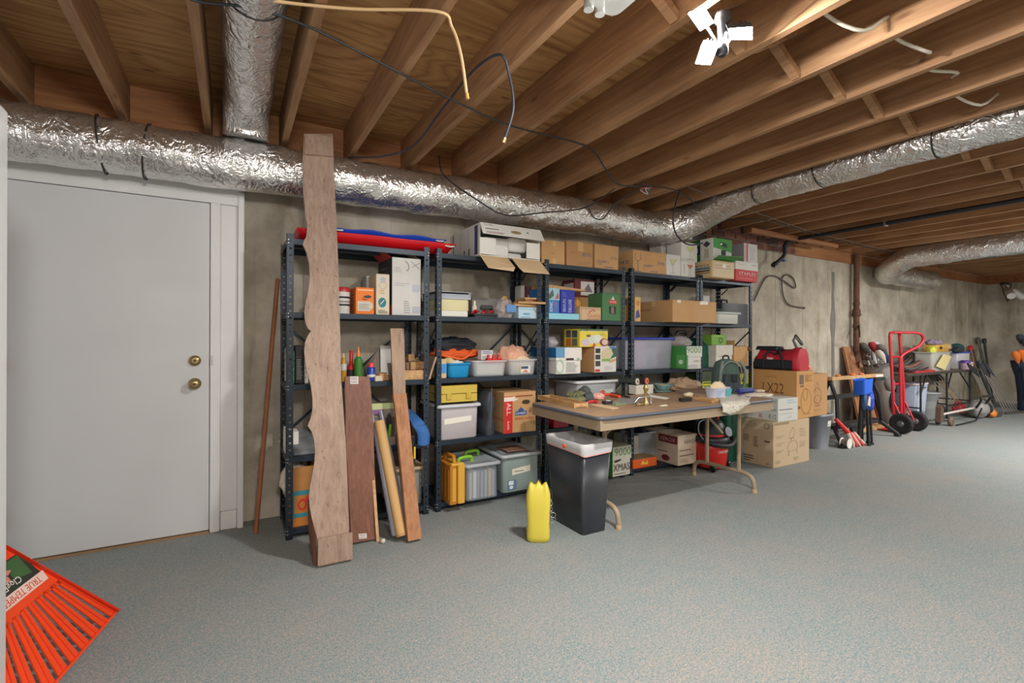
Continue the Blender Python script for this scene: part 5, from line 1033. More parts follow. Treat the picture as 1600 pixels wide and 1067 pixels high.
# ------------------------------------------------------------------ leaning boards
pb0 = Vector((.48, 2.705, 0)); nb = Vector((0, -2.48, .52)).normalized()
q = lambda a, b: atP(a, b, pb0, nb)
leftp = [(475, 209), (473, 250), (474, 300), (477, 335), (480, 352), (479, 368), (473, 381), (479, 394), (483, 412), (484, 432), (482, 452), (478, 470), (475.5, 487), (477, 503), (481, 513), (486, 517), (481, 524), (477, 534), (475.5, 548), (477, 566), (481, 584), (486, 603), (488.5, 622), (488.5, 638), (486, 652), (481, 665), (487, 674), (491, 688), (492.5, 705), (491.5, 722), (488, 742), (484.5, 760), (483, 775), (484, 792), (487, 808), (491, 824), (495, 838), (498, 886)]
rightp = [(550, 876), (546, 832), (544.5, 790), (541, 705), (536.5, 640), (533, 590), (531, 500), (528, 400), (525, 330), (521.5, 260), (520, 209)]
outl = [q(*p) for p in leftp+rightp]
lowest = min(p.z for p in outl); 
t = thing('scalloped_board', 'tall grey brown board with a scalloped left edge leaning against the foil duct', 'board', (.48, 2.705, 0))
back = -nb*.02
wpart(MB().prism([Vector((p.x, p.y, max(p.z, .004))) for p in outl], back), 'scalloped_panel', BOARD, t)
# end block at the foot and the curved return
a, b = q(496, 838), q(549, 833); a.z = b.z = (a.z+b.z)/2; A = Vector((a.x, a.y, a.z)); B_ = Vector((b.x, b.y, b.z))
f0 = nb*.012
pl = [A+f0, B_+f0, Vector((atZ(551, 872, .02).x, B_.y-.03, .012)), Vector((atZ(497, 884, .02).x, A.y-.03, .012))]
wpart(MB().prism(pl, nb*.018), 'end_plate', BOARD, t)
sd = []
for u in range(9):
    aa = u/8*math.pi/2; sd.append(Vector((A.x-.005, A.y+.02+.20*math.sin(aa)*1.0, .03+.25*(1-math.cos(aa)))))
sd = [Vector((A.x-.006, A.y-.02, .006))]+sd+[Vector((A.x-.006, A.y+.14, .30)), Vector((A.x-.006, A.y+.02, .22))]
wpart(MB().prism(sd, (-.014, .03, 0)), 'curved_return', REDBOARD, t)
tp = [q(476, 214), q(519, 214), q(520, 246), q(476, 243)]; wpart(MB().prism(tp, nb*.018), 'top_block', BOARD, t)
# red brown board
p0 = Vector((.664, 2.89, 0)); n2 = Vector((0, -.96, .24)).normalized(); q2 = lambda a, b: atP(a, b, p0, n2)
o2 = [(539.5, 588), (538.5, 610), (540, 640), (540, 680), (543, 730), (546, 790), (549, 849), (588, 842), (586, 790), (585, 720), (583, 660), (580, 615), (577.5, 588)]
t = thing('red_brown_board', 'reddish brown board with curved edges standing right of the scalloped board', 'board', (.66, 2.89, 0))
wpart(MB().prism([Vector((p.x, p.y, max(.003, p.z))) for p in [q2(*c_) for c_ in o2]], -n2*.02), 'board_panel', REDBOARD, t)
for nm, cs in (('price_sticker', ((547, 588), (560, 588), (560, 600), (547, 600))), ('price_sticker', ((560, 834), (573, 833), (573, 841), (561, 842)))):
    wpart(MB().prism([q2(*c_)+n2*.0005 for c_ in cs], n2*.0008), nm, mat((214, 206, 204), .6), t)
    c0 = [q2(*c_)+n2*.0008 for c_ in cs]; prints([('rows', .1, .55, .9, .9, 2, (120, 116, 116)), ('rows', .1, .1, .9, .45, 2, (150, 146, 146))], c0[3], c0[2]-c0[3], c0[0]-c0[3], n2, 'sticker_print', t, INV[t])
# cardboard tube in clear plastic
t = thing('cardboard_tube', 'cardboard tube half wrapped in cloudy plastic leaning beside the red brown board', 'tube', (.86, 2.82, 0))
a, b = Vector((.868, 2.815, .033)), Vector((.800, 3.07, .68)); dv = (b-a).normalized()
wpart(MB().tube([a, b], .031, 16), 'tube_core', mat((204, 164, 108), .7), t); wpart(MB().tube([a-dv*.002, a+dv*.012], .0325, 16), 'tube_end', mat((186, 142, 88), .7), t)
sx = dv.cross(Vector((0, -1, 0))).normalized()
wr = MB()
for o_, r0 in ((sx*.026+Vector((0, .02, 0)), .022), (-sx*.03+Vector((0, .03, 0)), .018)): wr.tube([a+o_+dv*.0, a+o_+dv*.3, b+o_+dv*.06], [r0*1.2, r0*1.15, r0*.7], 10)
wpart(wr, 'plastic_wrap', mat((142, 142, 158), .25, alpha=.8), t)
tag(MB().prism([(.735, 2.87, .002), (.752, 2.87, .002), (.752, 3.0, .42), (.735, 3.0, .42)], (0, .012, 0)).build('thin_stick', PALEWOOD), 'thin wooden stick between the red brown board and the cardboard tube', 'stick')
lump('crumpled_tape', 'small crumpled strip of pale tape at the foot of the thin stick', 'tape', (.765, 2.84, .001), (.014, .012, .014), mat((206, 196, 180), .4), .4, 44, 4, 10, .2)
def plank(nm, lb, pts, p0, n, M_, th):
    n = Vector(n).normalized(); o_ = [atP(a, b, p0, n) for a, b in pts]; o_ = [Vector((p.x, p.y, max(p.z, .003))) for p in o_]
    return tag(MB().prism(o_, -n*th).build(nm, M_), lb, 'plank')
plank('plank', 'weathered grey plank rising behind the orange plank', [(610, 513), (631, 513), (634, 615), (640, 700), (648, 790), (630, 790), (615, 618)], (.945, 2.97, .0), (0, -1.24, .17), GREYLUM, .018)
plank('plank', 'orange brown lumber plank leaning in front of the grey one', [(614.5, 616), (635, 614), (640, 660), (649, 750), (659, 841), (638, 846), (628, 740), (620, 660)], (.935, 2.75, 0), (0, -.85, .25), LUMBER, .03)
tag(MB().tube([(.123, 3.366, .001), (.255, 3.585, 1.60)], .0135, 10).build('wooden_pole', mat((150, 92, 54), .6, var=.15, vscale=12)), 'thin brown wooden pole leaning against the wall beside the door', 'pole')
# ================================================================== folding table
TA, TZ = math.radians(1.0), 0.74
T0 = Vector((1.880, 2.215, 0)); tu = Vector((math.cos(TA), math.sin(TA), 0)); tv = Vector((-math.sin(TA), math.cos(TA), 0))
TL, TW = 1.80, 0.76
tc = T0+tu*TL/2+tv*TW/2
TAN = mat((160, 141, 116), .45)
tb = thing('folding_table', 'long tan folding table with a dark edged wood grain top standing before the shelving', 'table', (tc.x, tc.y, 0), TA)
TOPM = wood_mat('table_top', (176, 146, 116), (160, 128, 98), (128, 98, 74), (3, 30, 30), knots=False, rough=.5)
MB().loft([rr(-TL/2+.004, TL/2-.004, -TW/2+.004, TW/2-.004, .05, z, 6) for z in (TZ-.019, TZ)], 0, True, True, False).build('table_top', TOPM, tb)
MB().loft([rr(-TL/2-o, TL/2+o, -TW/2-o, TW/2+o, .055, z, 6) for o, z in ((-.004, TZ-.022), (.003, TZ-.020), (.004, TZ-.010), (.002, TZ-.001), (-.005, TZ+.0006))], 0, False, False).build('edge_band', mat((84, 88, 98), .4), tb)
ap = MB(); zi = TZ-.022
for a, b in (((-TL/2+.012, -TW/2+.012), (TL/2-.012, -TW/2+.018)), ((-TL/2+.012, TW/2-.018), (TL/2-.012, TW/2-.012)), ((-TL/2+.012, -TW/2+.018), (-TL/2+.018, TW/2-.018)), ((TL/2-.018, -TW/2+.018), (TL/2-.012, TW/2-.018))): ap.box((a[0], a[1], zi-.062), (b[0], b[1], zi))
for yy in (-TW/2+.02, TW/2-.05): ap.box((-TL/2+.018, yy, zi-.062), (TL/2-.018, yy+.03, zi-.059))
ap.build('apron', TAN, tb)
for X, s_ in ((-TL/2+.24, 1), (TL/2-.125, -1)):
    for Y in (-.15, .15): MB().tube([(X, Y, zi-.003), (X, Y, .13)], .016, 10).build('leg', TAN, tb)
    MB().tube(smooth_path([(X, -.285, .016), (X, -.283, .05), (X, -.265, .105), (X, -.20, .135), (X, 0, .137), (X, .20, .135), (X, .265, .105), (X, .283, .05), (X, .285, .016)], 5), .0165, 10).build('foot_tube', TAN, tb)
    for Y in (-.284, .284): MB().lathe(((.019, 0), (.020, .02), (.0175, .03)), (X, Y, 0), 12).build('foot_cap', mat((186, 160, 120), .6), tb)
    MB().tube([(X, 0, .42), (X+s_*.36, 0, zi-.004)], .010, 8).build('brace', TAN, tb)
    MB().box((X-.02, -.2, zi-.03), (X+.02, .2, zi-.002)).build('leg_hinge', TAN, tb)
def onT(px, py, z=TZ): return atZ(px, py, z)
ZT = TZ+.001
# things on the table, left to right
a = onT(836, 626); b = onT(902, 640); 
t = thing('wooden_tray', 'long shallow wooden tray lying at the left end of the table', 'tray', (0, 0, ZT)); P = [onT(834, 624), onT(898, 641), onT(899, 633), onT(845, 614)]
P0, P1 = onT(840, 624), onT(897, 638); dv = (P1-P0).normalized(); sv = Vector((-dv.y, dv.x, 0)); sv = sv if sv.y > 0 else -sv; sv = Vector((dv.y, -dv.x, 0)) if (Vector((dv.y, -dv.x, 0))).x > 0 else Vector((-dv.y, dv.x, 0)); L = (P1-P0).length
t.location = P0; INV[t] = Matrix.Translation(P0).inverted(); up = Vector((0, 0, 1)); Zt = Vector((0, 0, .001))
for nm, o_, w_, h_ in (('side_rail', 0, .012, .034), ('side_rail', .10, .012, .034), ('tray_bottom', .012, .088, .008)):
    s0 = P0+sv*o_+Zt; wpart(MB().prism([s0, s0+dv*L, s0+dv*L+up*h_, s0+up*h_], sv*w_), nm, PALEWOOD, t)
for e_ in (0, L-.012): s0 = P0+dv*e_+sv*.012+Zt; wpart(MB().prism([s0, s0+sv*.088, s0+sv*.088+up*.03, s0+up*.03], dv*.012), 'end_rail', PALEWOOD, t)
def glove(nm, lb, c, rot, M_, Mc, s=1.0):
    t = thing(nm, lb, 'glove', c, math.radians(rot)); MB().blob((0, 0, .022*s), (.055*s, .045*s, .024*s), .15, 5, 3, 12, 0, .1).build('palm', M_, t)
    for k in range(4): MB().tube(smooth_path([(.035*s, (-.03+.02*k)*s, .022*s), (.075*s, (-.036+.024*k)*s, .026*s), (.11*s-.006*abs(k-1.5), (-.038+.026*k)*s, .016*s)], 3), [.012*s]*5+[.010*s, .006*s], 7).build('finger', M_, t)
    MB().tube(smooth_path([(-.01*s, -.035*s, .02*s), (.02*s, -.065*s, .022*s), (.05*s, -.075*s, .015*s)], 3), [.013*s]*5+[.011*s, .007*s], 7).build('thumb', M_, t)
    MB().tube([(-.04*s, 0, .025*s), (-.10*s, 0, .03*s)], [.036*s, .045*s], 10).build('cuff', Mc, t); return t
OLV = mat((120, 120, 84), .9, var=.2, vscale=30); GCF = mat((84, 92, 88), .8)
c = onT(912, 622, ZT); glove('work_glove', 'olive work glove with a grey cuff on the table, upper of the two', (c.x, c.y+.06, ZT), 205, OLV, GCF, 1.15)
c = onT(906, 628, ZT); glove('work_glove', 'second olive glove lying nearer the tray', (c.x, c.y, ZT), 170, OLV, mat((70, 80, 84), .8), .95)
def tool(nm, lb, pts, rad, M_, tip=None, tipM=STEEL, group=None):
    p = smooth_path(pts, 4); t = thing(nm, lb, 'tool', pts[0], 0, group); wpart(MB().tube(p, rad, 8), 'handle', M_, t)
    if tip: wpart(MB().tube(smooth_path(tip, 4), rad*.6, 7), 'tool_head', tipM, t)
    return t
o_ = lambda px, py, dz=.010: onT(px, py, TZ)+Vector((0, 0, dz))
tool('pliers', 'red handled pliers beside the gloves', [o_(917, 632), o_(924, 629), o_(934, 630)], .010, mat((214, 62, 66), .5), [o_(917, 632), o_(909, 627), o_(905, 624)])
tool('hand_saw', 'orange handled long tool with a black blade behind the pliers', [o_(935, 622, .012), o_(950, 619, .014), o_(968, 622, .012)], .013, mat((222, 82, 48), .5), [o_(955, 617, .016), o_(970, 620, .014), o_(984, 623, .010)], mat((44, 42, 44), .5))
lump('striped_rag', 'pink and white rag bunched by the orange handled tool', 'rag', onT(934, 624, ZT), (.06, .04, .03), mat((222, 170, 154), .9, var=.3, vscale=40), .35, 51, 4, 12, .3)
tag(MB().prism([onT(957, 630, ZT), onT(985, 630, ZT), onT(998, 622, ZT), onT(968, 623, ZT)], (0, 0, .004)).build('grey_sheet', mat((148, 142, 140), .5)), 'flat grey sheet of sanding paper beside the tools', 'sheet')
t = thing('tape_measure', 'small black tape measure with a white dial', 'tool', onT(949, 631, ZT)); MB().loft([rr(-.035, .035, -.025, .025, .012, z_) for z_ in (0, .022)]).build('case', mat((48, 46, 52), .4), t); MB().lathe(((.018, .022), (.018, .025)), (0.008, 0, 0), 12).build('dial', WHITE, t)
tag(MB().prism([onT(921, 633, ZT), onT(956, 640, ZT), onT(967, 638, ZT), onT(938, 632, ZT)], (0, 0, .004)).build('cardboard_offcut', CARD3), 'pale cardboard offcut near the front corner of the table', 'cardboard')
tag(MB().box((-.05, -.015, 0), (.05, .015, .008)).build('green_scrap', mat((120, 150, 110), .8)), 'small green strip beside the tape measure', 'scrap').location = onT(968, 632, ZT)
t = thing('hose_fitting', 'brass and chrome fitting standing upright on the table', 'fitting', onT(1009, 633, ZT)); zf = .145
BR2 = mat((176, 160, 110), .3, .8)
MB().lathe(((.02, 0), (.022, .015), (.012, .03), (.011, .10), (.018, .11), (.018, .13), (.01, .14), (.012, zf)), n=14).build('stem', BR2, t)
MB().tube([(.0, 0, .06), (-.05, .02, .05), (-.075, .03, .02)], .009, 8).build('side_arm', STEEL, t); MB().tube([(0, 0, .10), (.035, -.01, .06), (.03, -.02, .012)], .007, 8).build('clip', STEEL, t); MB().tube([(-.09, .0, .008), (-.02, .01, .008)], .008, 8).build('base_rod', BR2, t)
tag(MB().tube([o_(987, 631, .006), o_(999, 631, .006)], .006, 8).build('small_bolt', STEEL), 'small steel bolt left of the brass fitting', 'bolt')
D = None
t = thing('white_box', 'small white box under the two torches at the back of the table', 'box', onT(1005, 615, ZT)); MB().box((-.11, -.03, 0), (.09, .06, .075), 0, None, .004).build('box_body', mat((206, 200, 188), .7), t); MB().box((-.111, -.031, .06), (.091, .061, .0755), 0, None, .003).build('box_lid', mat((212, 206, 194), .7), t)
zt = TZ+.0775; cb = onT(1005, 615, ZT)
for lb, dx, col, en in (('dark green torch with a pale end on the small white box', -.09, (60, 66, 62), (206, 200, 186)), ('black and red torch with a pink end on the small white box', .02, (60, 40, 40), (226, 120, 100))):
    t = thing('torch', lb, 'torch', (cb.x+dx, cb.y, zt)); p0 = Vector((cb.x+dx, cb.y-.02, zt+.032)); dv = Vector((-.28, .95, 0)).normalized()
    wpart(MB().tube([p0+dv*.17, p0+dv*.06, p0+dv*.04, p0], [.02, .021, .03, .031], 14), 'barrel', mat(col, .45), t); wpart(MB().tube([p0, p0-dv*.006], [.029, .027], 14), 'end_cap', mat(en, .4), t); wpart(MB().tube([p0-dv*.006, p0-dv*.008], [.010, .008], 8), 'end_button', mat((90, 70, 66), .4), t)
def flat(nm, lb, pts, M_, cat='paper', th=.0015, dz=0): return tag(MB().prism([onT(a, b, ZT)+Vector((0, 0, dz)) for a, b in pts], (0, 0, th)).build(nm, M_), lb, cat)
flat('white_paper', 'long white paper strip right of the brass fitting', ((1013, 616), (1046, 622), (1040, 624), (1012, 620)), PAPER)
flat('white_paper', 'small white paper scrap near the front edge of the table', ((1029, 634), (1040, 632), (1044, 634), (1034, 635)), PAPER)
t = lump('glass_dish', 'teal patterned dish with something orange inside at the back of the table', 'dish', onT(1036, 612, ZT), (.085, .06, .01), mat((120, 150, 146), .3), .05, 3, 3, 12, .3)
c = onT(1036, 612, ZT); t2 = thing('teal_bowl', 'teal and cream bowl at the back of the table', 'bowl', (c.x, c.y, ZT+.018)); MB().lathe(((.05, 0), (.085, .045), (.088, .05), (.082, .05), (.05, .006)), n=20).build('bowl_shell', mat((126, 162, 160), .4, var=.25, vscale=30), t2); MB().blob((-.02, 0, .03), (.035, .03, .025), .2, 4).build('orange_contents', mat((206, 130, 60), .6), t2)
lump('brown_paper', 'crumpled brown paper at the back of the table', 'paper', onT(1066, 609, ZT), (.15, .10, .07), mat((176, 148, 120), .85), .45, 61, 2.2, 18, .45)
lump('paper_scrap', 'smaller crumpled scrap right of the brown paper', 'paper', onT(1086, 605, ZT), (.06, .05, .04), mat((186, 160, 134), .85), .5, 62, 3, 12, .4)
MBg = MB(); pts = [(1052, 612), (1085, 606), (1108, 611), (1110, 619), (1080, 622)]
flat('brown_bag', 'flat stack of brown paper bags in the middle of the table', ((1058, 614), (1080, 607), (1104, 611), (1110, 620), (1085, 619)), mat((136, 110, 94), .85, var=.1), 'paper', .022)
t = thing('scrub_brush', 'small black scrub brush on the table', 'brush', onT(1071, 627, ZT)); 
MB().loft([rr(-.06, .06, -.024, .024, .02, z_) for z_ in (.014, .026)]).build('brush_back', BLACK, t); MB().loft([rr(-.056, .056, -.02, .02, .015, z_) for z_ in (0, .014)]).build('bristles', mat((44, 44, 46), .95), t)
for k, (pa, pb_, lb) in enumerate((((1078, 623), (1112, 629), 'pale wooden stake lying beside the scrub brush'), ((1092, 623), (1118, 627), 'second pale stake under the newspaper'))):
    p0, p1 = onT(*pa, ZT), onT(*pb_, ZT); dv = (p1-p0).normalized(); sv = Vector((-dv.y, dv.x, 0)); tag(MB().prism([p0, p1, p1+sv*.03, p0+sv*.03], (0, 0, .018)).build('wooden_stake', PALEWOOD), lb, 'stake')
lump('tissue', 'crumpled cream tissue at the end of the stakes', 'tissue', onT(1076, 619, ZT), (.045, .035, .02), mat((226, 210, 176), .9), .45, 63, 4, 12, .4)
t = thing('snack_tub', 'white and teal tub heaped with pale cloth', 'tub', onT(1121, 620, ZT)); MB().loft([rr(-.09, .09, -.05, .05, .03, 0), rr(-.105, .105, -.06, .06, .035, .075), rr(-.108, .108, -.063, .063, .035, .078), rr(-.10, .10, -.055, .055, .03, .078), rr(-.088, .088, -.048, .048, .03, .006)]).build('tub_body', mat((206, 212, 232), .4), t)
prints([('r', .62, .1, .98, .95, (90, 170, 180)), ('rows', .05, .2, .5, .8, 3, (160, 190, 220))], (-.092, -.0525, .002), (.19, 0, 0), (0, -.011, .07), (0, -1, 0), 'printed_label', t)
c = onT(1121, 620, ZT); lump('pale_cloth', 'pale cloth heaped in the white and teal tub', 'cloth', (c.x, c.y, ZT+.009), (.078, .04, .06), mat((226, 206, 170), .9), .4, 64, 3, 14, .1)
# newspaper over the edge
NP = NT('newsprint'); vv = NP.coords((60, 60, 60)); nn = NP.noise(vv, 1.3, 3); NPM = NP.out(NP.ramp(nn, [(.42, (176, 172, 160)), (.55, (212, 206, 192))]), .9)
fa, fb = atP(1127, 630, T0, -tv), atP(1170, 626, T0, -tv); fa.z = fb.z = TZ+.001
g0, g1 = onT(1118, 618, ZT), onT(1180, 612, ZT)
fr = Vector((tv.x, tv.y, 0))*-.012; rows = []
for i in range(5):
    k = i/4; rows.append([g0.lerp(fa+Vector((0, 0, .002)), k)+(g1-g0).lerp(fb-fa, k)*(j/10)+Vector((0, 0, .004+.004*math.sin(j*1.7+i))) for j in range(11)])
for i in range(1, 5):
    row = []
    for j in range(11):
        p = fa.lerp(fb, j/10)+fr+Vector((0, 0, -.0)); drop = .085*(1-abs(j/10-.32)*1.25)*i/4; row.append(p-tv*.006*math.sin(j*1.3)*i/4+Vector((0, 0, -max(.002, drop))))
    rows.append(row)
t = tag(MB().loft(rows, 0, False, False, True, False).build('newspaper', NPM), 'grey newspaper sheet hanging over the front edge of the table', 'newspaper')
so = t.modifiers.new('thick', 'SOLIDIFY'); so.thickness = .0015
t = thing('pencil_case', 'blue roll shaped case on the papers at the right end of the table', 'case', onT(1165, 616, ZT)); MB().tube([(-.10, 0, .03), (-.095, 0, .03), (.095, 0, .03), (.10, 0, .03)], [.018, .022, .022, .018], 12).build('case_body', mat((46, 58, 130), .6), t); MB().tube([(-.09, -.006, .051), (.09, -.006, .051)], .003, 6).build('zip', mat((120, 124, 160), .5), t)
flat('card_sheet', 'purple printed card under the blue case', ((1153, 619), (1176, 622), (1180, 616), (1158, 614)), mat((150, 130, 160), .6), 'card', .006)
t = lump('cream_paper', 'cream crumpled papers at the right end of the table', 'papers', onT(1184, 618, ZT), (.14, .09, .012), mat((226, 214, 194), .9), .35, 66, 3, 14, .5)
lump('cream_rag', 'cream rag on the crumpled papers at the table end', 'rag', onT(1187, 612, ZT+.014), (.05, .04, .014), mat((214, 196, 168), .9), .45, 67, 3, 12, .5)
flat('loose_paper', 'loose cream sheet between the tub and the newspaper', ((1104, 619), (1122, 626), (1134, 624), (1118, 616)), mat((216, 204, 180), .85))
# backpack on the table
c = onT(1134, 612, ZT); c = Vector((c.x, c.y, ZT))
t = thing('backpack', 'grey green backpack standing at the right end of the table', 'backpack', c, math.radians(-20)); BP = mat((72, 92, 84), .8, var=.15, vscale=20); rings = []
for i in range(12):
    k = i/11; zz = .29*k; w_ = .125*(1-.35*k**3)*(1 if i < 11 else .45); dpt = .075*(1-.4*k**2)*(1 if i < 11 else .4); rings.append([Vector((p[0], p[1], zz+(0.0 if i else 0))) for p in rr(-w_, w_, -dpt, dpt, min(w_, dpt)*.8, zz, 4)])
MB().loft(rings).build('bag_body', BP, t)
rings = []
for i in range(8):
    k = i/7; zz = .01+.15*k; w_ = .09*(1-.2*k); rings.append([Vector((p[0], p[1]-.085, zz)) for p in rr(-w_, w_, -.03*(1-.5*k), .03, .028, zz, 3)])
MB().loft(rings).build('front_pocket', mat((54, 62, 66), .8), t)
for s_ in (-1, 1): MB().tube(smooth_path([(s_*.08, -.07, .27), (s_*.115, -.10, .20), (s_*.12, -.09, .08), (s_*.11, -.05, .01)], 5), .013, 8).build('shoulder_strap', mat((110, 124, 118), .8), t)
MB().tube(smooth_path([(-.10, -.075, .10), (-.085, -.085, .22), (0, -.075, .272), (.085, -.085, .22), (.10, -.075, .10)], 5), .005, 6).build('zip', mat((136, 146, 140), .5), t)
MB().tube(smooth_path([(-.03, 0, .28), (-.02, 0, .315), (.02, 0, .315), (.03, 0, .28)], 4), .008, 7).build('top_loop', mat((40, 48, 46), .8), t); MB().box((-.02, -.125, .10), (.03, -.116, .16), 0, None, .004).build('mesh_panel', BLACK, t)
# ================================================================== on the floor near the table
t = thing('waste_bin', 'tall black rectangular waste bin with a white liner under the table end', 'bin', (1.947, 2.512, 0)); w0, d0, w1, d1, H = .0925, .168, .118, .200, .555
BKP = mat((44, 47, 52), .28, var=.25, vscale=5)
MB().loft([rr(-w0, w0, -d0, d0, .02, 0), rr(-w0*1.01, w0*1.01, -d0*1.01, d0*1.01, .02, .01), rr(-w1, w1, -d1, d1, .025, H), rr(-w1+.004, w1-.004, -d1+.004, d1-.004, .023, H), rr(-w0+.005, w0-.005, -d0+.005, d0-.005, .018, .012)], 0, True, True).build('bin_body', BKP, t)
LIN = mat((192, 192, 194), .4, bump=.3, bscale=25); rings = []
def linr(o, z, am, sd):
    r_ = rr(-w1-o, w1+o, -d1-o, d1+o, .03, z, 6); return [Vector((p[0], p[1], z+am*noise.noise(Vector((p[0]*14, p[1]*14, sd))))) for p in r_]
MB().loft([linr(.003, H-.062, .02, 1), linr(.006, H-.03, .006, 2), linr(.008, H+.004, .003, 3), linr(.004, H+.010, .003, 3), linr(-.008, H+.004, .003, 3), linr(-.016, H-.06, .01, 4), linr(-.03, H-.18, .02, 5), linr(-.06, H-.36, .02, 6)], 0, False, True).build('bin_liner', LIN, t)
MB().loft([[Vector((p[0]*1.004, p[1]*1.004, p[2]-.002+k)) for p in linr(.0035, H-.058, .02, 1)] for k in (0, .006)], 0, False, False).build('pink_drawstring', mat((222, 150, 140), .5), t)
MB().blob((-w1-.006, -.02, H-.03), (.006, .02, .012), .3, 3).build('orange_tab', mat((232, 96, 44), .5), t)
# yellow bottle shaped dry bag
t = thing('yellow_bag', 'yellow vinyl bag with a gathered lobed top standing beside the waste bin', 'bag', (1.586, 2.43, 0), math.radians(-32)); rings = []
YV = mat((212, 196, 74), .4)
for k, (z, sw, sd, lo) in enumerate(((0, .058, .040, 0), (.006, .066, .046, 0), (.03, .070, .050, 0), (.10, .066, .045, 0), (.18, .070, .044, 0), (.24, .073, .042, .05), (.28, .071, .038, .16), (.315, .064, .034, .30), (.338, .052, .028, .42), (.346, .036, .018, .5), (.340, .02, .010, .5))):
    ring = []
    for j in range(36):
        a = 2*math.pi*j/36; c_, s_ = math.cos(a), math.sin(a); x_ = abs(c_)**.6*math.copysign(1, c_)*sw; y_ = abs(s_)**.6*math.copysign(1, s_)*sd
        wv_ = math.cos(2*math.pi*x_/.046); ring.append(Vector((x_, y_*(1-lo*.9*(.5-.5*wv_)), z+(.024*lo*(wv_-.4) if k > 6 else 0))))
    rings.append(ring)
MB().loft(rings).build('bag_body', YV, t)
MB().tube(smooth_path([(-.01, 0, .335), (-.006, .004, .365), (.012, .0, .352), (.02, -.006, .334), (.05, -.01, .318), (.078, 0, .30), (.084, .0, .25)], 5), .0022, 6).build('wire_tie', mat((60, 52, 50), .5), t)
ch = MB()
for k in range(9): z_ = .235-.017*k; ch.tube([(.078+.007*math.cos(u*math.pi/5)*(1 if k % 2 else .3), .007*math.cos(u*math.pi/5)*(0.3 if k % 2 else 1), z_+.011*math.sin(u*math.pi/5)) for u in range(10)], .0022, 6, 0, False, True)
ch.build('chain', STEEL, t)
for k in range(2): MB().tube([(.088+.016*math.cos(u*math.pi/8), .0, .15-.03*k+.016*math.sin(u*math.pi/8)) for u in range(16)], .0025, 6, 0, False, True).build('key_ring', STEEL, t)
MB().box((-.071, -.012, .06), (-.066, .012, .075), 0, None, .002).build('side_tag', mat((190, 180, 150), .6), t)
# wet and dry vacuum
c = Vector((3.86, 2.98, 0)); t = thing('shop_vacuum', 'red and black shop vacuum on casters beneath the table end', 'vacuum', c)
VR = mat((204, 42, 36), .35); VB = mat((34, 36, 42), .4)
MB().lathe(((.125, .03), (.135, .05), (.150, .20), (.157, .262), (.150, .262)), n=28).build('tank', VR, t)
MB().lathe(((.160, .255), (.164, .262), (.164, .30), (.150, .315), (.10, .32)), n=28).build('lid_ring', VB, t)
MB().lathe(((.128, .315), (.130, .37), (.118, .42), (.09, .455), (.05, .47), (.0, .472)), n=24, cap1=False).build('motor_head', VB, t)
MB().lathe(((.131, .318), (.131, .335)), n=24, cap0=False, cap1=False).build('red_stripe', VR, t)
hd = MB().tube(smooth_path([(-.06, -.03, .455), (-.055, -.03, .50), (0, -.03, .515), (.055, -.03, .50), (.06, -.03, .455)], 5), .012, 8); hd.build('carry_handle', VR, t)
MB().tube(smooth_path([(-.155, -.06, .28), (-.12, -.14, .262), (0, -.185, .245), (.13, -.15, .262), (.20, -.10, .27), (.24, -.02, .275)], 6), .022, 10).build('hose', mat((40, 44, 50), .5), t)
MB().tube(smooth_path([(-.14, -.05, .27), (-.19, -.02, .36), (-.16, 0, .44), (-.09, .0, .46)], 6), .006, 7).build('power_cord', mat((150, 150, 150), .5), t)
MB().lathe(((.035, 0), (.045, .01), (.045, .05)), (.06, -.10, .345), 12, 0, Matrix.Rotation(math.radians(70), 3, 'X')).build('vent', mat((90, 96, 104), .4), t)
for a in (30, 150, 225, 315):
    x_, y_ = .15*math.cos(math.radians(a)), .15*math.sin(math.radians(a)); MB().lathe(((.03, -.011), (.033, -.006), (.033, .006), (.03, .011)), (x_, y_, .033), 14, 0, Matrix.Rotation(math.radians(90), 3, 'Y')).build('caster', RUBBER, t); MB().box((x_-.02, y_-.02, .045), (x_+.02, y_+.02, .075), 0, None, .006).build('caster_mount', VB, t)
vs, fs = text_geo('CRAFTSMAN'); pv = []
for a, b in vs:
    z_ = .172+.026*b; an = math.radians(-118+52*a); r_ = .1362+(z_-.05)*.1+.0012; pv.append((r_*math.cos(an), r_*math.sin(an), z_))
MB().add(pv, fs).build('printed_label', mat((236, 222, 214), .5), t)
# green plastic tub and grey pole behind the vacuum
tote('green_tub', 'dark green plastic tub with a pale rim behind the vacuum', (4.17, 4.42, .0, .60), 3.02, .20, mat((40, 100, 82), .4), taper=.85, r=.05)
tag(MB().tube([(4.31, 2.96, .006), (4.26, 2.985, .50)], .012, 10).build('grey_wand', mat((126, 132, 138), .35, .4)), 'grey vacuum wand leaning on the green tub', 'wand')
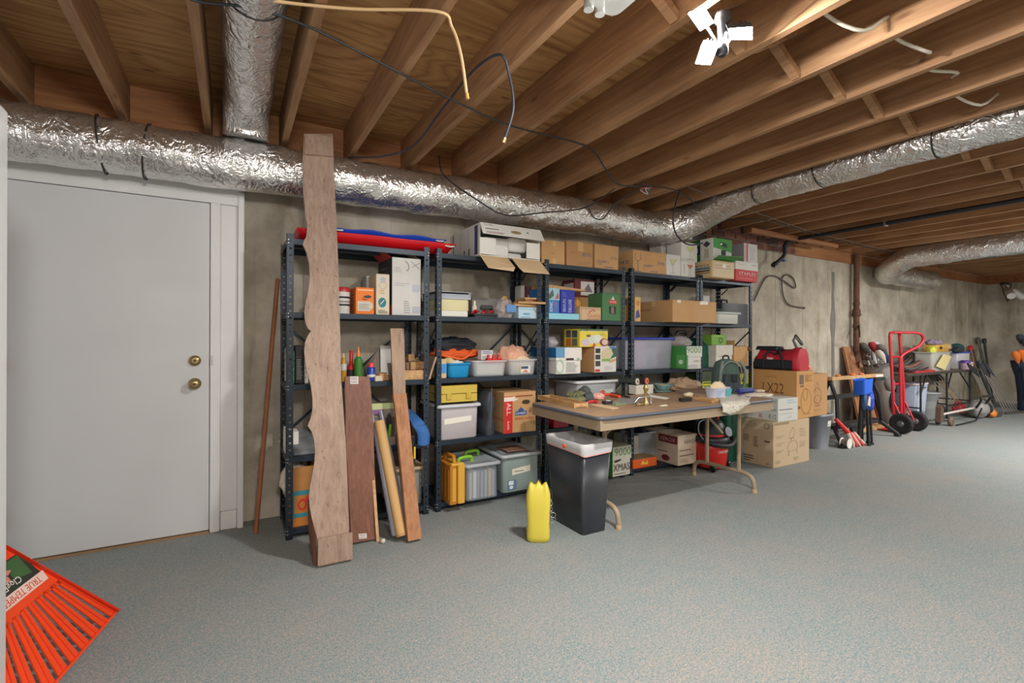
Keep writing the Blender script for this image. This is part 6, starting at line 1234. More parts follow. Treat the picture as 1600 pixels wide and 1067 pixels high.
# stacked boxes at the end of the shelving
B1 = (4.37, 4.97, .0, .425)
carton('big_carton', 'large brown carton with a line drawing, on the floor at the table end', B1, 2.69, .36, mat((196, 172, 140), .8), {'F': [('r', .02, .93, .42, .985, (150, 130, 100)), ('l', ((.42, .62), (.44, .72), (.52, .84), (.58, .76), (.56, .62), (.48, .58), (.42, .62)), .004, (140, 126, 106)), ('l', ((.40, .30), (.38, .42), (.46, .52), (.60, .54), (.66, .42), (.64, .32), (.40, .30)), .004, (140, 126, 106)), ('l', ((.46, .52), (.5, .62), (.56, .6)), .004, (140, 126, 106)), ('l', ((.42, .30), (.40, .22), (.44, .22)), .004, (140, 126, 106)), ('l', ((.62, .32), (.66, .24)), .004, (140, 126, 106)), ('rows', .08, .62, .3, .7, 2, (168, 152, 128)), ('rows', .08, .46, .3, .54, 2, (168, 152, 128)), ('rows', .08, .3, .28, .38, 2, (168, 152, 128)), ('rows', .72, .60, .92, .80, 4, (168, 152, 128)), ('rows', .72, .36, .9, .5, 3, (168, 152, 128)), ('rows', .55, .08, .7, .16, 2, (150, 136, 116)), ('rows', .06, .08, .2, .16, 2, (168, 152, 128))],
        'L': [('r', .02, .80, .98, .99, (204, 184, 152)), ('rows', .14, .84, .32, .96, 4, (150, 134, 110)), ('rows', .44, .84, .62, .94, 4, (150, 134, 110)), ('o', .82, .9, .08, .07, .25, (130, 112, 90)), ('rows', .15, .5, .36, .66, 5, (92, 76, 60)), ('rows', .45, .4, .6, .64, 7, (92, 76, 60)), ('rows', .76, .52, .95, .6, 1, (92, 76, 60)), ('rows', .03, .04, .5, .2, 3, (76, 62, 48)), ('rows', .82, .04, .92, .09, 1, (110, 92, 74))]}, tape=None)
carton('office_paper_box', 'white office paper carton printed in teal on top of the big brown carton', (4.46, 4.76, .426, .645), 2.685, .42, mat((206, 206, 200), .7), {'F': [('rows', .45, .74, .92, .95, 2, (150, 186, 206)), ('rows', .05, .46, .9, .56, 1, (120, 120, 124)), ('rows', .05, .30, .9, .36, 1, (170, 170, 172)), ('rows', .5, .1, .7, .24, 2, (170, 190, 210))], 'L': [('t', 'XEROX', .70, .78, .97, .94, (110, 166, 190)), ('rows', .0, .74, .6, .9, 1, (176, 168, 146)), ('t', 'Ideal for Today\'s Business Needs', .05, .42, .96, .56, (30, 110, 116)), ('rows', .12, .60, .5, .68, 1, (90, 110, 116)), ('t', '8 1/2', .78, .08, .96, .30, (26, 120, 140)), ('rows', .05, .1, .45, .26, 2, (176, 176, 172)), ('p', ((.52, .08), (.62, .08), (.6, .26), (.54, .26)), (190, 150, 150))]}, tape=None, rot=-3)
DL = (4.785, 5.085, .426, .893)
carton('lx_carton', 'brown carton marked LX22 under the red and black duffel bag', DL, 2.71, .46, mat((196, 148, 92), .8), {'F': [('r', .15, .72, .40, .92, (110, 92, 74)), ('r', .2, .66, .4, .70, (110, 92, 74)), ('t', 'BRCC', .5, .76, .9, .92, (150, 110, 70)), ('o', .55, .35, .32, .28, .08, (166, 124, 80)), ('o', .5, .5, .14, .14, .14, (166, 124, 80)), ('rows', .4, .06, .9, .12, 1, (160, 116, 74)), ('r', .08, .2, .2, .26, (120, 84, 52))], 'L': [('t', 'LX22', .24, .50, .72, .72, (110, 76, 46)), ('rows', .3, .82, .6, .88, 1, (176, 128, 76))]}, tape=None)
# grey bin and carton on it
t = thing('grey_bin', 'small grey waste bin on the floor supporting a brown carton', 'bin', (5.66, 3.0, 0))
MB().loft([rr(-.105, .105, -.10, .10, .04, 0), rr(-.135, .135, -.13, .13, .05, .355), rr(-.148, .148, -.143, .143, .05, .357), rr(-.148, .148, -.143, .143, .05, .383), rr(-.13, .13, -.125, .125, .05, .383), rr(-.10, .10, -.095, .095, .04, .01)]).build('bin_body', mat((138, 142, 152), .45), t)
prints([('r', .55, .70, .85, .88, (214, 214, 210)), ('rows', .6, .74, .8, .78, 1, (60, 60, 60))], (-.11, -.1035, .0), (.22, 0, 0), (0, -.028, .35), (0, -1, 0), 'printed_label', t)
carton('sketch_carton', 'brown carton with an oval line drawing standing on the grey bin', (xY(1266, 2.86), xY(1293, 2.86), .385, .835), 2.86, .28, CARD2, {'F': [('o', .42, .48, .26, .20, .12, (160, 112, 70)), ('o', .42, .40, .2, .1, .15, (150, 104, 66)), ('l', ((.3, .58), (.42, .82), (.52, .6)), .006, (160, 116, 74)), ('rows', .3, .22, .6, .27, 1, (130, 90, 60)), ('rows', .25, .12, .9, .17, 1, (170, 120, 70))]})
# duffel bag
t = thing('duffel_bag', 'red and black duffel bag lying on the LX22 carton', 'bag', (4.905, 2.95, .895), math.radians(-86)); DR, DB = mat((184, 34, 50), .65), mat((30, 34, 44), .7)
def sec(x_, w_, h_, b_=.0): return [Vector((x_, y_, z_)) for y_, z_ in ((-w_*.9, b_), (w_*.9, b_), (w_, b_+.03), (w_*1.02, h_*.45), (w_*.85, h_*.75), (w_*.5, h_*.97), (0, h_*1.02), (-w_*.5, h_*.97), (-w_*.85, h_*.75), (-w_*1.02, h_*.45), (-w_, b_+.03))]
key = [(-.225, .07, .10), (-.215, .10, .15), (-.17, .122, .22), (-.08, .13, .205), (0, .13, .18), (.10, .13, .19), (.19, .13, .225), (.225, .122, .215), (.236, .095, .16)]
rings = []
for (a, w1_, h1_), (b, w2_, h2_) in zip(key, key[1:]):
    for q_ in range(4):
        f_ = q_/4; x_ = a+(b-a)*f_; ring = sec(x_, w1_+(w2_-w1_)*f_, h1_+(h2_-h1_)*f_)
        rings.append([p+Vector((0, math.copysign(1, p.y)*.010*noise.noise(p*22), (.022*noise.noise(p*13+Vector((4, 0, 0)))+.008*noise.noise(p*40)) if p.z > .05 else 0)) for p in ring])
rings.append(sec(.236, .095, .16))
MB().loft(rings).build('bag_body', DR, t)
for s_ in (-1, 1):
    MB().loft([[Vector((x_, s_*(.1305+.002), 0.004)), Vector((x_, s_*.137, .03)), Vector((x_, s_*.137, .10)), Vector((x_, s_*.128, .105))] for x_ in (-.20, -.08, .10, .185)], 0, True, True).build('lower_panel', DB, t)
    MB().tube(smooth_path([(-.10, s_*.138, .02), (-.09, s_*.14, .12), (-.05, s_*.12, .19), (0, s_*.10, .16), (.05, s_*.12, .19), (.09, s_*.14, .12), (.10, s_*.138, .02)], 5), .011, 8).build('carry_strap', DB, t)
MB().loft([[Vector((-.235, y_*.9, z_*.9)) for y_, z_ in ((-.1, .0), (.1, .0), (.1, .08), (0, .10), (-.1, .08))], [Vector((-.16, y_, z_)) for y_, z_ in ((-.133, .002), (.133, .002), (.133, .09), (0, .10), (-.133, .09))]]).build('dark_end', DB, t)
MB().tube(smooth_path([(-.19, 0, .205), (-.08, 0, .212), (.0, 0, .198), (.1, 0, .198), (.21, 0, .222)], 5), .012, 8).build('zip', DB, t)
MB().loft([[Vector((x_, y_, z_)) for y_, z_ in ((-.09, .20), (.09, .20), (.06, .235), (-.06, .24))] for x_ in (-.21, -.12, .0)], 0).build('open_flap', DB, t)
MB().box((-.06, -.142, .105), (-.0, -.139, .125)).build('logo_patch', mat((216, 190, 190), .5), t)
t = thing('orange_hand_saw', 'orange tool with a grey pipe handle standing behind the duffel bag end', 'tool', (5.065, 2.73, .895)); p0 = Vector((5.06, 2.725, .90))
wpart(MB().prism([p0, p0+Vector((.03, 0, 0)), p0+Vector((-.02, .12, .20)), p0+Vector((-.05, .12, .20))], (0, .02, .01)), 'orange_arm', mat((232, 92, 42), .5), t)
wpart(MB().tube([p0+Vector((-.03, .10, .17)), p0+Vector((-.06, .14, .30)), p0+Vector((-.03, .14, .345)), p0+Vector((.03, .10, .25))], .017, 8), 'pipe_handle', mat((96, 96, 94), .4, .3), t)
for k in range(4): wpart(MB().box(p0+Vector((-.024-.006*k, .012+.02*k, .03+.035*k)), p0+Vector((.0-.006*k, .018+.02*k, .045+.035*k))), 'white_tooth', WHITE, t)
# ================================================================== far right of the room
BLK = mat((38, 40, 44), .5, .2)
# folding work stand with a wooden bar
c = Vector((6.5, 3.02, 0)); t = thing('work_stand', 'black folding work stand with a wooden bar on top beside the vertical pipe', 'work stand', c)
xa, xb, yf = 5.98, 7.08, 3.0
wpart(MB().box((xa-.06, yf-.05, .735), (xb+.04, yf+.01, .775), 0, None, .004), 'wooden_bar', PALEWOOD, t); wpart(MB().box((xb-.16, yf-.054, .74), (xb+.03, yf-.049, .765)), 'white_mark', WHITE, t)
for X in (xa+.12, xa+.45, xa+.66): wpart(MB().blob((X, yf-.02, .785), (.04, .03, .015), .1, 2, 3, 10), 'orange_pad', mat((226, 124, 60), .6), t)
wpart(MB().box((xa-.02, yf+.04, .50), (xb-.1, yf+.07, .55)), 'middle_beam', BLK, t); wpart(MB().box((xa, yf-.06, .17), (xb+.02, yf+.08, .21), 0, None, .005), 'lower_tray', BLK, t)
for X, o_ in ((xa+.02, -.02), (xb-.12, .06)):
    for s_ in (-1, 1):
        wpart(MB().tube([(X, yf+.02, .735), (X+o_*.3, yf+.02+s_*.08, .52), (X+o_, yf+.02+s_*.10, .20)], .022, 8), 'upper_leg', BLK, t)
        wpart(MB().tube([(X+o_, yf+.02+s_*.06, .20), (X+o_*2.2+.09*(1 if X > 6.5 else -1), yf+.02+s_*.20, .028)], .024, 8), 'lower_leg', BLK, t); wpart(MB().box((X+o_*2.2+.09*(1 if X > 6.5 else -1)-.04, yf+s_*.20-.01, 0), (X+o_*2.2+.09*(1 if X > 6.5 else -1)+.04, yf+s_*.20+.05, .03), 0, None, .006), 'foot_pad', RUBBER, t)
wpart(MB().loft([rr(xb-.22, xb+.02, yf-.09, yf+.09, .02, z_) for z_ in (.695, .735)]), 'clamp_head', BLK, t)
wpart(MB().prism([(xa+.42, yf-.02, .17), (xa+.60, yf-.02, .17), (xa+.51, yf-.02, .03)], (0, .03, 0)), 'dark_bracket', BLK, t)
# folded blue camp chairs
c = Vector((6.28, 2.78, 0)); t = thing('camp_chair', 'folded camp chair with bright blue cloth standing before the black work stand', 'chair', c); BLU = mat((24, 96, 214), .6)
for k, (dx, dy, lx, ly) in enumerate(((-.11, 0, -.085, .0), (-.05, .05, -.02, .03), (-.02, -.05, -.05, -.03), (.03, .04, .0, .03), (.07, -.04, .04, -.02), (.11, .02, .06, .01))):
    wpart(MB().tube([(c.x+dx, c.y+dy, .0), (c.x+lx, c.y+ly, .62+.03*(k % 3))], .013, 8), 'chair_leg', BLK, t); wpart(MB().lathe(((.02, 0), (.02, .02), (.014, .03)), (c.x+dx, c.y+dy, 0), 10), 'foot_cap', BLACK, t)
wpart(MB().loft([[Vector((c.x-.13+p[0]*(1+.05*i), c.y+p[1], z_+.02*math.sin(p[0]*60))) for p in rr(-.02, .17, -.06, .06, .02, 0, 3)] for i, z_ in enumerate((.60, .66, .73, .755))]), 'seat_cloth', BLU, t)
wpart(MB().blob((c.x+.06, c.y-.01, .51), (.06, .05, .14), .3, 71, 2.5, 14), 'back_cloth', mat((28, 76, 190), .6), t); wpart(MB().blob((c.x-.10, c.y-.04, .50), (.06, .03, .09), .3, 72, 2.5, 12), 'pocket', mat((44, 70, 110), .7), t)
wpart(MB().prism([(c.x-.11, c.y-.075, .47), (c.x-.05, c.y-.075, .45), (c.x-.04, c.y-.075, .55), (c.x-.08, c.y-.075, .57)], (0, .004, 0)), 'printed_tag', mat((206, 190, 170), .6), t)
# red tool and white reel left of it
t = thing('red_cultivator', 'red handled tool with spread white tines lying by the grey bin', 'tool', (6.0, 2.85, 0)); a = atZ(1289, 636, .40); a = Vector((5.93, 2.92, .30)); b = Vector((6.05, 2.82, .12))
wpart(MB().tube([a, b], [.02, .03], 10), 'red_handle', mat((206, 46, 44), .5), t)
for k in range(5): wpart(MB().tube([b+Vector((-.06+.03*k, 0, .03)), b+Vector((-.05+.05*k, -.05, -.08)), b+Vector((-.06+.075*k, -.06, -.12))], [.02, .018, .008], 7), 'tine', mat((214, 60, 54) if k % 2 else (206, 190, 180), .5), t)
t = thing('white_reel', 'small white reel lying on the floor beside the grey bin', 'reel', (5.90, 2.80, .056)); RR = Matrix.Rotation(math.radians(90), 3, 'X')
MB().lathe(((.055, -.04), (.055, -.035), (.03, -.03), (.03, .03), (.055, .035), (.055, .04)), (0, 0, 0), 18, 0, RR).build('reel_body', WHITE, t); MB().lathe(((.045, -.028), (.045, .028)), (0, 0, 0), 16, 0, RR).build('wound_cord', mat((110, 100, 92), .9), t)
lump('dry_twigs', 'low heap of beige cord beside the white reel', 'cord', (6.08, 2.86, .001), (.10, .08, .035), mat((170, 150, 118), .9, var=.3, vscale=60), .5, 73, 6, 16, .4)
# planks against the wall behind the pipe
for k, (x0, x1, z1, y0, th, M_, lb) in enumerate(((7.44, 7.62, 1.10, 3.34, .03, LUMBER, 'short brown plank leaning against the wall left of the vertical pipe'), (7.62, 7.84, 1.02, 3.30, .03, LUMBER, 'wide brown plank leaning right behind the vertical pipe'), (7.90, 8.02, 1.10, 3.32, .025, REDBOARD, 'dark brown plank right of the vertical pipe'))):
    tag(MB().prism([(x0, y0, .003), (x1, y0, .003), (x1, YW-.06, z1), (x0, YW-.06, z1)], (0, th, 0)).build('plank', M_), lb, 'plank')
for k, (x0, x1, y, z, h) in enumerate(((6.95, 8.0, 3.16, .001, .038), (6.85, 7.75, 3.205, .001, .045))):
    tag(MB().box((x0, y, z), (x1, y+.035, z+h), 0, None, .002).build('floor_lumber', PALEWOOD), ('front' if k == 0 else 'rear')+' length of pale lumber lying on the floor under the golf bag', 'plank')
# golf bags
def golf_bag(lb, base, top, r, M1, M2, M3, heads, seed, strap=1):
    base, top = Vector(base), Vector(top); d = (top-base).normalized(); t = thing('golf_bag', lb, 'golf bag', base); sx = d.cross(Vector((0, 1, 0))).normalized(); sy = sx.cross(d); L = (top-base).length
    R3 = Matrix((sx, sy, d)).transposed()
    wpart(MB().lathe(((r*.85, 0), (r*.95, .01), (r*.9, .06), (r*.82, L*.35), (r*.85, L*.7), (r*1.05, L*.88), (r*1.1, L), (r*.98, L), (r*.95, L*.9)), base, 20, 0, R3), 'bag_tube', M1, t)
    fr_ = -sy if sy.y > 0 else sy
    wpart(MB(Matrix.Translation(base+fr_*r*.75+d*L*.30) @ R3.to_4x4()).blob((0, 0, 0), (r*.75, r*.55, L*.26), .08, seed, 2, 14), 'lower_pocket', M2, t); wpart(MB(Matrix.Translation(base+fr_*r*.72+d*L*.68) @ R3.to_4x4()).blob((0, 0, 0), (r*.7, r*.45, L*.14), .08, seed+1, 2, 14), 'upper_pocket', M3, t)
    wpart(MB().tube(smooth_path([base+d*L*.85+sx*r*strap, base+d*L*.72+sx*r*1.75*strap+fr_*r*.3, base+d*L*.45+sx*r*1.8*strap+fr_*r*.3, base+d*L*.25+sx*r*.9*strap], 5), .02, 8), 'shoulder_strap', M2, t)
    for i, h in enumerate(heads):
        dx, dy, up_, col, kind, cw = h; h = h; p0 = base+d*(L*.9)+sx*dx*r+sy*dy*r; p1 = base+d*(L+up_)+sx*dx*r*1.5+sy*dy*r*1.3
        g = thing('golf_club', ('club with a %s %s, ' % (h[5], 'head cover' if kind == 'cover' else 'iron head')) + 'in the '+lb.split(' standing')[0], 'golf club', p0, 0, 'clubs in the '+lb.split(' standing')[0])
        wpart(MB().tube([p0, p1], .007, 7), 'shaft', STEEL, g)
        if kind == 'cover': wpart(MB().loft([[p1+dv_ for dv_ in [sx*math.cos(a*.7854)*q_+sy*math.sin(a*.7854)*q_+d*z_+sx*z_*.5 for a in range(8)]] for q_, z_ in ((.015, -.10), (.035, -.05), (.055, .02), (.055, .07), (.03, .11))]), 'head_cover', mat(col, .8), g)
        else: wpart(MB().loft([[p1+sx*a_+sy*b_*.25+d*c_ for a_, b_, c_ in ((-.01, -.03, -.02), (.075, -.03, -.01), (.085, -.03, .05), (-.01, -.03, .03))], [p1+sx*a_+sy*.012+d*c_ for a_, c_ in ((-.01, -.02), (.07, -.01), (.08, .045), (-.01, .03))]], 0, True, True, False), 'club_head', mat(col, .3, .7), g)
    return t
golf_bag('grey and black golf bag standing between the pipe and the red hand truck', (8.06, 3.22, .0), (7.93, 3.38, .84), .14, mat((132, 128, 124), .8), mat((40, 44, 54), .8), mat((112, 108, 108), .8),
         [(-.5, 0, .22, (168, 44, 52), 'cover', 'red'), (-.7, -.4, .17, (110, 104, 98), 'cover', 'brown'), (.1, .3, .24, (92, 88, 84), 'cover', 'grey'), (-.1, -.5, .10, (206, 198, 184), 'cover', 'cream'), (-.45, -.6, .05, (36, 48, 92), 'cover', 'navy'), (.6, -.3, .05, (150, 150, 150), 'iron', 'upright light'), (.8, .1, .07, (150, 146, 142), 'iron', 'second light'), (.5, -.6, .0, (130, 130, 132), 'iron', 'low dark'), (.9, -.2, .12, (70, 70, 72), 'iron', 'tall black'), (.3, -.7, .03, (160, 160, 162), 'iron', 'right hand')], 81, -1)
golf_bag('navy golf bag standing at the right edge by the end wall', (11.78, 2.74, .0), (11.74, 2.80, .86), .15, mat((34, 44, 66), .7), mat((26, 34, 56), .7), mat((40, 62, 92), .7),
         [(.9, -.2, .08, (240, 126, 50), 'cover', 'orange'), (1.1, .1, .06, (240, 130, 60), 'cover', 'second orange'), (.0, 0, .34, (66, 70, 82), 'cover', 'dark tall'), (.3, -.4, .26, (70, 74, 84), 'cover', 'dark lower'), (.2, -.3, .14, (206, 196, 196), 'iron', 'pale'), (.6, .2, .12, (180, 176, 176), 'iron', 'right hand pale')], 91, 1)
tag(MB().prism([(8.32, 3.46, .003), (8.68, 3.46, .003), (8.66, YW-.03, 1.02), (8.60, YW-.03, 1.14), (8.48, YW-.03, 1.18), (8.34, YW-.03, 1.15)], (0, .025, 0)).build('foam_sheet', mat((206, 206, 204), .8)), 'white rounded sheet leaning on the wall behind the golf bag', 'sheet')
# hand truck
t = thing('hand_truck', 'red steel hand truck with black wheels', 'hand truck', (7.63, 2.93, 0)); HT = mat((186, 34, 48), .4)
xa, xb = 7.47, 7.77; ya = 2.97
wpart(MB().tube(smooth_path([(xa, ya, .10), (xa, ya+.02, .6), (xa, ya+.05, 1.18), (xa+.01, ya+.055, 1.26), (xa+.05, ya+.06, 1.295), (xb-.10, ya+.06, 1.30), (xb-.04, ya+.055, 1.285), (xb-.02, ya+.05, 1.20), (xb, ya+.02, .6), (xb, ya, .10)], 6), .018, 10), 'main_frame', HT, t)
xm = xb-.02
wpart(MB().tube(smooth_path([(xa+.08, ya+.055, 1.298), (xm, ya-.02, 1.30), (xm+.16, ya-.10, 1.29), (xm+.23, ya-.12, 1.22), (xm+.18, ya-.10, 1.13), (xm+.02, ya-.02, 1.04), (xm-.06, ya+.01, .98), (xm-.08, ya+.015, .88), (xm-.08, ya+.0, .12)], 7), .018, 10), 'loop_handle', HT, t)
for z in (.30, .62, .98): wpart(MB().tube([(xa, ya+.03, z), (xb, ya+.03, z)], .013, 8), 'cross_bar', HT, t)
wpart(MB().prism([(xa-.03, ya-.01, .012), (xb+.03, ya-.01, .012), (xb+.02, ya+.19, .008), (xa-.02, ya+.19, .008)], (0, 0, .006)), 'toe_plate', HT, t)
for X in (xa, xb): wpart(MB().tube([(X, ya+.01, .40), (X, ya-.10, .14)], .012, 8), 'axle_brace', HT, t)
wpart(MB().tube([(xa-.07, ya-.10, .13), (xb+.07, ya-.10, .13)], .010, 8), 'axle', STEEL, t)
RYm = Matrix.Rotation(math.radians(90), 3, 'Y')
for X in (xa-.06, xb+.06):
    w_ = wpart(MB().lathe(((.066, -.025), (.105, -.036), (.124, -.028), (.131, -.010), (.131, .010), (.124, .028), (.105, .036), (.066, .025)), (X, ya-.10, .131), 28, 0, RYm), 'tyre', RUBBER, t)
    wpart(MB().lathe(((.02, -.035), (.03, -.03), (.062, -.012), (.068, -.022), (.068, .022), (.062, .012), (.03, .03), (.02, .035)), (X, ya-.10, .131), 20, 0, RYm), 'hub', mat((120, 124, 128), .35, .6), t, w_)
wpart(MB().box((xb+.02, ya-.05, .20), (xb+.08, ya-.02, .25), 0, None, .004), 'white_tag', WHITE, t)
# bins under the far table
t = thing('pale_bin', 'pale blue grey kitchen bin with a pink rim behind the hand truck', 'bin', (8.74, 3.27, 0))
MB().loft([rr(-.15, .15, -.12, .12, .03, 0), rr(-.185, .185, -.15, .15, .035, .56), rr(-.18, .18, -.145, .145, .035, .56), rr(-.145, .145, -.115, .115, .03, .012)]).build('bin_body', mat((166, 176, 194), .45), t); MB().loft([rr(-.192, .192, -.157, .157, .04, .545), rr(-.194, .194, -.159, .159, .04, .572), rr(-.182, .182, -.147, .147, .035, .572)], 0, False, False).build('bin_rim', mat((206, 186, 190), .5), t)
MB().tube(smooth_path([(-.10, -.153, .53), (-.05, -.165, .515), (.05, -.165, .51), (.08, -.153, .50)], 4), .006, 6).build('grip_slot', mat((110, 116, 130), .5), t)
c = atZ(1457, 652, 0); t = thing('grey_pail', 'grey flared pail right of the pale bin', 'pail', (9.22, 3.27, 0)); MB().lathe(((.125, 0), (.13, .01), (.135, .26), (.15, .28), (.185, .40), (.19, .405), (.18, .405), (.145, .29), (.12, .02)), n=24).build('pail_body', mat((140, 142, 142), .5), t); MB().lathe(((.188, .385), (.194, .39), (.194, .41), (.188, .412)), n=24, cap0=False, cap1=False).build('pail_rim', mat((150, 152, 152), .5), t)
# far table
X0, X1, Y0, Y1, H = 8.0, 10.6, 3.02, 3.56, .735
t = thing('far_table', 'long narrow dark table with folding metal legs against the far wall', 'table', ((X0+X1)/2, (Y0+Y1)/2, 0)); wpart(MB().loft([rr(X0, X1, Y0, Y1, .03, z_) for z_ in (H-.03, H)], 0, True, True, False), 'table_top', mat((108, 92, 80), .6, var=.1), t)
wpart(MB().loft([rr(X0-.004, X1+.004, Y0-.004, Y1+.004, .033, z_) for z_ in (H-.034, H-.002)], 0, False, False), 'edge_band', mat((58, 52, 50), .5), t)
for X, s_ in ((X0+.55, 1), (X1-.25, -1), ((X0+X1)/2+.15, 1)):
    for Y in (Y0+.06, Y1-.06): wpart(MB().tube([(X, Y, 0), (X, Y, H-.035)], .014, 8), 'leg', BLK, t)
    wpart(MB().tube([(X, Y0+.06, .22), (X, Y1-.06, .22)], .010, 7), 'cross_bar', BLK, t); wpart(MB().tube([(X, Y0+.06, .42), (X+s_*.30, Y0+.1, H-.04)], .010, 7), 'brace', BLK, t)
wpart(MB().tube([((X0+X1)/2+.15, Y0+.05, .20), (X1-.25, Y0+.05, .20)], .012, 7), 'stretcher', BLK, t)
ZF = H+.001
def F(px, py, y): p = atY(px, py, y); return p
tag(MB().prism([(F(1416, 560, 3.4).x, 3.38, ZF), (F(1440, 560, 3.4).x, 3.38, ZF), (F(1437, 541, 3.5).x, 3.52, 1.10), (F(1430, 541, 3.5).x, 3.52, 1.12)], (0, .008, 0)).build('grey_sheet', mat((142, 134, 122), .8)), 'grey cardboard sheet standing behind the pipes on the far table', 'cardboard')
rn = random.Random(9)
for k in range(9):
    a = Vector((8.15+.05*k, 3.08+.05*k, ZF+.012+.018*(k % 4)+.03)); b = a+Vector((.65+.1*rn.random(), .06*rn.random(), .02+.19*(k/9))); m_ = (a+b)/2+Vector((0, 0, -.03))
    tag(MB().tube(smooth_path([a, m_, b], 5), .012+.006*(k % 3), 7).build('hose_length', mat([(46, 46, 50), (90, 92, 94), (130, 92, 70), (60, 66, 72)][k % 4], .6)), ['lowest', 'second lowest', 'third', 'fourth', 'fifth', 'sixth', 'seventh', 'second highest', 'highest'][k]+' length in the heap of hoses on the far table', 'hose', 'hoses heaped on the far table')
tag(MB().box((8.3, 3.05, ZF), (8.95, 3.14, ZF+.025), 0, None, .004).build('red_case', mat((186, 46, 56), .5)), 'flat red strip case at the front edge of the far table', 'case')
xa, xb = F(1458, 570, 3.06).x, F(1489, 570, 3.06).x; zt = F(1465, 550, 3.06).z
tote('clear_bin', 'clear plastic bin in the middle of the far table', (xa, xb, ZF, zt), 3.06, .26, mat((206, 206, 200), .3, alpha=.62), taper=.9, r=.04)
lump('mixed_rags', 'mixed pale cloths filling the clear bin on the far table', 'cloth', ((xa+xb)/2, 3.19, ZF+.012), ((xb-xa)*.40, .09, .12), mat((206, 196, 150), .8, var=.3, vscale=9), .15, 95, 3, 14, .2)
t = thing('yellow_case', 'yellow brown tool case lying on top of the clear bin', 'case', (9.6, 3.2, zt+.001)); ya_ = (F(1464, 545, 3.09).x, F(1483, 545, 3.09).x)
wpart(MB().loft([rr(ya_[0], ya_[1], 3.09, 3.27, .02, z_) for z_ in (zt+.001, zt+.055)]), 'case_half', mat((190, 146, 62), .5), t); wpart(MB().loft([rr(ya_[0], ya_[1], 3.09, 3.27, .02, z_) for z_ in (zt+.059, zt+.105)]), 'case_half', mat((206, 166, 78), .5), t); wpart(MB().box((ya_[0]+.1, 3.082, zt+.04), (ya_[0]+.16, 3.09, zt+.08)), 'latch', BLACK, t)
lump('purple_cloth', 'mauve and green cloth bundle on the yellow brown case', 'cloth', ((ya_[0]+ya_[1])/2+.05, 3.22, zt+.106), (.16, .09, .05), mat((150, 136, 160), .8, var=.3, vscale=14), .4, 96, 3, 12, .4)
lump('yellow_bag', 'small yellow green bag at the left corner of the clear bin', 'bag', (xa+.10, 3.11, zt-.03), (.08, .05, .07), mat((206, 212, 70), .5), .4, 97, 3, 12, .3)
xc, xd = F(1497, 570, 3.14).x, F(1518, 570, 3.14).x
tote('white_tub', 'white plastic tub with a blue rim right of the clear bin', (xc, xd, ZF, F(1505, 549, 3.14).z), 3.14, .26, mat((212, 212, 216), .4, alpha=.9), mat((56, 90, 190), .4), taper=.9)
zt2 = F(1505, 549, 3.10).z
lump('baseball_cap', 'dark teal cap on the white tub', 'cap', ((xc+xd)/2+.12, 3.28, zt2), (.12, .09, .075), mat((36, 84, 84), .7), .15, 98, 3, 12, .35)
lump('black_rag', 'black cloth lying across the bins on the far table', 'cloth', (xc-.03, 3.13, zt2-.01), (.16, .06, .05), mat((48, 52, 58), .8), .45, 99, 3, 12, .3)
lump('pink_rag', 'pink and yellow cloth between the yellow brown case and the teal cap', 'cloth', (xc-.02, 3.30, zt2+.002), (.14, .08, .075), mat((214, 176, 140), .8, var=.35, vscale=16), .4, 100, 3, 12, .3)
tag(MB().prism([F(1462, 572, 3.045), F(1474, 553, 3.04), F(1486, 557, 3.04), F(1476, 578, 3.045)], (0, -.004, 0)).build('cream_envelope', mat((212, 196, 140), .8)), 'cream envelope leaning on the front of the clear bin', 'envelope')
t = thing('purple_jar', 'small jar with a purple lid in front of the white tub', 'jar', ((xc+.06), 3.07, ZF)); MB().lathe(((.055, 0), (.058, .01), (.058, .11)), n=16).build('jar_body', mat((196, 170, 190), .4), t); MB().lathe(((.061, .10), (.062, .14), (.05, .143)), n=16).build('jar_lid', mat((92, 60, 150), .4), t)
carton('small_box', 'small printed box beside the purple lidded jar', (xc+.14, xc+.33, ZF, ZF+.115), 3.05, .06, mat((196, 180, 186), .6), {'F': [('rows', .1, .1, .9, .5, 3, (120, 90, 110)), ('e', .4, .7, .2, .16, (206, 150, 120))]}, tape=None)
# leaning golf clubs with grips upward
def club(a, b, grp, lb, g=.26, gc=(52, 56, 62)):
    a, b = Vector(a), Vector(b); d = (b-a).normalized(); t = thing('golf_club', lb, 'golf club', a, 0, grp); wpart(MB().tube([a, b], .0065, 6), 'shaft', mat((176, 170, 166), .3, .7), t)
    wpart(MB().tube([b-d*g, b], [.011, .015], 8), 'grip', mat(gc, .7), t)
    s_ = Vector((.07, -.02, 0)); wpart(MB().prism([a+Vector((-.01, 0, -.012)), a+s_+Vector((.01, 0, -.012)), a+s_+Vector((.02, 0, .025)), a+Vector((-.01, 0, .02))], (0, -.03, -.004)), 'club_head', mat((110, 106, 102), .35, .7), t); return t
for k in range(6): club((10.86+.075*k, 2.80-.012*k, .016), (10.62+.03*k, 3.06-.012*k, .86-.03*(k % 3)), 'clubs leaning on the table end', ['first', 'second', 'third', 'fourth', 'fifth', 'last'][k]+' from the left of the grey gripped clubs leaning on the far table end', .24)
for k in range(4): club((10.34+.10*k, 2.78+.02*k, .016), (9.98+.10*k, 3.0, .84-.03*k), 'clubs leaning in front of the far table', ['leftmost', 'second from left', 'third from left', 'rightmost'][k]+' of the dark gripped clubs leaning in front of the far table', .16, (40, 40, 44))
for k in range(5): club((10.05+.12*k, 3.12, .016), (9.80+.10*k, 3.46, .68), 'clubs under the far table', ['leftmost', 'second', 'middle', 'fourth', 'rightmost'][k]+' of the golf clubs leaning below the far table top', .18, (60, 66, 74))
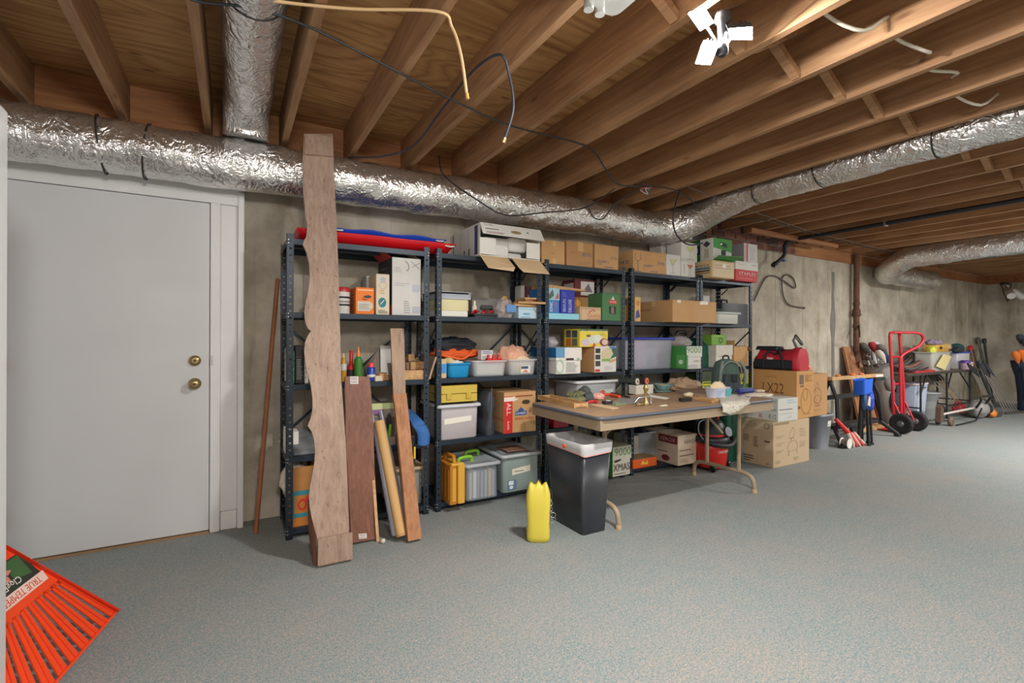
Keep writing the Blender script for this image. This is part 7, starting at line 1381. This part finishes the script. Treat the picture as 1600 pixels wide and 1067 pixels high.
# string edger on the floor
t = thing('wheeled_edger', 'petrol edger with a pale shaft and small wheels lying before the far table', 'garden tool', (9.2, 2.84, 0))
wpart(MB().tube([(8.62, 2.88, .15), (9.75, 2.86, .17)], .017, 8), 'shaft', mat((206, 200, 190), .4), t)
for dy in (-.07, .07): wpart(MB().lathe(((.03, -.02), (.062, -.02), (.066, 0), (.062, .02), (.03, .02)), (8.70, 2.86+dy, .066), 18, 0, RR), 'wheel', mat((110, 92, 78), .7), t)
wpart(MB().tube([(8.70, 2.77, .066), (8.70, 2.95, .066)], .01, 7), 'axle', STEEL, t)
wpart(MB().prism([(8.50, 2.84, .06), (8.60, 2.84, .05), (8.62, 2.84, .24), (8.56, 2.84, .30), (8.52, 2.84, .26)], (0, .06, 0)), 'blade_guard', mat((92, 72, 56), .7), t); wpart(MB().tube(smooth_path([(8.60, 2.87, .22), (8.75, 2.92, .27), (8.90, 2.94, .24), (8.95, 2.94, .16)], 4), .014, 7), 'bent_arm', BLK, t)
wpart(MB().blob((9.95, 2.86, .145), (.16, .12, .14), .14, 101, 2.5, 16), 'engine_cover', mat((142, 140, 138), .5), t); wpart(MB().blob((10.12, 2.84, .12), (.09, .10, .115), .15, 102, 2.5, 12), 'engine_block', BLK, t); wpart(MB().blob((10.16, 2.76, .07), (.08, .05, .06), .15, 103, 2.5, 12), 'orange_tank', mat((214, 130, 50), .5), t)
wpart(MB().tube(smooth_path([(9.72, 2.82, .18), (9.62, 2.74, .30), (9.55, 2.72, .36), (9.85, 2.70, .36), (9.90, 2.76, .24)], 5), .014, 8), 'loop_handle', BLK, t); wpart(MB().tube([(8.75, 2.75, .012), (9.3, 2.70, .04), (9.62, 2.73, .19)], .010, 7), 'control_rod', BLK, t)
# red broom under the table and tools in the corner
t = thing('push_broom', 'red based tool with a pale wooden handle leaning under the far table', 'broom', (10.3, 3.3, 0)); wpart(MB().tube([(10.38, 3.24, .17), (10.18, 3.50, .66)], .022, 8), 'broom_handle', PALEWOOD, t); wpart(MB().loft([rr(10.28, 10.48, 3.16, 3.30, .03, .005), rr(10.29, 10.47, 3.17, 3.29, .03, .12), rr(10.34, 10.42, 3.20, 3.27, .03, .19)]), 'red_base', mat((206, 36, 46), .5), t); wpart(MB().blob((10.52, 3.12, .055), (.09, .07, .05), .2, 104, 3, 10), 'red_scoop', mat((196, 34, 44), .5), t)
for k, (a, b, col, tipc, lb) in enumerate((((11.55, 3.25, .01), (11.95, 3.55, 1.05), (140, 110, 84), (206, 50, 56), 'brown handled tool with a red knob leaning in the far corner'), ((11.8, 3.2, .01), (12.3, 3.55, 1.20), (110, 106, 100), (90, 88, 86), 'tall grey pole leaning in the far corner'), ((12.2, 3.3, .01), (12.42, 3.57, 1.16), (64, 66, 68), (70, 72, 74), 'dark straight pole nearest the corner'), ((11.7, 3.15, .01), (12.05, 3.56, .98), (60, 62, 66), (56, 58, 62), 'short black pole among the corner tools'), ((12.35, 3.35, .01), (12.62, 3.55, 1.18), (52, 54, 58), (48, 50, 54), 'black pole with a toothed edge in the far corner'))):
    t = thing('long_handled_tool', lb, 'tool', a); a, b = Vector(a), Vector(b); d = (b-a).normalized(); wpart(MB().tube([a, b], .020, 8), 'tool_handle', mat(col, .6), t); wpart(MB().tube([b-d*.05, b-d*.02, b+d*.04, b+d*.05], [.022, .036, .036, .02], 10), 'end_grip', mat(tipc, .5), t); wpart(MB().prism([a+Vector((-.05, 0, .0)), a+Vector((.05, 0, 0)), a+Vector((.045, 0, .14)), a+Vector((-.045, 0, .14))], (0, .012, 0)), 'tool_head', mat((90, 88, 84), .5, .4), t)
tag(MB().box((12.80, 1.2, .001), (12.88, 3.3, .04), 0, None, .003).build('floor_strip', mat((190, 186, 178), .6)), 'pale strip of trim lying on the floor along the end wall', 'strip')
# ================================================================== near left edge
t = thing('white_cabinet', 'tall white smooth sided cabinet at the left edge of the photo', 'cabinet', (-.94, 1.70, 0)); WC = mat((212, 214, 214), .25, coat=.4)
wpart(MB().box((-1.30, 1.40, .03), (-.597, 2.05, 1.90), 0, None, .012), 'cabinet_body', WC, t); wpart(MB().box((-1.30, 1.345, .06), (-.597, 1.392, 1.90), 0, None, .012), 'cabinet_door', WC, t)
wpart(MB().tube(smooth_path([(-.68, 1.342, .75), (-.68, 1.31, .78), (-.68, 1.31, 1.25), (-.68, 1.342, 1.28)], 4), .012, 8), 'handle', STEEL, t)
for X in (-1.26, -.66):
    for Y in (1.44, 2.0): wpart(MB().lathe(((.02, 0), (.02, .03)), (X, Y, 0), 10), 'foot', BLACK, t)
# leaf rake
Cn = Vector((-.775, 2.335, .56)); A0, A1 = Vector((-.44, 2.665, .012)), Vector((-.565, 2.055, .012))
RK = mat((232, 74, 34), .4); nr = (A0-Cn).cross(A1-Cn).normalized(); nr = nr if nr.x > 0 else -nr
t = thing('leaf_rake', 'orange plastic leaf rake leaning at the left edge with its tines on the carpet', 'rake', (-.5, 2.36, 0))
Pk = lambda u, v: Cn.lerp(A0.lerp(A1, u), v)
NT_ = 9
for k in range(NT_):
    u = k/(NT_-1); hw = .014
    pts = []
    for v in (.55, .62, .7, .85, .97, 1.0):
        wv = .35*.0775*v; pts.append((Pk(u, v), wv))
    sdv = (A1-A0).normalized(); off = [nr*(.0+(.02 if v_ == 0 else 0)) for v_ in range(6)]
    mb = MB(); L = [p-sdv*w_ for p, w_ in pts]; R_ = [p+sdv*w_ for p, w_ in pts]
    for p in L+R_: p.z = max(p.z, .006)
    mb.prism(L+R_[::-1], nr*-.005); 
    rb = [(p+nr*.001) for p, w_ in pts]; mb.prism([rb[0]-sdv*.002, rb[-1]-sdv*.002, rb[-1]+sdv*.002, rb[0]+sdv*.002], nr*.004)
    wpart(mb, 'tine', RK, t)
hd = [Pk(-.02, .58), Pk(.5, .55), Pk(1.02, .58), Pk(1.0, .10), Pk(.6, .02), Pk(.4, .02), Pk(0, .10)]
hp = wpart(MB().prism(hd, nr*-.008), 'rake_head', RK, t)
wpart(MB().prism([Pk(-.03, .10), Pk(-.03, 1.0), Pk(-.01, 1.0), Pk(-.01, .10)], nr*.014), 'side_rib', mat((214, 52, 26), .4), t)
wpart(MB().prism([Pk(0, .985), Pk(1, .985), Pk(1, 1.0), Pk(0, 1.0)], nr*.008), 'tip_bar', RK, t)
q0, q1, q2_, q3 = Pk(0.02, .34), Pk(.98, .34), Pk(.02, .05), Pk(.98, .05)
wl = Vector(nr)*.0005
# label sheet on the head, lettering upside down as the rake stands
lo, lu, lv = q1+wl, (q0-q1), None
cv = Pk(.5, .12)-Pk(.5, .50); base = Pk(.94, .50)+wl; uu = Pk(.06, .50)-Pk(.94, .50)
sheet = [('p', ((0, 0), (1, 0), (.86, .62), (.14, .62)), (44, 50, 40)), ('p', ((.55, .3), (.84, .24), (.82, .6), (.5, .6)), (60, 96, 56)), ('p', ((.1, .32), (.4, .3), (.36, .6), (.18, .6)), (92, 60, 40)), ('r', .0, 0, 1, .17, (226, 196, 186))]
def upside(sx, a, b, a2, b2, col):
    vs, fs = text_geo(sx); mb = MB(); mb.add([base+uu*(a2-(a2-a)*x)+cv*(b2-(b2-b)*y)+nr*.0024 for x, y in vs], fs); return mb
sheet_o = prints(sheet, base, uu, cv, nr, 'label_sheet', t, INV[t])
for sx, a, b, a2, b2, col in (('TRUE TEMPER', .12, .03, .88, .14, (206, 84, 50)), ('ClogFree', .12, .22, .62, .36, (226, 222, 210))):
    wpart(upside(sx, a, b, a2, b2, col), 'lettering', mat(col, .6), t)
leaf = MB()
for k in range(5):
    a = k*1.256; c0 = base+uu*.42+cv*.46+nr*.002; d1_ = uu.normalized()*math.cos(a)+cv.normalized()*math.sin(a); d2_ = uu.normalized()*math.cos(a+.5)+cv.normalized()*math.sin(a+.5); d3_ = uu.normalized()*math.cos(a-.5)+cv.normalized()*math.sin(a-.5)
    leaf.add([c0, c0+d3_*.022, c0+d1_*.045, c0+d2_*.022], [[0, 1, 2, 3]])
wpart(leaf, 'leaf_emblem', mat((206, 130, 110), .6), t)
wpart(MB().tube([Pk(.5, .12), Cn, Vector((-1.27, 2.25, 1.62))], [.016, .016, .013], 10), 'rake_handle', mat((196, 150, 96), .6), t); wpart(MB().tube([Pk(.5, .22)+nr*.004, Cn+(Cn-Pk(.5, .22))*.25], [.022, .02], 10), 'socket', RK, t)
